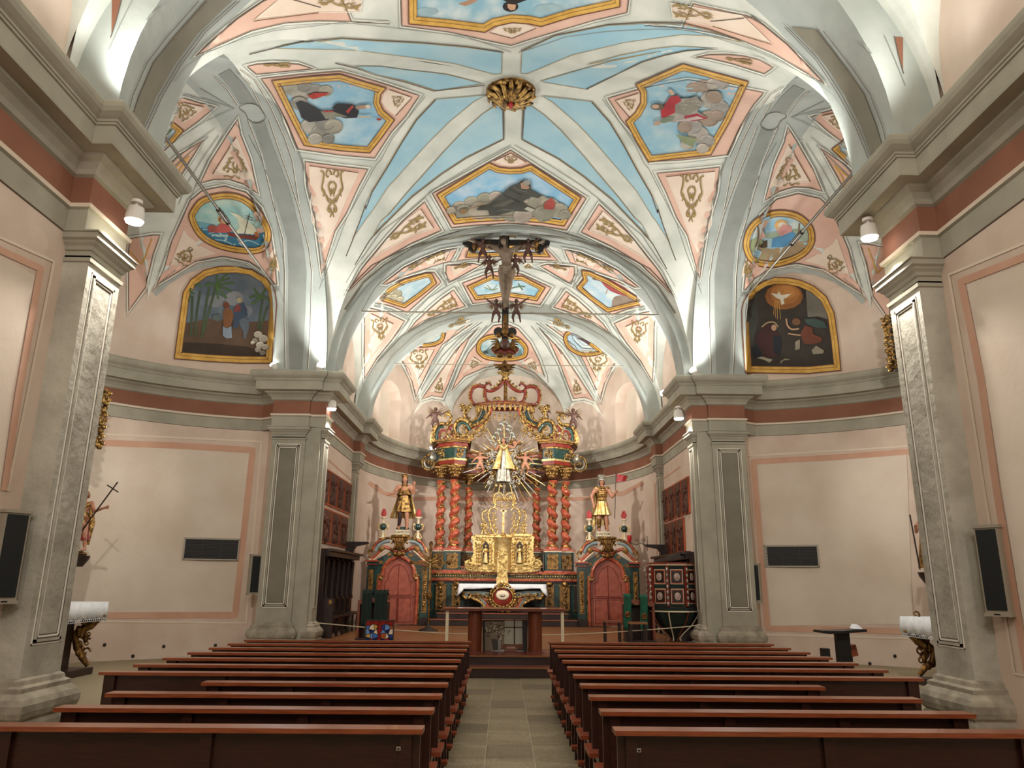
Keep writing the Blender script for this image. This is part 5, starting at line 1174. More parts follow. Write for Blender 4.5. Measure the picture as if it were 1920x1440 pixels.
for q_ in ('960,640', '920,660', '1000,680', '900,720', '870,760', '840,800', '985,720', '1030,760', '820,840', '1050,800'):
    x, z = U(*P('p', q_)[0], 27.1); b.use('silver'); b.ell((x, 27.1, z), (.1, .07, .08), 7, 5); b.ell((x+.07, 27.05, z-.06), (.06, .05, .05), 6, 4)
bo(b, 'clouds', alt)
J = dict(STAND, wrL=(-.25, -.2, .72), elL=(-.2, -.08, .68), wrR=(.34, -.12, .88), elR=(.22, -.06, .74), head=(-.01, -.02, .93))
sx, sz = U(*P('p', '945,1250')[0], 26.6)
o = person('saint_figure', alt, 'skin', (sx, 26.75, sz), 1.5, J, 1.0, .022)
b = MB(); b.use('silver'); skirt(b, (sx, 26.75), sz-.1, sz+1.1, .24, .14, 9, .25, .7); b.use('giltp'); skirt(b, (sx, 26.72), sz+.35, sz+1.25, .34, .12, 6, .3, .6, a0=.95*pi, a1=1.4*pi); skirt(b, (sx, 26.72), sz+.35, sz+1.25, .34, .12, 6, .3, .6, a0=1.6*pi, a1=2.05*pi); b.use('redd'); skirt(b, (sx, 26.78), sz+.3, sz+1.2, .36, .13, 6, .2, .5, a0=0, a1=pi); b.use('gilt'); b.ell((sx, 26.74, sz+1.12), (.19, .13, .15), 10, 8); b.use('giltp'); b.tube([(sx-.12, 26.62, sz+1.2), (sx, 26.58, sz+1.05), (sx+.12, 26.62, sz+1.2)], .05, 6); bo(b, 'vestment', o)
hd = V((sx-.01, 26.72, sz+.93*1.5)); hairdo(o, 'beard_and_hair', 'hair', hd, .085)
for q_, s in (('690,1190', -1), ('1180,1190', 1)):
    x, z = U(*P('p', q_)[0], 26.6); cherub(alt, (x, 26.65, z), .8, s, None, 'cherub', 'skin')
x, z = U(*P('p', '1070,870')[0], 26.7); b = MB().use('skin'); b.ell((x, 26.7, z), (.09, .09, .1), 8, 6); b.use('giltd'); b.ell((x-.13, 26.75, z), (.13, .03, .06), 8, 5); b.ell((x+.13, 26.75, z), (.13, .03, .06), 8, 5); b.use('hair'); b.ell((x, 26.74, z+.04), (.09, .08, .08), 8, 6); bo(b, 'cherub_head', alt)

# ================================================================== tabernacle
tb = empty('tabernacle', (XC-.03, 26.55, 2.24), 0, 'bright gold tabernacle with saints in niches and an openwork crest', 'tabernacle')
tc = XC-.03
def Uq(s_, y=26.5): return [U(a[0], a[1], y) for a in P('q', s_)]
b = MB().use('giltb')
b.use('giltb'); fpx(b, P('q', '600,620 640,600 850,600 930,590 1060,600 1250,600 1280,620 1268,660 1265,800 1285,860 1340,890 1340,960 1300,990 1140,1000 930,1000 560,990 530,950 530,880 600,850 622,800 622,660'), 26.72, .3)
b.use('giltp'); cxq = U(*P('q', '935,800')[0], 26.4)[0]
zt, zb2 = Uq('935,620')[0][1], Uq('935,1000')[0][1]
b.lathe([(.34, 0), (.36, .04), (.31, .08), (.31, zt-zb2-.1), (.35, zt-zb2-.04), (.37, zt-zb2)], (cxq, 26.5, zb2), 24, 1, .8)
b.use('giltb')
for q_ in ('640,600 850,590', '1030,590 1250,600'):
    a = Uq(q_); 
    for i in range(9): b.ell((a[0][0]+(a[1][0]-a[0][0])*i/8, 26.42, a[0][1]), (.05, .05, .03), 6, 4)
    b.bb(a[0][0], a[1][0], 26.36, 26.45, a[0][1]-.06, a[0][1]+.02)
foliage(b, *sorted((Uq('640,700')[0][0], Uq('1240,700')[0][0])), Uq('700,990')[0][1], Uq('700,910')[0][1], 26.41, 90, .055); foliage(b, *sorted((Uq('640,700')[0][0], Uq('1240,700')[0][0])), Uq('700,680')[0][1], Uq('700,625')[0][1], 26.41, 80, .05)
for q_ in ('580,920', '1295,920'):
    x, z = Uq(q_)[0]; s = -1 if q_[0] == '5' else 1; spiral3(b, (x, 26.4, z), .2, .05, 0, 1.2, s, n=20); foliage(b, x-.15, x+.15, z-.15, z+.2, 26.38, 16, .07)
bo(b, 'case', tb)
b = MB().use('giltb'); z = Uq('935,870')[0][1]; b.prism([(-.17, -.55), (.17, -.55), (.17, .2), (.1, .34), (0, .4), (-.1, .34), (-.17, .2)], lambda u, v, d: (cxq+u, 26.24+d, z+v), 0, .05)
foliage(b, cxq-.12, cxq+.13, z-.5, z+.32, 26.22, 46, .05); b.use('giltp'); b.bb(cxq-.2, cxq+.2, 26.2, 26.3, z-1.0+.06, z-.56); b.ell((cxq, 26.19, z-.75), (.07, .04, .12), 8, 6); bo(b, 'door', tb)
for q_ in ('665', '690', '800', '1050', '1172', '1200'):
    x, z0 = Uq(q_+',900')[0]; z1 = Uq(q_+',685')[0][1]; b = MB().use('giltp'); pts = [(x+.018*cos(i*1.1), 26.36+.018*sin(i*1.1), z0+(z1-z0)*i/34) for i in range(35)]; b.tube(pts, .035, 7); b.bb(x-.045, x+.045, 26.31, 26.42, z1, z1+.07); b.bb(x-.045, x+.045, 26.31, 26.42, z0-.06, z0); bo(b, 'small_twisted_column', tb)
for q_ in ('752,905', '1118,905'):
    x, z = Uq(q_)[0]; b = MB().use('dwood'); b.prism([(-.11, .0), (.11, 0), (.11, .62), (.06, .72), (0, .75), (-.06, .72), (-.11, .62)], lambda u, v, d: (x+u, 26.4+d, z+v), -.01, .02)
    b.use('giltb'); b.tube([(x-.12, 26.37, z), (x-.12, 26.37, z+.62), (x, 26.37, z+.78), (x+.12, 26.37, z+.62), (x+.12, 26.37, z)], .018, 5); o = bo(b, 'niche', tb)
    b = MB().use('giltp'); skirt(b, (x, 26.34), z+.03, z+.42, .085, .05, 6, .15, .6, 30); b.ell((x, 26.34, z+.44), (.07, .05, .09), 8, 6); b.ell((x, 26.33, z+.58), (.04, .04, .05), 8, 6); b.tube([(x-.06, 26.32, z+.5), (x-.08, 26.27, z+.38), (x-.02, 26.25, z+.36)], .018, 5); b.tube([(x+.06, 26.32, z+.5), (x+.08, 26.27, z+.4), (x+.03, 26.25, z+.42)], .018, 5); bo(b, 'small_saint', o)
b = MB()
def tq(m, s_, r, r1=None, y=26.5): b.use(m); tpx(b, P('q', s_), y, r, r1, 7)
tq('giltp', '860,590 820,540 800,460 780,380 800,320 850,300 880,330', .045, .03); tq('giltp', '840,590 790,590 740,560 735,500 700,490 720,470 760,490', .04, .02); tq('giltb', '710,590 720,540 760,480 720,430 720,360 770,320', .04, .03); tq('giltp', '850,300 860,250 840,215 850,160 900,140 935,165 950,200', .045, .03)
tq('giltb', '870,590 880,540 840,480 830,410 850,380', .03, .02); tq('giltb', '880,420 850,440 870,480', .025, .015); tq('giltp', '850,215 900,205 950,205', .04, .04); tq('giltb', '820,250 870,260', .04, .02)
foliage(b, *sorted((Uq('720,400')[0][0], Uq('860,400')[0][0])), Uq('700,580')[0][1], Uq('700,340')[0][1], 26.48, 60, .06); foliage(b, *sorted((Uq('840,400')[0][0], Uq('950,400')[0][0])), Uq('700,300')[0][1], Uq('700,170')[0][1], 26.48, 34, .055)
b.v = b.v; mirx(b, Uq('952,400')[0][0]); bo(b, 'openwork_crest', tb)
b = MB().use('giltp'); x, z0 = Uq('942,590')[0]; z1 = Uq('942,320')[0][1]; b.bb(x-.035, x+.035, 26.4, 26.46, z0, z1); b.bb(x-.1, x+.1, 26.4, 26.46, z1-.08, z1-.02); b.lathe([(.12, 0), (.08, .05), (.05, .1)], (x, 26.43, z0-.03), 12); bo(b, 'cross', tb)

# ================================================================== front altar table with its cloth
st = empty('sarcophagus_altar', (XC, 25.7, .92), 0, 'curved blue-grey and red altar table with a gilded cartouche below the white cloth', 'altar')
b = MB()
def tu(m, s_, r, r1=None, y=25.2): b.use(m); tpx(b, P('q', s_), y, r, r1, 7)
b.use('bluem'); fpx(b, P('q', '520,1200 700,1195 830,1210 940,1200 1050,1210 1200,1195 1345,1200 1330,1260 1230,1290 1150,1350 1130,1400 735,1400 700,1320 640,1280 540,1260'), 26.2, .95)
b.use('redm'); fpx(b, P('q', '740,1400 760,1330 720,1280 820,1260 1050,1260 1160,1280 1120,1340 1110,1400'), 25.26, .06)
b.use('dwood'); fpx(b, P('q', '545,1150 1335,1150 1330,1195 550,1195'), 26.5, 1.1)
bo(b, 'altar_body', st)
b = MB()
tu('gilt', '520,1205 510,1240 535,1275 580,1270 585,1235 555,1225', .06, .035); tu('gilt', '600,1275 660,1300 720,1340 745,1400', .05, .04); tu('giltd', '590,1240 680,1240 760,1260 820,1300', .04, .03); tu('gilt', '760,1290 790,1340 850,1370 900,1390', .035, .03)
foliage(b, *sorted((Uq('620,1250', 25.2)[0][0], Uq('800,1250', 25.2)[0][0])), Uq('700,1300', 25.2)[0][1], Uq('700,1225', 25.2)[0][1], 25.2, 30, .055)
pair(b, 'gilded_scroll', st, Uq('940,1250', 25.2)[0][0])
b = MB(); x, z = Uq('935,1265', 25.1)[0]
b.use('redd'); b.ell((x, 25.2, z), (.36, .12, .33), 20, 12); b.use('gilt')
for i in range(26): a = 2*pi*i/26; b.ell((x+.41*cos(a), 25.12, z+.38*sin(a)), (.06, .06, .06), 6, 5)
b.tube([(x+.34*cos(i*.314), 25.1, z+.3*sin(i*.314)) for i in range(21)], .03, 6); b.use('cream'); b.ell((x, 25.08, z+.06), (.22, .04, .15), 14, 8); b.use('silver'); b.ell((x, 25.05, z+.05), (.1, .03, .05), 8, 6); b.use('gilt'); foliage(b, x-.25, x+.25, z+.28, z+.4, 25.12, 18, .06); foliage(b, x-.3, x+.3, z-.45, z-.34, 25.12, 18, .05)
bo(b, 'cartouche', st)
cl = MB().use('cloth'); y0, y1 = 25.12, 26.6
xl, zt = U(860, 1093, y0); xr = U(1024, 1093, y0)[0]; zt -= .02
rows = []
for j in range(41):
    t = j/40; x = xl+(xr-xl)*t; rows.append([(x, y1, zt), (x, y0+.03, zt), (x, y0, zt-.03), (x+.004*sin(j*1.7), y0-.02-.012*sin(j*.9), zt-.1-.012*sin(j*.35)), (x+.006*sin(j*1.3), y0-.03-.015*sin(j*.9), zt-.15-.02*sin(j*.3))])
cl.grid(rows, True)
for xx, s in ((xl, -1), (xr, 1)):
    cl.grid([[(xx, y1-.05*k, zt-.0), (xx+s*.02, y1-.05*k, zt-.1), (xx+s*(.05+.02*sin(k)), y1-.05*k, zt-.38-.04*sin(k*1.2))] for k in range(27)], True)
    cl.grid([[(xx-s*.1*k, y0-.03-.02*sin(k*2), zt-.12), (xx-s*(.1*k-.06), y0-.04-.01*k, zt-.42+.1*k)] for k in range(3)], True)
o = bo(cl, 'altar_cloth'); tag(o, 'white linen cloth hanging over both ends of the sarcophagus altar', 'tablecloth'); so = o.modifiers.new('t', 'SOLIDIFY'); so.thickness = .012

# ================================================================== side doors of the high altar
def portal(cxm, s, label):
    # cxm: centre of the door; s = +1 when the outer side is to the right
    r = empty('altar_doorway', (cxm, 27.6, .37), 0, label, 'doorway'); y = 27.3
    X = lambda u: cxm+u
    A = [(-.62, .37), (-.62, 1.75), (-.52, 1.82), (-.5, 2.05), (-.36, 2.3), (-.18, 2.42), (0, 2.5), (.18, 2.42), (.36, 2.3), (.5, 2.05), (.52, 1.82), (.62, 1.75), (.62, .37)]
    d = MB().use('door'); d.prism([(X(u), v) for u, v in A][::-1], lambda u, v, k: (u, k, v), y+.12, y+.06); do = bo(d, 'door', r)
    l = MB().use('redd')
    for q_ in ([(-.46, .45), (-.46, 1.2), (-.03, 1.2), (-.03, .45), (-.46, .45)], [(.03, .45), (.03, 1.2), (.46, 1.2), (.46, .45), (.03, .45)], [(-.46, 1.3), (-.46, 1.7), (-.36, 1.8), (-.34, 2.0), (-.2, 2.2), (0, 2.3), (.2, 2.2), (.34, 2.0), (.36, 1.8), (.46, 1.7), (.46, 1.3), (-.46, 1.3)], [(0, .4), (0, 2.3)], [(-.6, 1.25), (.6, 1.25)]):
        l.tube([(X(u), y+.05, v) for u, v in q_], .012, 5, False)
    bo(l, 'door_moulding', do)
    f = MB().use('redm'); f.tube([(X(u*1.08), y, v*1.0+(.05 if v > 1 else 0)) for u, v in smooth(A, False, 3)], .065, 8); f.use('gilt'); f.tube([(X(u*1.19), y-.02, v+(.1 if v > 1 else 0)) for u, v in smooth(A, False, 3)], .018, 6)
    for k in (-1, 1): f.ell((X(k*.62), y-.04, 1.82), (.07, .05, .07), 8, 6); spiral3(f, (X(k*.6), y-.05, 1.9), .1, .025, 0, 1.1, k, n=14)
    bo(f, 'door_frame', r)
    g = MB().use('greenm'); B = [(-.72, .37), (-.72, 1.8), (-.62, 2.1), (-.42, 2.42), (-.2, 2.58), (0, 2.7), (.2, 2.58), (.42, 2.42), (.62, 2.1), (.72, 1.8), (.72, .37), (1.0, .37), (1.0, 2.3), (.75, 2.45), (.45, 2.62), (.2, 2.78), (0, 2.95), (-.2, 2.78), (-.45, 2.62), (-.75, 2.45), (-1.0, 2.3), (-1.0, .37)]
    g.prism([(X(u), v) for u, v in B], lambda u, v, k: (u, k, v), y+.2, y); g.use('ochre')
    for k in range(11):
        a = .35+k*.25
        if k % 2: g.box((X(-.78*cos(a)), y-.01, 1.9+.78*sin(a)), (.14, .03, .1))
    bo(g, 'green_surround', r)
    for k in (-1, 1):
        p_ = MB().use('greenm'); a, c = sorted((X(k*.8), X(k*1.08))); p_.bb(a, c, y-.12, y+.2, .37, 2.25)
        for z0, z1, e, m in ((2.25, 2.29, .04, 'redd'), (2.29, 2.36, .02, 'greenm'), (2.36, 2.41, .08, 'redm'), (.37, .6, .03, 'dwood')): p_.use(m); p_.bb(a-e, c+e, y-.12-e, y+.2, z0, z1)
        p_.use('ochre'); p_.bb(a+.06, c-.06, y-.14, y-.1, .75, 2.1); o = bo(p_, 'pilaster', r)
        h = MB().use('gilt'); drop(h, (a+c)/2, .8, 2.05, y-.14, .07); bo(h, 'gilded_garland', o)
    t = MB()
    for k in (-1, 1):
        def tt(m, q_, r0, r1, dy=0): t.use(m); t.tube([(X(k*u), y-.05+dy, v) for u, v in smooth(q_, False, 5)], [r0+(r1-r0)*i/(5*(len(q_)-1)) for i in range(5*(len(q_)-1)+1)], 7)
        tt('redm', [(.98, 2.42), (.86, 2.5), (.72, 2.62), (.6, 2.8), (.45, 2.82), (.2, 2.72), (.02, 2.72)], .075, .05); tt('cream', [(1.0, 2.36), (.84, 2.44), (.66, 2.6), (.5, 2.72)], .03, .025, -.06)
        tt('bluem', [(.85, 2.72), (.72, 2.9), (.55, 3.0), (.35, 3.02)], .09, .05, -.02); tt('gilt', [(.98, 2.66), (.9, 2.85), (.72, 3.03), (.5, 3.12), (.3, 3.12), (.22, 3.02), (.3, 2.95)], .06, .03, -.05); tt('redm', [(.92, 2.74), (.8, 2.96), (.62, 3.06)], .04, .03, -.1)
        tt('giltd', [(.2, 3.1), (.12, 2.9), (.22, 2.75), (.3, 2.8)], .06, .03, -.08); tt('gilt', [(1.0, 2.5), (1.08, 2.6), (1.05, 2.75), (.98, 2.7)], .035, .02)
        t.use('cream'); t.ell((X(k*1.0), y-.1, 2.4), (.06, .05, .06), 8, 6)
    t.use('giltd'); t.ell((X(0), y-.12, 2.62), (.1, .08, .1), 8, 6); t.ell((X(-.13), y-.1, 2.62), (.1, .04, .07), 8, 6); t.ell((X(.13), y-.1, 2.62), (.1, .04, .07), 8, 6)
    t.use('ochre'); t.ell((X(.62), y-.1, 2.78), (.12, .05, .1), 8, 6); t.ell((X(-.62), y-.1, 2.78), (.12, .05, .1), 8, 6)
    for i in range(6): t.use('giltd'); t.tube([(X(-.12+.048*i), y-.15, 3.12), (X((-.12+.048*i)*.5), y-.2, 2.95), (X((-.12+.048*i)*.7), y-.13, 2.74)], [.035, .03, .02], 6)
    bo(t, 'scrolled_pediment', r)
    c = MB().use('gilt')
    c.lathe([(.16, 0), (.3, .05), (.34, .08), (.34, .12), (.27, .14)], (cxm, y-.02, 3.1), 20, 1, .7); bo(c, 'statue_bracket', r)
    for k in (-1, 1):
        ux = X(k*.62); q = MB().use('redm'); q.bb(ux-.12, ux+.12, y-.1, y+.12, 2.98, 3.12); q.use('cream'); q.lathe([(.13, .0), (.06, .05), (.045, .2), (.07, .27)], (ux, y, 3.12), 12)
        q.use('greenm'); q.ell((ux, y, 3.5), (.12, .12, .13), 12, 8); q.use('cream'); q.lathe([(.05, 0), (.04, .12), (.06, .18), (.13, .22), (.1, .24)], (ux, y, 3.6), 12); q.use('giltp')
        for e in (-1, 1): q.tube([(ux+e*.06, y-.02, 3.4), (ux+e*.16, y-.02, 3.42), (ux+e*.18, y-.02, 3.55), (ux+e*.14, y-.02, 3.62), (ux+e*.1, y-.02, 3.56)], .022, 6); q.tube([(ux+e*.05, y-.02, 3.3), (ux+e*.12, y-.02, 3.2), (ux+e*.13, y-.02, 3.14)], .02, 6)
        q = bo(q, 'urn', r); fm_ = MB().use('flame')
        for e in range(6): a = e*1.05; fm_.tube([(ux+.03*cos(a), y+.03*sin(a), 3.82), (ux+.07*cos(a+.6), y+.05*sin(a), 3.95), (ux+.03*cos(a+1), y, 4.06+.03*(e % 3))], [.03, .045, .01], 6)
        bo(fm_, 'flame', q)
    r.location = (cxm*.935, 25.5, .37); r.scale = (.935, .935, .985)
    return r
pL = portal(-3.78, -1, 'green and salmon altar doorway left of the high altar, with scrolled pediment and urns')
pR = portal(3.55, 1, 'green and salmon altar doorway right of the high altar, with scrolled pediment and urns')
# statues over the doors
def plinth(r, x, y, z, txt):
    b = MB().use('cream'); b.bb(x-.25, x+.25, y-.15, y+.15, z, z+.17); o = bo(b, 'plinth', r); textmesh(txt, .115, .003, 'inscription', 'dwood', r, (x, y-.154, z+.083))
x, y, z = -3.7, 27.28, 3.24
r = empty('saint_statue', (x, y, z), 0, 'gilded bearded king statue in a cape, standing over the left altar door', 'statue'); plinth(r, x, y, z, "S.AMEDEE")
z += .17; h = 1.9
o = person('figure', r, 'skin', (x, y, z), h, dict(STAND, elL=(-.2, 0, .68), wrL=(-.27, -.12, .64), elR=(.18, -.02, .68), wrR=(.19, -.12, .82)), 1.05, .024)
b = MB().use('gilt'); skirt(b, (x, y), z+.62, z+1.3, .27, .14, 7, .13, .75); b.ell((x, y-.01, z+1.36), (.19, .14, .24), 12, 8); bo(b, 'tunic', o)
b = MB().use('giltp'); skirt(b, (x, y+.07), z+.42, z+1.55, .46, .16, 9, .12, .6, a0=-.25, a1=pi+.25); b.use('giltd'); skirt(b, (x, y), z+1.22, z+1.62, .27, .1, 8, .06, .75); bo(b, 'cape', o)
b = MB().use('dwood')
for s in (-1, 1): b.tube([(x+s*.11, y-.02, z+.62), (x+s*.12, y-.05, z+.4), (x+s*.14, y, z+.1)], [.085, .07, .055], 8)
bo(b, 'hose', o); hairdo(o, 'beard_and_hair', 'hair', (x, y-.03, z+.93*h), .105); b = MB().use('giltd'); b.lathe([(.1, 0), (.12, .1), (.09, .15)], (x, y, z+.955*h), 10); 
for k in range(6): b.ell((x+.12*cos(k*1.05), y+.12*sin(k*1.05), z+.955*h+.11), (.025, .025, .03), 5, 4)
bo(b, 'crown', o)
b = MB().use('greenm'); b.ell((x-.02, y+.1, z+.05), (.25, .15, .07), 10, 6); bo(b, 'ground', r)
x, y, z = 3.4, 27.28, 3.24
r = empty('saint_statue', (x, y, z), 0, 'gilded armoured soldier statue with plumed helmet and red pennant, over the right altar door', 'statue'); plinth(r, x, y, z, "S.VICTOR")
z += .17
o = person('figure', r, 'skin', (x, y, z), h, dict(STAND, elL=(-.2, 0, .66), wrL=(-.17, -.04, .5), elR=(.19, -.02, .64), wrR=(.24, -.08, .72)), 1.05, .024)
b = MB().use('gilt'); b.ell((x, y-.01, z+1.36), (.2, .15, .27), 12, 8); b.ell((x, y-.02, z+1.12), (.17, .14, .12), 12, 8)
for s in (-1, 1): b.ell((x+s*.21, y, z+1.52), (.09, .09, .09), 8, 6)
b.use('giltd')
for k in range(5): b.tube([(x-.12, y-.13, z+1.25+.07*k), (x, y-.17, z+1.22+.07*k), (x+.12, y-.13, z+1.25+.07*k)], .014, 5)
bo(b, 'cuirass', o)
b = MB().use('giltp'); skirt(b, (x, y), z+.58, z+1.14, .3, .15, 13, .16, .8); b.use('giltp'); skirt(b, (x-.08, y+.12), z+.25, z+1.5, .3, .15, 7, .2, .5, a0=.1, a1=pi); bo(b, 'skirt_and_cloak', o)
b = MB().use('giltd')
for s in (-1, 1): b.tube([(x+s*.12, y-.03, z+.45), (x+s*.13, y-.02, z+.25), (x+s*.14, y, z+.08)], [.075, .075, .06], 8)
bo(b, 'boots', o); hairdo(o, 'beard_and_hair', 'hair', (x, y-.03, z+.93*h), .1, long=.8)
b = MB().use('silver'); c = V((x, y, z+.965*h)); b.ell(c, (.13, .14, .1), 12, 8); b.ell(c+V((0, -.08, -.03)), (.15, .1, .03), 10, 6)
for k in range(6): b.tube([c+V((-.05+.02*k, 0, .08)), c+V((-.1+.04*k, .05, .17)), c+V((-.14+.05*k, .1, .12))], [.03, .035, .015], 6)
bo(b, 'helmet', o)
b = MB().use('dwood'); b.tube([(x+.42, y-.1, z+.45), (x+.52, y-.08, z+2.12)], .014, 6); b.use('flame'); rows = []
for i in range(8): t = i/7; rows.append([(x+.52+.42*t, y-.08+.04*sin(t*7), z+2.05-.08*t), (x+.5+.4*t, y-.08+.04*sin(t*7+1), z+1.9-.02*t), (x+.5+.36*t, y-.08+.04*sin(t*7+1), z+1.74+.06*t)])
b.grid(rows, True); b.grid([[(p[0], p[1]+.01, p[2]) for p in r_] for r_ in rows], True, flip=True); bo(b, 'pennant', r)
for o in [o for o in COL.objects if o.name.startswith('saint_statue')]:
    o.location.x *= .935; o.location.y -= 2.08; o.location.z = 3.2; o.scale = (.935, .935, .94)
# sanctuary lamp on its scrolled bracket, right wall of the apse
r = empty('sanctuary_lamp', (4.4, 25.4, 3.0), 0, 'small ruby glass lamp on a scrolled iron bracket right of the altar doorway', 'lamp')
b = MB().use('iron'); xw = 4.68; b.tube([(xw, 25.4, 2.75), (xw, 25.4, 3.25)], .012, 6); b.tube([(xw, 25.4, 2.9), (xw-.2, 25.3, 3.0), (xw-.42, 25.25, 2.95), (xw-.62, 25.2, 3.0)], .012, 6); spiral3(b, (xw-.15, 25.35, 3.08), .08, .009, 0, 1.3, n=18); spiral3(b, (xw-.35, 25.3, 3.08), .07, .009, pi, 1.3, -1, n=18); b.lathe([(.05, 0), (.06, .02), (.02, .03)], (xw-.62, 25.2, 3.0), 10); bo(b, 'bracket', r)
b = MB().use('glassr'); b.lathe([(.05, 0), (.075, .1), (.08, .22), (.07, .22), (.045, .02)], (xw-.62, 25.2, 3.03), 14); bo(b, 'glass', r)
# processional cross
r = empty('processional_cross', (-2.2, 22.0, .37), 0, 'tall gilded standing cross with rays, left of the high altar', 'cross')
b = MB().use('giltd'); b.tube([(-2.2, 22, .45), (-2.2, 22, 2.3)], [.03, .025], 8); b.bb(-2.2-.04, -2.2+.04, 21.97, 22.03, 1.35, 2.75); b.bb(-2.72, -1.68, 21.97, 22.03, 2.2, 2.27)
for k in (-1, 1): b.ell((-2.2+k*.53, 22, 2.235), (.07, .04, .06), 8, 6)
b.ell((-2.2, 22, 2.76), (.06, .04, .08), 8, 6); b.ell((-2.2, 22, 1.33), (.09, .07, .12), 10, 8); bo(b, 'cross_and_shaft', r)
b = MB().use('gilt')
for k in range(4):
    for j in range(5):
        a = pi/4+k*pi/2+(j-2)*.13; L = .5-.06*abs(j-2); b.tube([(-2.2+.08*cos(a), 22.0, 2.235+.08*sin(a)), (-2.2+L*cos(a), 22.0, 2.235+L*sin(a))], [.016, .007], 5)
bo(b, 'rays', r)
b = MB().use('giltp'); b.tube([(-2.2, 21.93, 2.22), (-2.2, 21.93, 1.95), (-2.2, 21.94, 1.72)], [.04, .035, .02], 8); b.tube([(-2.42, 21.95, 2.3), (-2.2, 21.93, 2.2), (-1.98, 21.95, 2.3)], .016, 6); b.ell((-2.2, 21.92, 2.28), (.035, .035, .045), 8, 6); bo(b, 'figure', r)
b = MB().use('dwood'); b.lathe([(.28, 0), (.26, .04), (.08, .1), (.04, .2)], (-2.2, 22, .37), 16); bo(b, 'foot', r)
# ================================================================== crucifix on the tie rod
yc = 18.12; cxz = -.13
cr = empty('crucifix', (cxz, yc, 8.45), 0, 'large hanging crucifix with a pale carved figure and small cherubs below the arch', 'crucifix')
b = MB().use('wood0'); b.bb(cxz-.085, cxz+.085, yc, yc+.09, 7.65, 10.82); b.bb(cxz-.98, cxz+.98, yc, yc+.07, 10.33, 10.48)
for s in (-1, 1):
    for dx, dz in ((.06, 0), (-.1, .17), (-.1, -.17)): b.lathe([(.115, -.05), (.115, .05)], (0, 0, 0), 14) if 0 else b.prism([(cxz+s*(.98+dx)+.12*cos(k*.45), 10.4+dz+.12*sin(k*.45)) for k in range(14)], lambda u, v, d: (u, d, v), yc+.1, yc-.01)
    b.prism([(cxz+s*.17+.125*cos(k*.45), 7.9+.125*sin(k*.45)) for k in range(14)], lambda u, v, d: (u, d, v), yc+.1, yc-.01)
bo(b, 'cross', cr)
h = 1.95; z0 = 8.55
J = dict(head=(-.035, -.06, .925), neck=(-.012, -.03, .855), chest=(0, -.02, .745), waist=(.01, 0, .62), pelvis=(0, -.02, .53), shL=(-.11, -.02, .825), elL=(-.29, -.01, .875), wrL=(-.455, .0, .945), shR=(.11, -.02, .825), elR=(.285, -.01, .87), wrR=(.45, 0, .935),
         hiL=(-.05, -.02, .5), knL=(-.045, -.085, .28), anL=(-.01, -.01, .06), hiR=(.05, -.02, .5), knR=(.05, -.08, .28), anR=(.015, -.03, .07), toe=(0, -.35, -1), look=-.25, tilt=-.3)
o = person('crucified_figure', cr, 'skind', (cxz, yc-.06, z0), h, J, .98, .014)
b = MB().use('dcloth'); skirt(b, (cxz, yc-.08), z0+.86, z0+1.14, .185, .16, 7, .06, .68, 44); b.tube([(cxz-.17, yc-.15, z0+1.1), (cxz, yc-.2, z0+1.04), (cxz+.17, yc-.14, z0+1.12)], .04, 8); b.tube([(cxz-.16, yc-.16, z0+1.0), (cxz+.02, yc-.2, z0+.96), (cxz+.17, yc-.14, z0+1.06)], .035, 8); b.tube([(cxz+.17, yc-.1, z0+1.1), (cxz+.22, yc-.1, z0+.95), (cxz+.2, yc-.08, z0+.78)], [.05, .05, .02], 8); bo(b, 'loincloth', o)
hd = V((cxz-.035*h, yc-.06-.06*h, z0+.925*h)); hairdo(o, 'hair_and_beard', 'hair', hd+V((0, -.02, 0)), .12, long=1.5)
b = MB().use('dwood'); b.tube([(hd.x+.1*cos(k*.42), hd.y+.1*sin(k*.42), hd.z+.06+.01*(k % 2)) for k in range(16)], .016, 5); bo(b, 'crown_of_thorns', o)
b = MB().use('ochre'); b.prism([(-.22, -.1), (-.14, -.06), (.14, -.06), (.24, -.12), (.2, .02), (.26, .1), (.13, .1), (-.13, .1), (-.24, .12), (-.19, .02)], lambda u, v, d: (cxz+.02+u, yc-.06+d-.12*u*u, 10.61+v), 0, .03); sc = bo(b, 'title_scroll', cr)
textmesh('INRI', .12, .004, 'title_letters', 'wood0', sc, (cxz+.02, yc-.07, 10.61))
JC = dict(CH, wrL=(-.42, -.05, .95), elL=(-.26, -.04, .82))
for px, py, hh, s, JJ in ((905, 492, .62, 1, JC), (990, 492, .62, -1, JC), (917, 522, .6, -1, CH), (966, 516, .55, 1, CH), (930, 604, .58, 1, JC), (968, 604, .58, -1, JC)):
    p = atY(px, py, yc-.08); cherub(cr, (p.x, yc-.1, p.z), hh*1.12, s, JJ)
for px, py in ((889, 468), (1006, 464)):
    p = atY(px, py, yc-.1); b = MB().use('giltd'); b.lathe([(.05, 0), (.05, .015), (.015, .04), (.015, .11), (.03, .12), (.06, .2), (.065, .25), (.055, .25), (.02, .14)], (p.x, yc-.1, p.z-.1), 14); bo(b, 'chalice', cr)
b = MB(); zz = 7.55
b.use('redd'); b.prism([(cxz+.36*cos(k*.35), zz-.1+.2*sin(k*.35)*(1 if sin(k*.35) < 0 else .45)) for k in range(18)], lambda u, v, d: (u, d, v), yc+.06, yc-.02)
b.use('giltd')
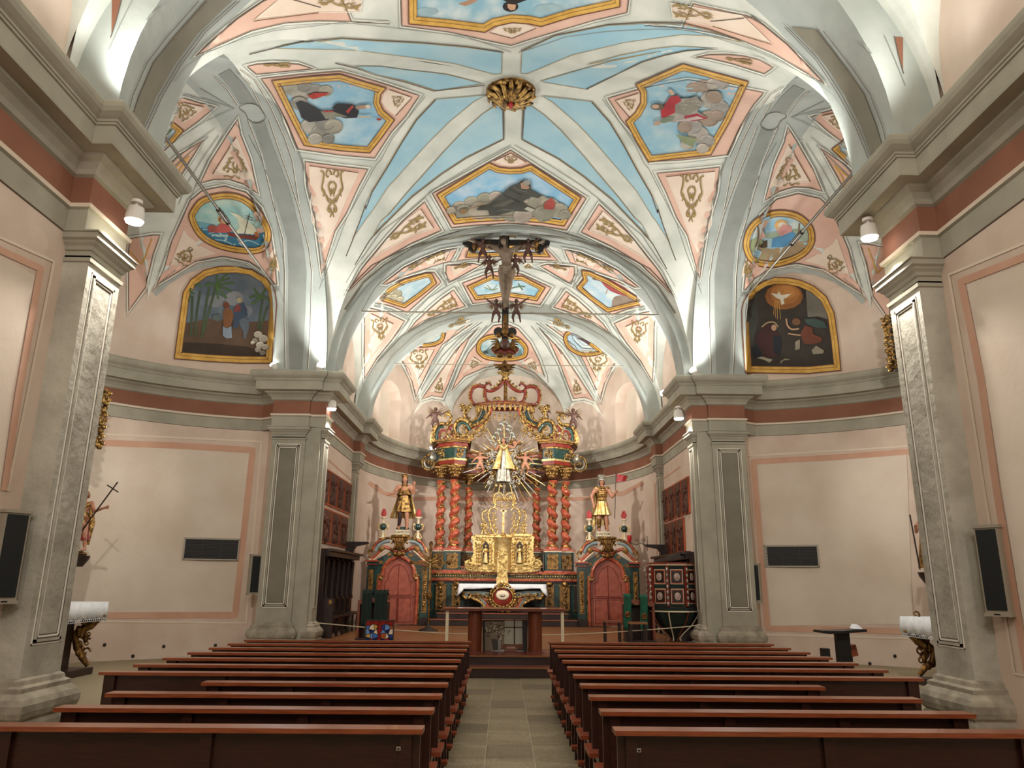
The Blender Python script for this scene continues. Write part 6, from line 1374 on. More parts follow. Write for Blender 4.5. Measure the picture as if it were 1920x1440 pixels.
for s in (-1, 1):
    for k in range(6): b.tube([(cxz+s*.1, yc-.06, zz-.1), (cxz+s*(.2+.01*k), yc-.1, zz+.1-.05*k), (cxz+s*(.38-.02*k), yc-.06, zz+.13-.07*k)], [.022, .032, .01], 6)
    b.ell((cxz+s*.17, yc-.05, zz+.25), (.075, .06, .07), 8, 6); b.ell((cxz+s*.12, yc-.08, zz-.3), (.11, .07, .07), 8, 6)
b.ell((cxz, yc-.08, zz+.33), (.1, .08, .1), 8, 6); b.tube([(cxz, yc-.04, 7.75), (cxz, yc-.05, 8.35)], [.07, .05], 8)
b.use('skinc'); b.ell((cxz, yc-.12, zz-.02), (.13, .12, .15), 10, 8); b.use('giltd')
b.tube([(cxz, yc, zz-.4), (cxz, yc, 6.95)], [.02, .015], 6)
for k in range(9): a = pi+k*pi/8; b.tube([(cxz, yc, 7.0), (cxz+.14*cos(a), yc-.02, 7.0+.14*sin(a)), (cxz+.28*cos(a+.1), yc-.04, 7.02+.2*sin(a))], [.03, .035, .012], 6)
b.ell((cxz, yc-.03, 7.02), (.08, .07, .08), 8, 6)
bo(b, 'cherub_head_pendant', cr)
# ------------------------------------------------------------------ iron tie rods
def rod(p0, p1, r, label, turn=None, m='steel'):
    root = empty('tie_rod', tuple(p0), 0, label, 'rod'); b = MB().use(m); b.tube([p0, p1], r, 8); bo(b, 'bar', root)
    if turn is not None:
        c = V(p0)+(V(p1)-V(p0))*turn; d = (V(p1)-V(p0)).normalized(); b = MB().use('iron'); n = d.cross(V((0, 0, 1))).normalized()*.045
        for s in (-1, 1): b.tube([c-d*.28+n*s*.3, c-d*.2+n*s, c+d*.2+n*s, c+d*.28+n*s*.3], .02, 6)
        b.ell(c-d*.27, (.05, .05, .05), 8, 6); b.ell(c+d*.27, (.05, .05, .05), 8, 6); bo(b, 'turnbuckle', root)
a = atZ(522, 550, 8.62); rod((-5.62, 8.7, 8.62), (-5.76, 17.6, 8.62), .028, 'iron tie rod with turnbuckle across the left side arch', .53)
a = atZ(1393, 570, 8.55); rod((5.85, 8.7, 8.55), (5.78, 17.7, 8.55), .028, 'iron tie rod with turnbuckle across the right side arch', .58)
rod((-4.05, 18.15, 8.42), (4.05, 18.15, 8.42), .024, 'pale iron tie rod that carries the crucifix', None, 'alu')
rod((-3.95, 23.45, 8.58), (3.95, 23.45, 8.58), .018, 'thin iron tie rod across the apse arch behind the crucifix', None, 'alu')
# rope across the chancel
q = [(-4.45, 17.95, .78)]+[(-4.4+8.8*k/24, 17.95, .78-.24*sin(pi*k/24)) for k in range(1, 24)]+[(4.45, 17.95, .8)]
b = MB().use('rope'); b.tube(q, .012, 6); o = b.build('barrier_rope'); tag(o, 'thin pale rope strung across the chancel between the two far piers', 'rope')
# ------------------------------------------------------------------ spotlights
def lamp(x, y, z, tgt, label, down=True, k=1.0, group=None, lit=True):
    r = empty('spotlight', (x, y, z), 0, label, 'lamp', group); d = (V(tgt)-V((x, y, z))).normalized()
    b = MB().use('white'); c = V((x, y, z))
    mount = c+V((0, 0, .14*k)) if down else c-V((0, 0, .1*k))
    b.tube([mount, mount-(mount-c)*.25], .06*k, 12); b.tube([mount, c-d*.02], .018*k, 8); bo(b, 'bracket', r)
    b = MB().use('white'); b.tube([c-d*.07*k, c-d*.05*k, c+d*.05*k, c+d*.1*k], [.05*k, .085*k, .095*k, .1*k], 18, True); bo(b, 'housing', r)
    b = MB().use('glow' if lit else 'white'); b.tube([c+d*.1*k, c+d*.125*k, c+d*.135*k], [.092*k, .085*k, .05*k], 18); bo(b, 'bulb', r)
for px, py, s, lb in ((254, 398, -1, 'round white spotlight hanging under the near left cornice'), (1628, 423, 1, 'round white spotlight hanging under the near right cornice')):
    p = atX(px, py, s*4.36); lamp(p.x, p.y, min(p.z, 5.95), (s*4.42, p.y+.2, 0), lb, True, 1.05, None)
for px, py, s, lb in ((622, 757, -1, 'small white spotlight under the cornice of the left chancel pier'), (1272, 775, 1, 'small white spotlight under the cornice of the right chancel pier')):
    p = atY(px, py, 18.02); lamp(p.x, p.y, p.z, (s*4.4, p.y+.15, 0), lb, True, 1.25)
for px, py, x, y, t, lb in ((515, 697, -5.75, 17.55, (-7.2, 16, 10), 'uplight on the left pier cornice beside the palm tree painting'), (597, 697, -4.75, 17.55, (-1, 14, 10.5), 'uplight on the left pier cornice at the foot of the chancel arch'), (1303, 712, 4.55, 17.6, (1, 14, 10.5), 'uplight on the right pier cornice at the foot of the chancel arch'),
                            (637, 706, -4.35, 18.0, (0, 26, 5), 'white spotlight on the left chancel cornice aimed at the altar'), (649, 722, -4.3, 18.9, (-1, 26, 5), 'second white spotlight on the left chancel cornice, farther from the pier'), (1247, 742, 4.3, 19.6, (0, 26, 5), 'white boxy spotlight standing on the right chancel cornice'),
                            (1598, 320, 4.3, 8.9, (2, 13, 10.5), 'small white spotlight standing on the near right cornice'), (805, 842, -3.45, 28.2, (0, 27, 8), 'bright lamp on the apse cornice left of the high altar')):
    p = atY(px, py, y); lamp(p.x, y, 6.72 if not (px == 805) else p.z, t, lb, False, .95 if px != 805 else .7, None, px not in (637, 1247, 1598))
# ------------------------------------------------------------------ wall-mounted things
def hit(px, py):
    h = BV.ray_cast(CAM, ray(px, py))
    while h[0] is None: py -= 3; h = BV.ray_cast(CAM, ray(px, py))
    n = h[1]; n = -n if n.dot(ray(px, py)) > 0 else n
    return h[0], V((n.x, n.y, 0)).normalized()
def mounted(name, px, py, label, cat, group=None, p=None, n=None):
    if p is None: p, n = hit(px, py)
    r = empty(name, tuple(p), atan2(n.x, -n.y), label, cat, group); return r   # local -Y points into the room
def lb(mb, name, r): o = mb.build(name, None, r); return o
def speaker(px, py, w, h, label, p=None, n=None, tilt=0):
    r = mounted('column_speaker', px, py, label, 'speaker', None, p, n)
    b = MB().use('alu'); b.bb(-w/2, w/2, -.11, 0, -h/2, h/2); b.bb(-w/2-.012, w/2+.012, -.125, 0, h/2-.02, h/2+.01); b.bb(-w/2-.012, w/2+.012, -.125, 0, -h/2-.01, -h/2+.02); lb(b, 'cabinet', r)
    b = MB().use('speakm'); b.bb(-w/2+.022, w/2-.022, -.122, -.1, -h/2+.05, h/2-.035); lb(b, 'grille', r); b = MB().use('black'); b.bb(-.03, .03, -.127, -.11, -h/2+.004, -h/2+.018); lb(b, 'badge', r)
    return r
speaker(0, 0, .24, .84, 'tall column loudspeaker on the near left nave wall', V((-4.82, 7.28, 1.9)), V((.9, -.43, 0)))
speaker(0, 0, .24, .86, 'tall column loudspeaker on the near right nave wall beside the white sensor', V((4.82, 7.6, 1.86)), V((-.9, -.43, 0)))
speaker(478, 1082, .24, .88, 'narrow column loudspeaker left of the left chancel pier', V((-5.86, 17.75, 1.83)), V((.75, -.66, 0)))
speaker(1408, 1103, .24, .86, 'narrow column loudspeaker right of the right chancel pier', V((5.78, 17.9, 1.74)), V((-.6, -.8, 0)))
for px, py, lab in ((397, 1030, 'dark louvred air vent in the left side chapel wall'), (1483, 1043, 'dark louvred air vent in the right side chapel wall')):
    r = mounted('air_vent', px, py, lab, 'vent'); w, h = 1.22, .5
    f = MB().use('alu')
    for x0, x1, z0, z1 in ((-w/2, w/2, h/2-.03, h/2+.01), (-w/2, w/2, -h/2, -h/2+.03), (-w/2, -w/2+.03, -h/2, h/2), (w/2-.03, w/2, -h/2, h/2)): f.bb(x0, x1, -.09, .03, z0, z1)
    lb(f, 'frame', r); g = MB().use('speakm'); g.bb(-w/2+.03, w/2-.03, -.05, .03, -h/2+.03, h/2-.03); lb(g, 'backing', r); g = MB().use('iron')
    for k in range(13): g.box((0, -.065, -h/2+.05+k*.033), (w-.06, .03, .006))
    for x in (-.2, .2): g.bb(x-.006, x+.006, -.085, -.05, -h/2+.03, h/2-.03)
    lb(g, 'louvre', r)
r = mounted('motion_sensor', 1850, 1039, 'small white motion sensor on the near right wall beside the speaker', 'sensor'); b = MB().use('white'); b.bb(-.035, .035, -.015, 0, -.045, .045); lb(b, 'plate', r); b = MB().use('white'); b.tube([(0, -.01, 0), (0, -.05, 0), (0, -.06, 0)], [.03, .03, .02], 14); b.use('black'); b.tube([(0, -.06, 0), (0, -.063, 0)], .014, 10); lb(b, 'lens', r)
for i, (px, py, lab) in enumerate(((196, 1209, 'leftmost small dark wall hole below the salmon band of the left chapel'), (249, 1230, 'lowest small dark wall hole in the left chapel wall'), (307, 1212, 'middle small dark wall hole in the left chapel wall'), (404, 1210, 'small dark wall hole nearest the left chancel pier'), (1631, 1250, 'small dark wall hole low in the right chapel, right of the black stand'), (1678, 1230, 'small dark wall hole nearest the right side altar'))):
    r = mounted('wall_socket', px, py, lab, 'socket'); b = MB().use('iron'); b.tube([(0, .01, 0), (0, -.02, 0), (0, -.03, 0)], [.035, .035, .02], 12); b.use('black'); b.tube([(0, -.03, 0), (0, -.034, 0)], .016, 8); b.build('socket_cap', None, r)
# carved reliefs on the chancel walls
def reliefs(s, rows, side):
    for (y0, y1, n, zb, zt, nm) in rows:
        w = (y1-y0)/n
        for i in range(n):
            yc_ = y0+w*(i+.5); pos = ('nearest the pier', 'second from the pier', 'third from the pier', 'farthest from the pier')[i if n == 4 or i < 2 else 3]
            r = empty('carved_panel', (s*4.85, yc_, (zb+zt)/2), -pi/2*s, 'dark carved wooden relief, %s row on the %s chancel wall, %s' % (nm, side, pos), 'relief', 'carved reliefs on the %s wall' % side)
            W_, H_ = w-.08, zt-zb
            b = MB().use('oran'); b.bb(-W_/2, W_/2, -.05, -.01, -H_/2, H_/2); b.build('frame', None, r)
            b = MB().use('relief'); b.bb(-W_/2+.035, W_/2-.035, -.06, -.04, -H_/2+.035, H_/2-.035)
            for k in range(16):
                b.ell((rnd.uniform(-.28, .28)*W_, -.06, rnd.uniform(-.4, .2)*H_), (rnd.uniform(.03, .07), .03, rnd.uniform(.06, .16)), 7, 5)
            for k in range(4): x = (-.3+.2*k)*W_; b.ell((x, -.07, .15*H_+.05*(k % 2)), (.035, .035, .05), 7, 5)
            b.build('carving', None, r)
reliefs(-1, ((19.1, 23.1, 4, 3.66, 4.58, 'upper'), (19.5, 22.9, 3, 2.66, 3.56, 'lower')), 'left')
reliefs(1, ((19.9, 23.3, 4, 3.54, 4.5, 'upper'), (20.65, 23.2, 3, 2.55, 3.48, 'lower')), 'right')
# ------------------------------------------------------------------ choir stalls
def stall(s, label, y0=18.95, y1=22.9, zt=2.42):
    r = empty('choir_stall', (s*4.5, (y0+y1)/2, .37), 0, label, 'choir stall'); xw = s*4.82; xf = s*4.35
    b = MB().use('dwood'); b.bb(*sorted((xw, s*4.7)), y0, y1, .37, zt); bo(b, 'back_panel', r)
    b = MB().use('dwood'); b.bb(*sorted((xw, s*4.3)), y0-.05, y1+.05, zt, zt+.06); b.bb(*sorted((xw, s*4.4)), y0-.03, y1+.03, zt-.12, zt); bo(b, 'canopy', r)
    n = 6
    for k in range(n+1):
        y = y0+(y1-y0)*k/n; b = MB().use('dwood')
        b.bb(*sorted((s*4.74, s*4.62)), y-.05, y+.05, .9, zt-.1); b.lathe([(.05, 0), (.06, .05), (.045, .12), (.05, .6), (.06, .95), (.07, 1.0)], (s*4.6, y, 1.25), 10); b.use('giltd'); b.ell((s*4.55, y, 1.25), (.03, .03, .03), 6, 5); bo(b, 'colonnette', r)
    for k in range(n):
        y = y0+(y1-y0)*(k+.5)/n; b = MB().use('dwood'); b.bb(*sorted((s*4.7, s*4.2)), y-.28, y+.28, .82, .86); b.bb(*sorted((s*4.3, s*4.24)), y-.26, y-.2, .37, .82); bo(b, 'seat', r)
    b = MB().use('dwood')
    b.bb(*sorted((xw, s*4.22)), y0-.06, y0, .37, 1.3); b.bb(*sorted((xw, s*4.5)), y0-.06, y0, 1.3, zt); b.use('giltd'); b.ell((s*4.3, y0-.04, 1.2), (.06, .03, .09), 8, 6); bo(b, 'end_panel', r)
    b = MB().use('dwood'); b.bb(*sorted((s*4.82, s*4.62)), y1+.05, y1+.3, .37, 2.8)
    b.prism([(0, 0), (0, .35), (.62, .35), (.62, .3), (.25, .22), (.12, 0)], lambda u, v, d: (s*(4.82-u), d, 2.5+v), y1+.02, y1+.34); bo(b, 'canopied_post', r)
    b = MB().use('relief'); b.bb(*sorted((s*4.69, s*4.66)), y0+.6, y0+1.1, .5, 2.2); bo(b, 'leather_panel', r)
    return r
stall(-1, 'dark carved choir stall along the left chancel wall'); stall(1, 'dark choir stall along the right chancel wall behind the pulpit')
# ------------------------------------------------------------------ pulpit
r = empty('pulpit', (4.0, 18.75, .37), 0, 'green and red octagonal pulpit with pale oval medallions, in front of the right pier', 'pulpit'); cx_, cy_ = 4.02, 18.85
def octo(rad, z): return [(cx_+rad*cos(pi/8+k*pi/4), cy_+rad*sin(pi/8+k*pi/4), z) for k in range(8)]
b = MB()
pr = [(.57, 1.05, 'dwood'), (.64, 1.06, 'cream'), (.64, 1.09, 'dwood'), (.6, 1.1, 'greenm'), (.6, 1.16, 'dwood'), (.56, 1.18, 'greenm'), (.56, 2.12, 'redm'), (.6, 2.13, 'cream'), (.62, 2.16, 'redd'), (.62, 2.2, 'redd'), (.5, 2.2, 'dwood'), (.5, 1.2, 'dwood')]
rows = [octo(a, z) for a, z, m in pr]
for i in range(len(rows)-1): b.use('greend' if pr[i][2] == 'greenm' else pr[i][2]); b.grid([rows[i], rows[i+1]], False, True)
b.use('dwood'); b.add(octo(.56, 1.2), [list(range(8))])
bo(b, 'basin', r)
b = MB().use('greend'); b.lathe([(.04, 0), (.06, .08), (.18, .2), (.42, .42), (.55, .62), (.57, .69)], (cx_, cy_, .37), 8); bo(b, 'bowl', r)
for k in range(8):
    a = pi/8+k*pi/4; b = MB().use('cream' if k % 2 else 'mwood'); b.tube([(cx_+q_*cos(a), cy_+q_*sin(a), z) for q_, z in ((.6, 1.05), (.56, .95), (.42, .74), (.22, .56), (.12, .44), (.16, .39))], .016, 5); bo(b, 'rib', r)
    c = MB().use('redd'); c.box((cx_+.57*cos(a), cy_+.57*sin(a), 1.65), (.07, .07, .92), a); c.use('silver')
    for j in range(7): c.ell((cx_+.62*cos(a), cy_+.62*sin(a), 1.25+.13*j), (.03, .03, .05), 6, 5)
    bo(c, 'corner_strip', r)
    a2 = k*pi/4
    if sin(a2) < .3:
        for z in (1.42, 1.87):
            rr = .56*cos(pi/8); M_ = Matrix.Translation((cx_+rr*cos(a2), cy_+rr*sin(a2), z)) @ Matrix.Rotation(a2+pi/2, 4, 'Z'); c = MB(); c.T = M_
            for e, m in ((.15, 'cream'), (.14, 'redm'), (.12, 'dwood')): c.use(m); c.bb(-e, e, -.012-(.15-e)*.3, 0, -e*1.15, e*1.15)
            c.use(mat('medallion_pink', 'B79A94', .5, 0, '8F7470', 14)); c.ell((0, -.03, 0), (.062, .015, .078), 14, 8); c.use('cream'); c.tube([(.066*cos(t*.35), -.035, .083*sin(t*.35)) for t in range(19)], .006, 5); c.T = None; bo(c, 'medallion_panel', r)
b = MB().use('dwood'); b.prism([(-.45, 0), (.5, .12), (.5, .26), (.35, .26)], lambda u, v, d: (cx_+u+.05, cy_+d, 2.24+v), .2, .35); bo(b, 'book_rest', r)
# ------------------------------------------------------------------ lecterns
def lectern(cx, cy, label, cl_m, cl_label, s, two):
    r = empty('lectern', (cx, cy, .37), 0, label, 'lectern'); b = MB().use('mwood')
    b.prism([(-.34, .95), (-.34, 1.05), (.34, 1.15), (.34, 1.05)][::1] if s < 0 else [(-.34, 1.05), (-.34, 1.15), (.34, 1.05), (.34, .95)], lambda u, v, d: (cx+u, cy+d, v+.22), -.25, .25); bo(b, 'desk', r)
    for k in (-1, 1): b = MB().use('mwood' if k == s else 'dwood'); b.bb(cx+k*.32-.03, cx+k*.32+.03, cy-.22, cy+.22, .37, 1.22); bo(b, 'side_panel', r)
    b = MB().use('dwood'); b.bb(cx-.3, cx+.3, cy+.15, cy+.19, .37, 1.2); b.bb(cx-.36, cx+.36, cy-.26, cy+.26, .37, .42); bo(b, 'front_panel', r)
    return r
lectern(-3.2, 18.7, 'wooden lectern left of the altar, draped in a dark green cloth', 'greend', '', -1, False)
b = MB().use('greend'); x0 = -3.22
for xa, xb in ((-.22, .02), (.08, .38)):
    n = 10; b.grid([[(x0+xa+(xb-xa)*k/n, 18.42-.015*sin(k*1.5)-.0*j, 1.5-.1*j) for k in range(n+1)] for j in range(9)], True); b.grid([[(x0+xa+(xb-xa)*k/n, 18.42+.05*j, 1.5-.02*j) for k in range(n+1)] for j in range(6)], True)
b.bb(x0-.22, x0+.38, 18.43, 18.7, 1.49, 1.51)
o = b.build('lectern_cloth'); tag(o, 'dark green cloth with black bands hanging over the left lectern', 'cloth'); m_ = o.modifiers.new('t', 'SOLIDIFY'); m_.thickness = .01
lectern(3.15, 18.7, 'wooden lectern right of the altar, below the two green stoles', 'greenc', '', 1, True)
for k, xx in enumerate((2.83, 3.22)):
    r = empty('green_stole', (xx, 18.35, 1.45), 0, '%s bright green hanging stole with a round emblem, on the right lectern' % ('left' if k == 0 else 'right'), 'stole')
    b = MB().use('greenc'); z1 = 1.47-.02*k; b.grid([[(xx-.09+.18*j/8+.01*sin(i*.7), 18.38-.012*sin(j*1.2+i*.4), z1-.09*i) for j in range(9)] for i in range(10)], True); b.grid([[(xx-.09+.18*j/8, 18.38+.05*i, z1+.0) for j in range(9)] for i in range(4)], True); o = bo(b, 'cloth', r); m_ = o.modifiers.new('t', 'SOLIDIFY'); m_.thickness = .008
    b = MB().use('giltd'); b.tube([(xx+.055*cos(t*.52), 18.35, 1.0-.04*k+.055*sin(t*.52)) for t in range(13)], .018, 6); b.use('redd'); b.ell((xx, 18.35, 1.0-.04*k), (.03, .01, .03), 8, 5); bo(b, 'emblem', r)
b = MB()   # music or microphone stand behind
# stools
def stool(x, y, m, label):
    r = empty('stool', (x, y, .37), 0, label, 'stool'); b = MB().use(m); b.bb(x-.2, x+.2, y-.17, y+.17, .82, .86); bo(b, 'seat', r)
    for sx in (-1, 1):
        for sy in (-1, 1): b = MB().use('dwood'); b.bb(x+sx*.17-.018, x+sx*.17+.018, y+sy*.14-.018, y+sy*.14+.018, .37, .82); bo(b, 'leg', r)
stool(2.45, 18.3, 'mwood', 'wooden stool with reddish seat beside the right lectern'); stool(2.95, 17.75, 'lwood', 'wooden stool with pale rush seat in front of the right lectern')
# stained glass panel on its stand
r = empty('stained_glass_panel', (-2.75, 16.3, .37), 0, 'framed stained glass panel in blue and red standing left of the altar table', 'stained glass')
x0, x1, z0, z1 = -2.96, -2.36, .38, .93; b = MB().use('iron')
for q_ in ((x0, x1, z1-.02, z1), (x0, x1, z0, z0+.02), (x0, x0+.02, z0, z1), (x1-.02, x1, z0, z1)): b.bb(q_[0], q_[1], 16.28, 16.32, q_[2], q_[3])
bo(b, 'frame', r); b = MB(); cs = ['2B3F86', '8C2620', 'C9A24A', 'D9CBB0', '4B6FB5', '1E2A55', 'A8542C', '6E8FC0']
g = [[(x0+.02+(x1-x0-.04)*(i+(.3*sin(i*3+j*2) if 0 < i < 7 else 0))/7, z0+.02+(z1-z0-.04)*(j+(.3*cos(i*2+j*3) if 0 < j < 6 else 0))/6) for i in range(8)] for j in range(7)]
for j in range(6):
    for i in range(7):
        b.use(mat('glass_'+cs[(i*3+j*5+i*j) % 8], cs[(i*3+j*5+i*j) % 8], .15)); b.prism([g[j][i], g[j][i+1], g[j+1][i+1], g[j+1][i]], lambda u, v, d: (u, d, v), 16.305, 16.295)
bo(b, 'glass', r); b = MB().use('black')
for j in range(7): b.tube([(p[0], 16.292, p[1]) for p in g[j]], .006, 4)
for i in range(8): b.tube([(g[j][i][0], 16.292, g[j][i][1]) for j in range(7)], .006, 4)
bo(b, 'leading', r)
# black music stand with papers, right side chapel
r = empty('sheet_stand', (5.35, 12.6, 0), 0, 'black stand with a white paper on its tilted top, right of the pews', 'stand')
b = MB().use('black'); b.bb(5.26, 5.46, 12.55, 12.68, .02, .98); bo(b, 'post', r); b = MB().use('black'); b.prism([(4.98, .965), (5.1, .95), (5.7, .99), (5.7, 1.03), (5.3, 1.0), (4.98, 1.0)], lambda u, v, d: (u, d, v), 12.45, 12.8); bo(b, 'top', r)
b = MB().use('black'); b.bb(5.15, 5.6, 12.4, 12.8, 0, .03); bo(b, 'foot', r); b = MB().use('cloth'); b.prism([(5.54, 1.03), (5.66, 1.03), (5.58, 1.1)], lambda u, v, d: (u, d, v), 12.5, 12.7); bo(b, 'paper', r)
for x, z, w, m, nm in ((5.1, .55, .1, 'black', 'dark card left of the black stand'), (5.52, .58, .24, 'mwood', 'brown cardboard box right of the black stand')):
    r2 = empty('card_box', (x, 12.7, 0), 0, nm, 'box'); b = MB().use(m); b.bb(x-w/2, x+w/2, 12.62, 12.78, z, z+.17) if m != 'mwood' else b.prism([(x-w/2, z-.02), (x+w/2, z+.03), (x+w/2-.03, z+.2), (x-w/2, z+.16)], lambda u, v, d: (u, d, v), 12.7, 12.85); b.use('black'); b.bb(x-.02, x+.02, 12.7, 12.74, 0, z+.02); bo(b, 'card', r2)
# ------------------------------------------------------------------ side altars in the chapels
def sidealtar(s, y1, xf, zt, label, cll):
    r = empty('side_altar', (s*9.2, 12.85, 0), 0, label, 'altar'); yl = 10.9
    b = MB().use('dwood'); b.bb(*sorted((s*(xf+.35), s*10.35)), yl+.35, y1-.4, .12, zt-.1); b.bb(*sorted((s*(xf+.05), s*10.4)), yl+.1, y1-.1, 0, .12); b.bb(*sorted((s*(xf+.02), s*10.35)), yl+.05, y1-.05, zt-.1, zt); bo(b, 'altar_body', r)
    b = MB().use('giltd')
    for yy, e in ((y1-.25, 1), (yl+.25, -1)):
        b.tube([(s*(xf+.2), yy, zt-.18), (s*(xf+.05), yy+.1*e, zt-.26), (s*(xf+.15), yy+.02*e, zt-.4), (s*(xf+.35), yy-.1*e, zt-.55), (s*(xf+.3), yy-.05*e, zt-.8), (s*(xf+.2), yy, .3), (s*(xf+.1), yy+.05, .15)], [.1, .12, .09, .07, .06, .06, .04], 8)
        for k in range(26): b.ell((s*(xf+.18+.1*rnd.random()), yy+rnd.uniform(-.14, .12), rnd.uniform(.3, zt-.2)), (.05, .04, .06), 6, 5)
        for k in range(6): spiral3(b, (s*(xf+.15), yy+.02, .4+.16*k), .08, .022, k, 1, n=10)
    bo(b, 'gilded_scroll', r)
    b = MB().use('dwood'); b.bb(*sorted((s*(xf+1.0), s*10.35)), yl+.3, y1-.55, zt, zt+.25); b.bb(*sorted((s*(xf+.92), s*10.35)), yl+.2, y1-.45, zt+.22, zt+.27); b.use('giltd')
    for k in range(24): b.ell((s*(xf+.98), yl+.5+(y1-yl-1.2)*k/23, zt+.12), (.03, .05, .05), 6, 5)
    bo(b, 'predella', r)
    b = MB().use('dwood'); b.bb(*sorted((s*(xf+1.6), s*10.35)), yl+.8, y1-.9, zt+.27, 4.6); b.use('giltd')
    for k in range(60): b.ell((s*(xf+1.55), rnd.choice((yl+.8, y1-.9))+rnd.uniform(-.12, .12), rnd.uniform(zt+.4, 4.9)), (.06, .06, .08), 6, 5)
    bo(b, 'retable', r)
    c = MB().use('cloth'); xx0 = s*(xf-.02)
    c.grid([[(s*10.2, y, zt+.012), (xx0, y, zt+.012), (xx0-s*(.012+.008*sin(y*21)), y, zt-.12), (xx0-s*(.015+.014*sin(y*21)), y, zt-.27-.02*sin(y*40))] for y in [yl+(y1-yl)*k/80 for k in range(81)]], True)
    c.grid([[(s*(xf+.0)+s*.1*k, y1, zt+.012), (s*(xf+.0)+s*.1*k, y1+.02+.012*sin(k), zt-.15), (s*(xf+.0)+s*.1*k, y1+.03+.016*sin(k), zt-.34+.01*k)] for k in range(12)], True)
    o = c.build('altar_cloth'); tag(o, cll, 'tablecloth'); m_ = o.modifiers.new('t', 'SOLIDIFY'); m_.thickness = .01
    l = MB().use('cloth')
    for k in range(60): y = yl+(y1-yl)*k/60; l.tube([(xx0-s*.02, y+.035*cos(t*.7), zt-.3+.025*sin(t*.7)) for t in range(9)], .005, 4)
    bo(l, 'lace_edge', o)
sidealtar(-1, 14.95, 7.66, 1.27, 'dark and gilded side altar in the left chapel, mostly behind the near pier', 'white lace-edged cloth on the left side altar')
sidealtar(1, 14.45, 7.3, 1.14, 'dark and gilded side altar in the right chapel, mostly behind the near pier', 'white lace-edged cloth on the right side altar')
# statue of the young saint with the cross staff, left side altar
x, y = -8.05, 14.35; zb = 2.12; h = 1.14
r = empty('staff_saint_statue', (x, y, zb), 0, 'painted statue of a young saint in red and gold holding a thin cross staff', 'statue')
b = MB().use('dwood'); b.lathe([(.12, -.2), (.2, -.08), (.22, -.03), (.22, 0)], (x, y, zb), 14); b.use('giltd'); b.ell((x, y, zb+.03), (.18, .14, .06), 10, 6); b.bb(x-.12, x+.02, y-.05, y+.3, zb-.14, zb-.06); bo(b, 'console', r)
o = person('figure', r, 'skin', (x, y, zb+.06), h, dict(STAND, elL=(-.14, -.06, .65), wrL=(.12, -.14, .56), elR=(.2, -.04, .66), wrR=(.4, -.1, .72), anR=(.12, -.02, .05), knR=(.1, -.05, .28), look=.6), .95, .012)
hairdo(o, 'hair', 'hairl', (x, y-.02, zb+.06+.93*h), .068, long=.6)
b = MB().use('robe'); skirt(b, (x, y), zb+.28, zb+.66, .17, .09, 7, .16, .75, 40); b.use('gilt'); skirt(b, (x, y), zb+.55, zb+.8, .115, .085, 5, .1, .75, 34); b.tube([(x-.11, y-.05, zb+.72), (x, y-.1, zb+.86), (x+.12, y-.02, zb+.96)], [.035, .04, .03], 8); b.tube([(x+.1, y+.04, zb+.95), (x+.14, y+.08, zb+.6), (x+.12, y+.08, zb+.2)], [.04, .06, .03], 8); bo(b, 'robe', o)
b = MB().use('dwood'); p0 = V((x-.12, y-.12, zb+.1)); p1 = V((x+.62, y-.12, zb+1.36)); b.tube([p0, p1], .013, 6); c = p0+(p1-p0)*.9; d = (p1-p0).normalized(); nn = V((d.z, 0, -d.x)); b.tube([c-nn*.13, c+nn*.13], .012, 6); bo(b, 'cross_staff', r)
b = MB().use('cream'); b.ell((x-.1, y+.02, zb+.16), (.14, .09, .08), 10, 6); b.ell((x-.2, y-.02, zb+.24), (.06, .05, .05), 8, 6); bo(b, 'lamb', r)
# staff-bearing statue of the right side altar, nearly hidden
x, y, zb = 7.62, 14.1, 1.95
r = empty('staff_saint_statue', (x, y, zb), 0, 'gilded statue with a thin staff, half hidden by the near right pier', 'statue')
b = MB().use('dwood'); b.lathe([(.12, -.2), (.2, -.08), (.22, 0)], (x+.15, y, zb), 14); bo(b, 'console', r)
o = person('figure', r, 'skin', (x+.15, y, zb), 1.1, dict(STAND, elL=(-.18, -.04, .66), wrL=(-.22, -.1, .72)), .95, .012); b = MB().use('giltd'); skirt(b, (x+.15, y), zb+.08, zb+.85, .18, .09, 7, .16, .75, 40); bo(b, 'robe', o); hairdo(o, 'hair', 'hairl', (x+.15, y-.02, zb+.93*1.1), .066)
p0, p1 = atY(1725, 1068, 14.0), atY(1706, 965, 14.0); b = MB().use('dwood'); b.tube([tuple(p0), tuple(p1)], .013, 6); bo(b, 'staff', r)
b = MB().use('gilt')
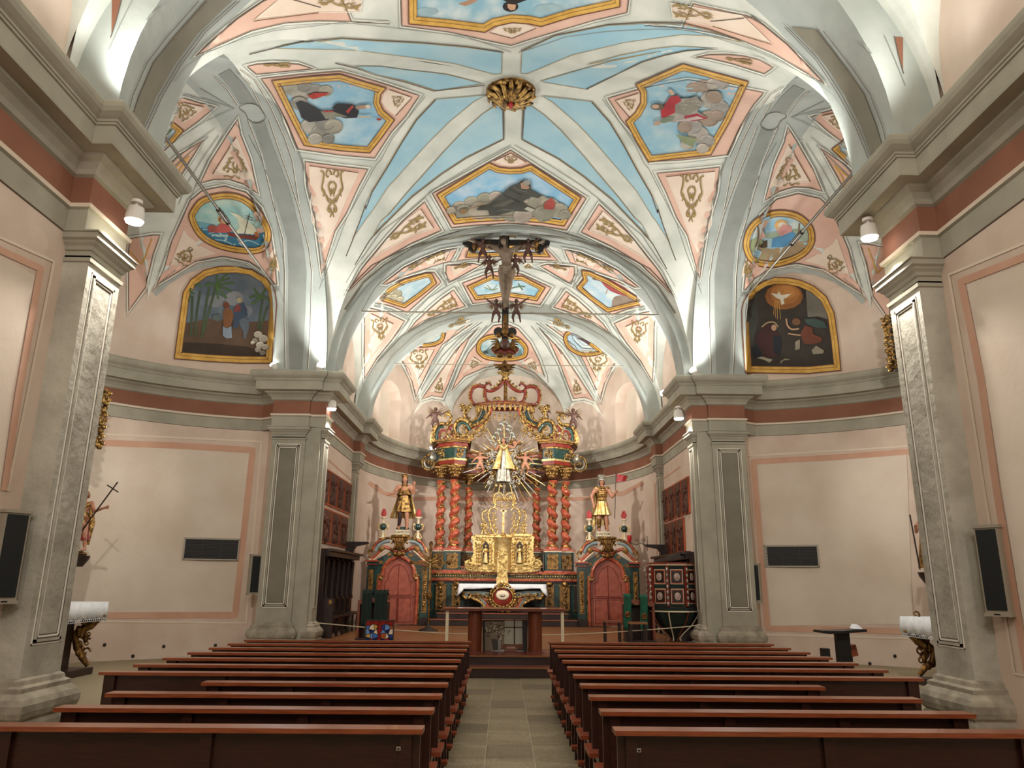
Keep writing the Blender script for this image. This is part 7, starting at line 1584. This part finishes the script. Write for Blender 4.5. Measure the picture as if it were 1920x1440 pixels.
# candle stand bases on the right side altar and gilded bracket high on the chapel retables
for s, px, py, lab in ((1, 1728, 1140, 'small dark carved candlestick foot on the right side altar'), (-1, 150, 1118, 'small dark carved candlestick foot on the left side altar')):
    p = atY(px, py, 14.1); zt = 1.152 if s > 0 else 1.312; r = empty('candlestick', (p.x+s*.25, 13.9, zt), 0, lab, 'candlestick'); b = MB().use('dwood'); x = p.x+s*.25
    b.lathe([(.13, 0), (.13, .02), (.08, .06), (.07, .18), (.12, .22), (.12, .24), (.05, .25), (.04, .42), (.09, .44), (.09, .46)], (x, 13.9, zt), 8); b.use('giltd'); b.lathe([(.085, .08), (.09, .12), (.085, .16)], (x, 13.9, zt), 8, cap=False); bo(b, 'stem', r)
for s, px, py, lab in ((-1, 192, 765, 'gilded carved ornament high behind the near left pier'), (1, 1667, 625, 'gilded carved ornament high behind the near right pier')):
    p = atY(px, py, 14.3); r = empty('gilded_carving', tuple(p), 0, lab, 'carving'); b = MB().use('gilt')
    for k in range(26): b.ell((p.x-abs(.12*sin(k*1.3))*1*(-s)*-1*.6+0, 14.3+.05*sin(k*2), p.z+.35-.045*k), (.06, .05, .05), 6, 5)
    for k in range(8): spiral3(b, (p.x-s*-.04, 14.25, p.z+.3-.14*k), .09, .022, k*1.2, 1.1, (-1)**k, n=12)
    b.use('dwood'); b.bb(*sorted((p.x+s*.05, p.x+s*.9)), 14.28, 14.36, p.z-.8, p.z+.35); bo(b, 'acanthus', r)

# ------------------------------------------------------------------ gilded boss of the vault
pz = proj((958, 171), 0)[0]
r = empty('vault_boss', tuple(pz), 0, 'gilded openwork leaf boss at the crown of the middle vault', 'ceiling boss')
b = MB().use('giltd'); b.lathe([(.5, .06), (.5, -.02), (.44, -.08), (.3, -.04), (.1, -.02)], tuple(pz), 28, 1, 1, False); bo(b, 'rim', r)
b = MB().use('gilt')
for k in range(14):
    a = 2*pi*k/14; c_, s_ = cos(a), sin(a); q = [(pz.x+rr*cos(a+t), pz.y+rr*sin(a+t), pz.z-zz) for rr, t, zz in ((.08, 0, .28), (.2, .12, .24), (.34, .25, .14), (.46, .2, .08), (.5, 0, .12))]
    b.tube(q, [.03, .05, .055, .045, .02], 7)
for k in range(10):
    a = 2*pi*k/10; b.ell((pz.x+.42*cos(a), pz.y+.42*sin(a), pz.z-.1), (.06, .06, .04), 7, 5); b.ell((pz.x+.2*cos(a+.3), pz.y+.2*sin(a+.3), pz.z-.24), (.05, .05, .04), 7, 5)
bo(b, 'leaves', r); b = MB().use('flame'); b.ell((pz.x, pz.y, pz.z-.32), (.05, .05, .08), 8, 6); bo(b, 'red_bud', r)
for mb in shell: struct(mb.build(mb.nm))
struct(ceil.build('ceiling'))

bw = MB().use('wall'); bw.add([(-6, -4, 0), (6, -4, 0), (6, -4, 12), (-6, -4, 12)], [(3, 2, 1, 0)]); struct(bw.build('wall_back'))
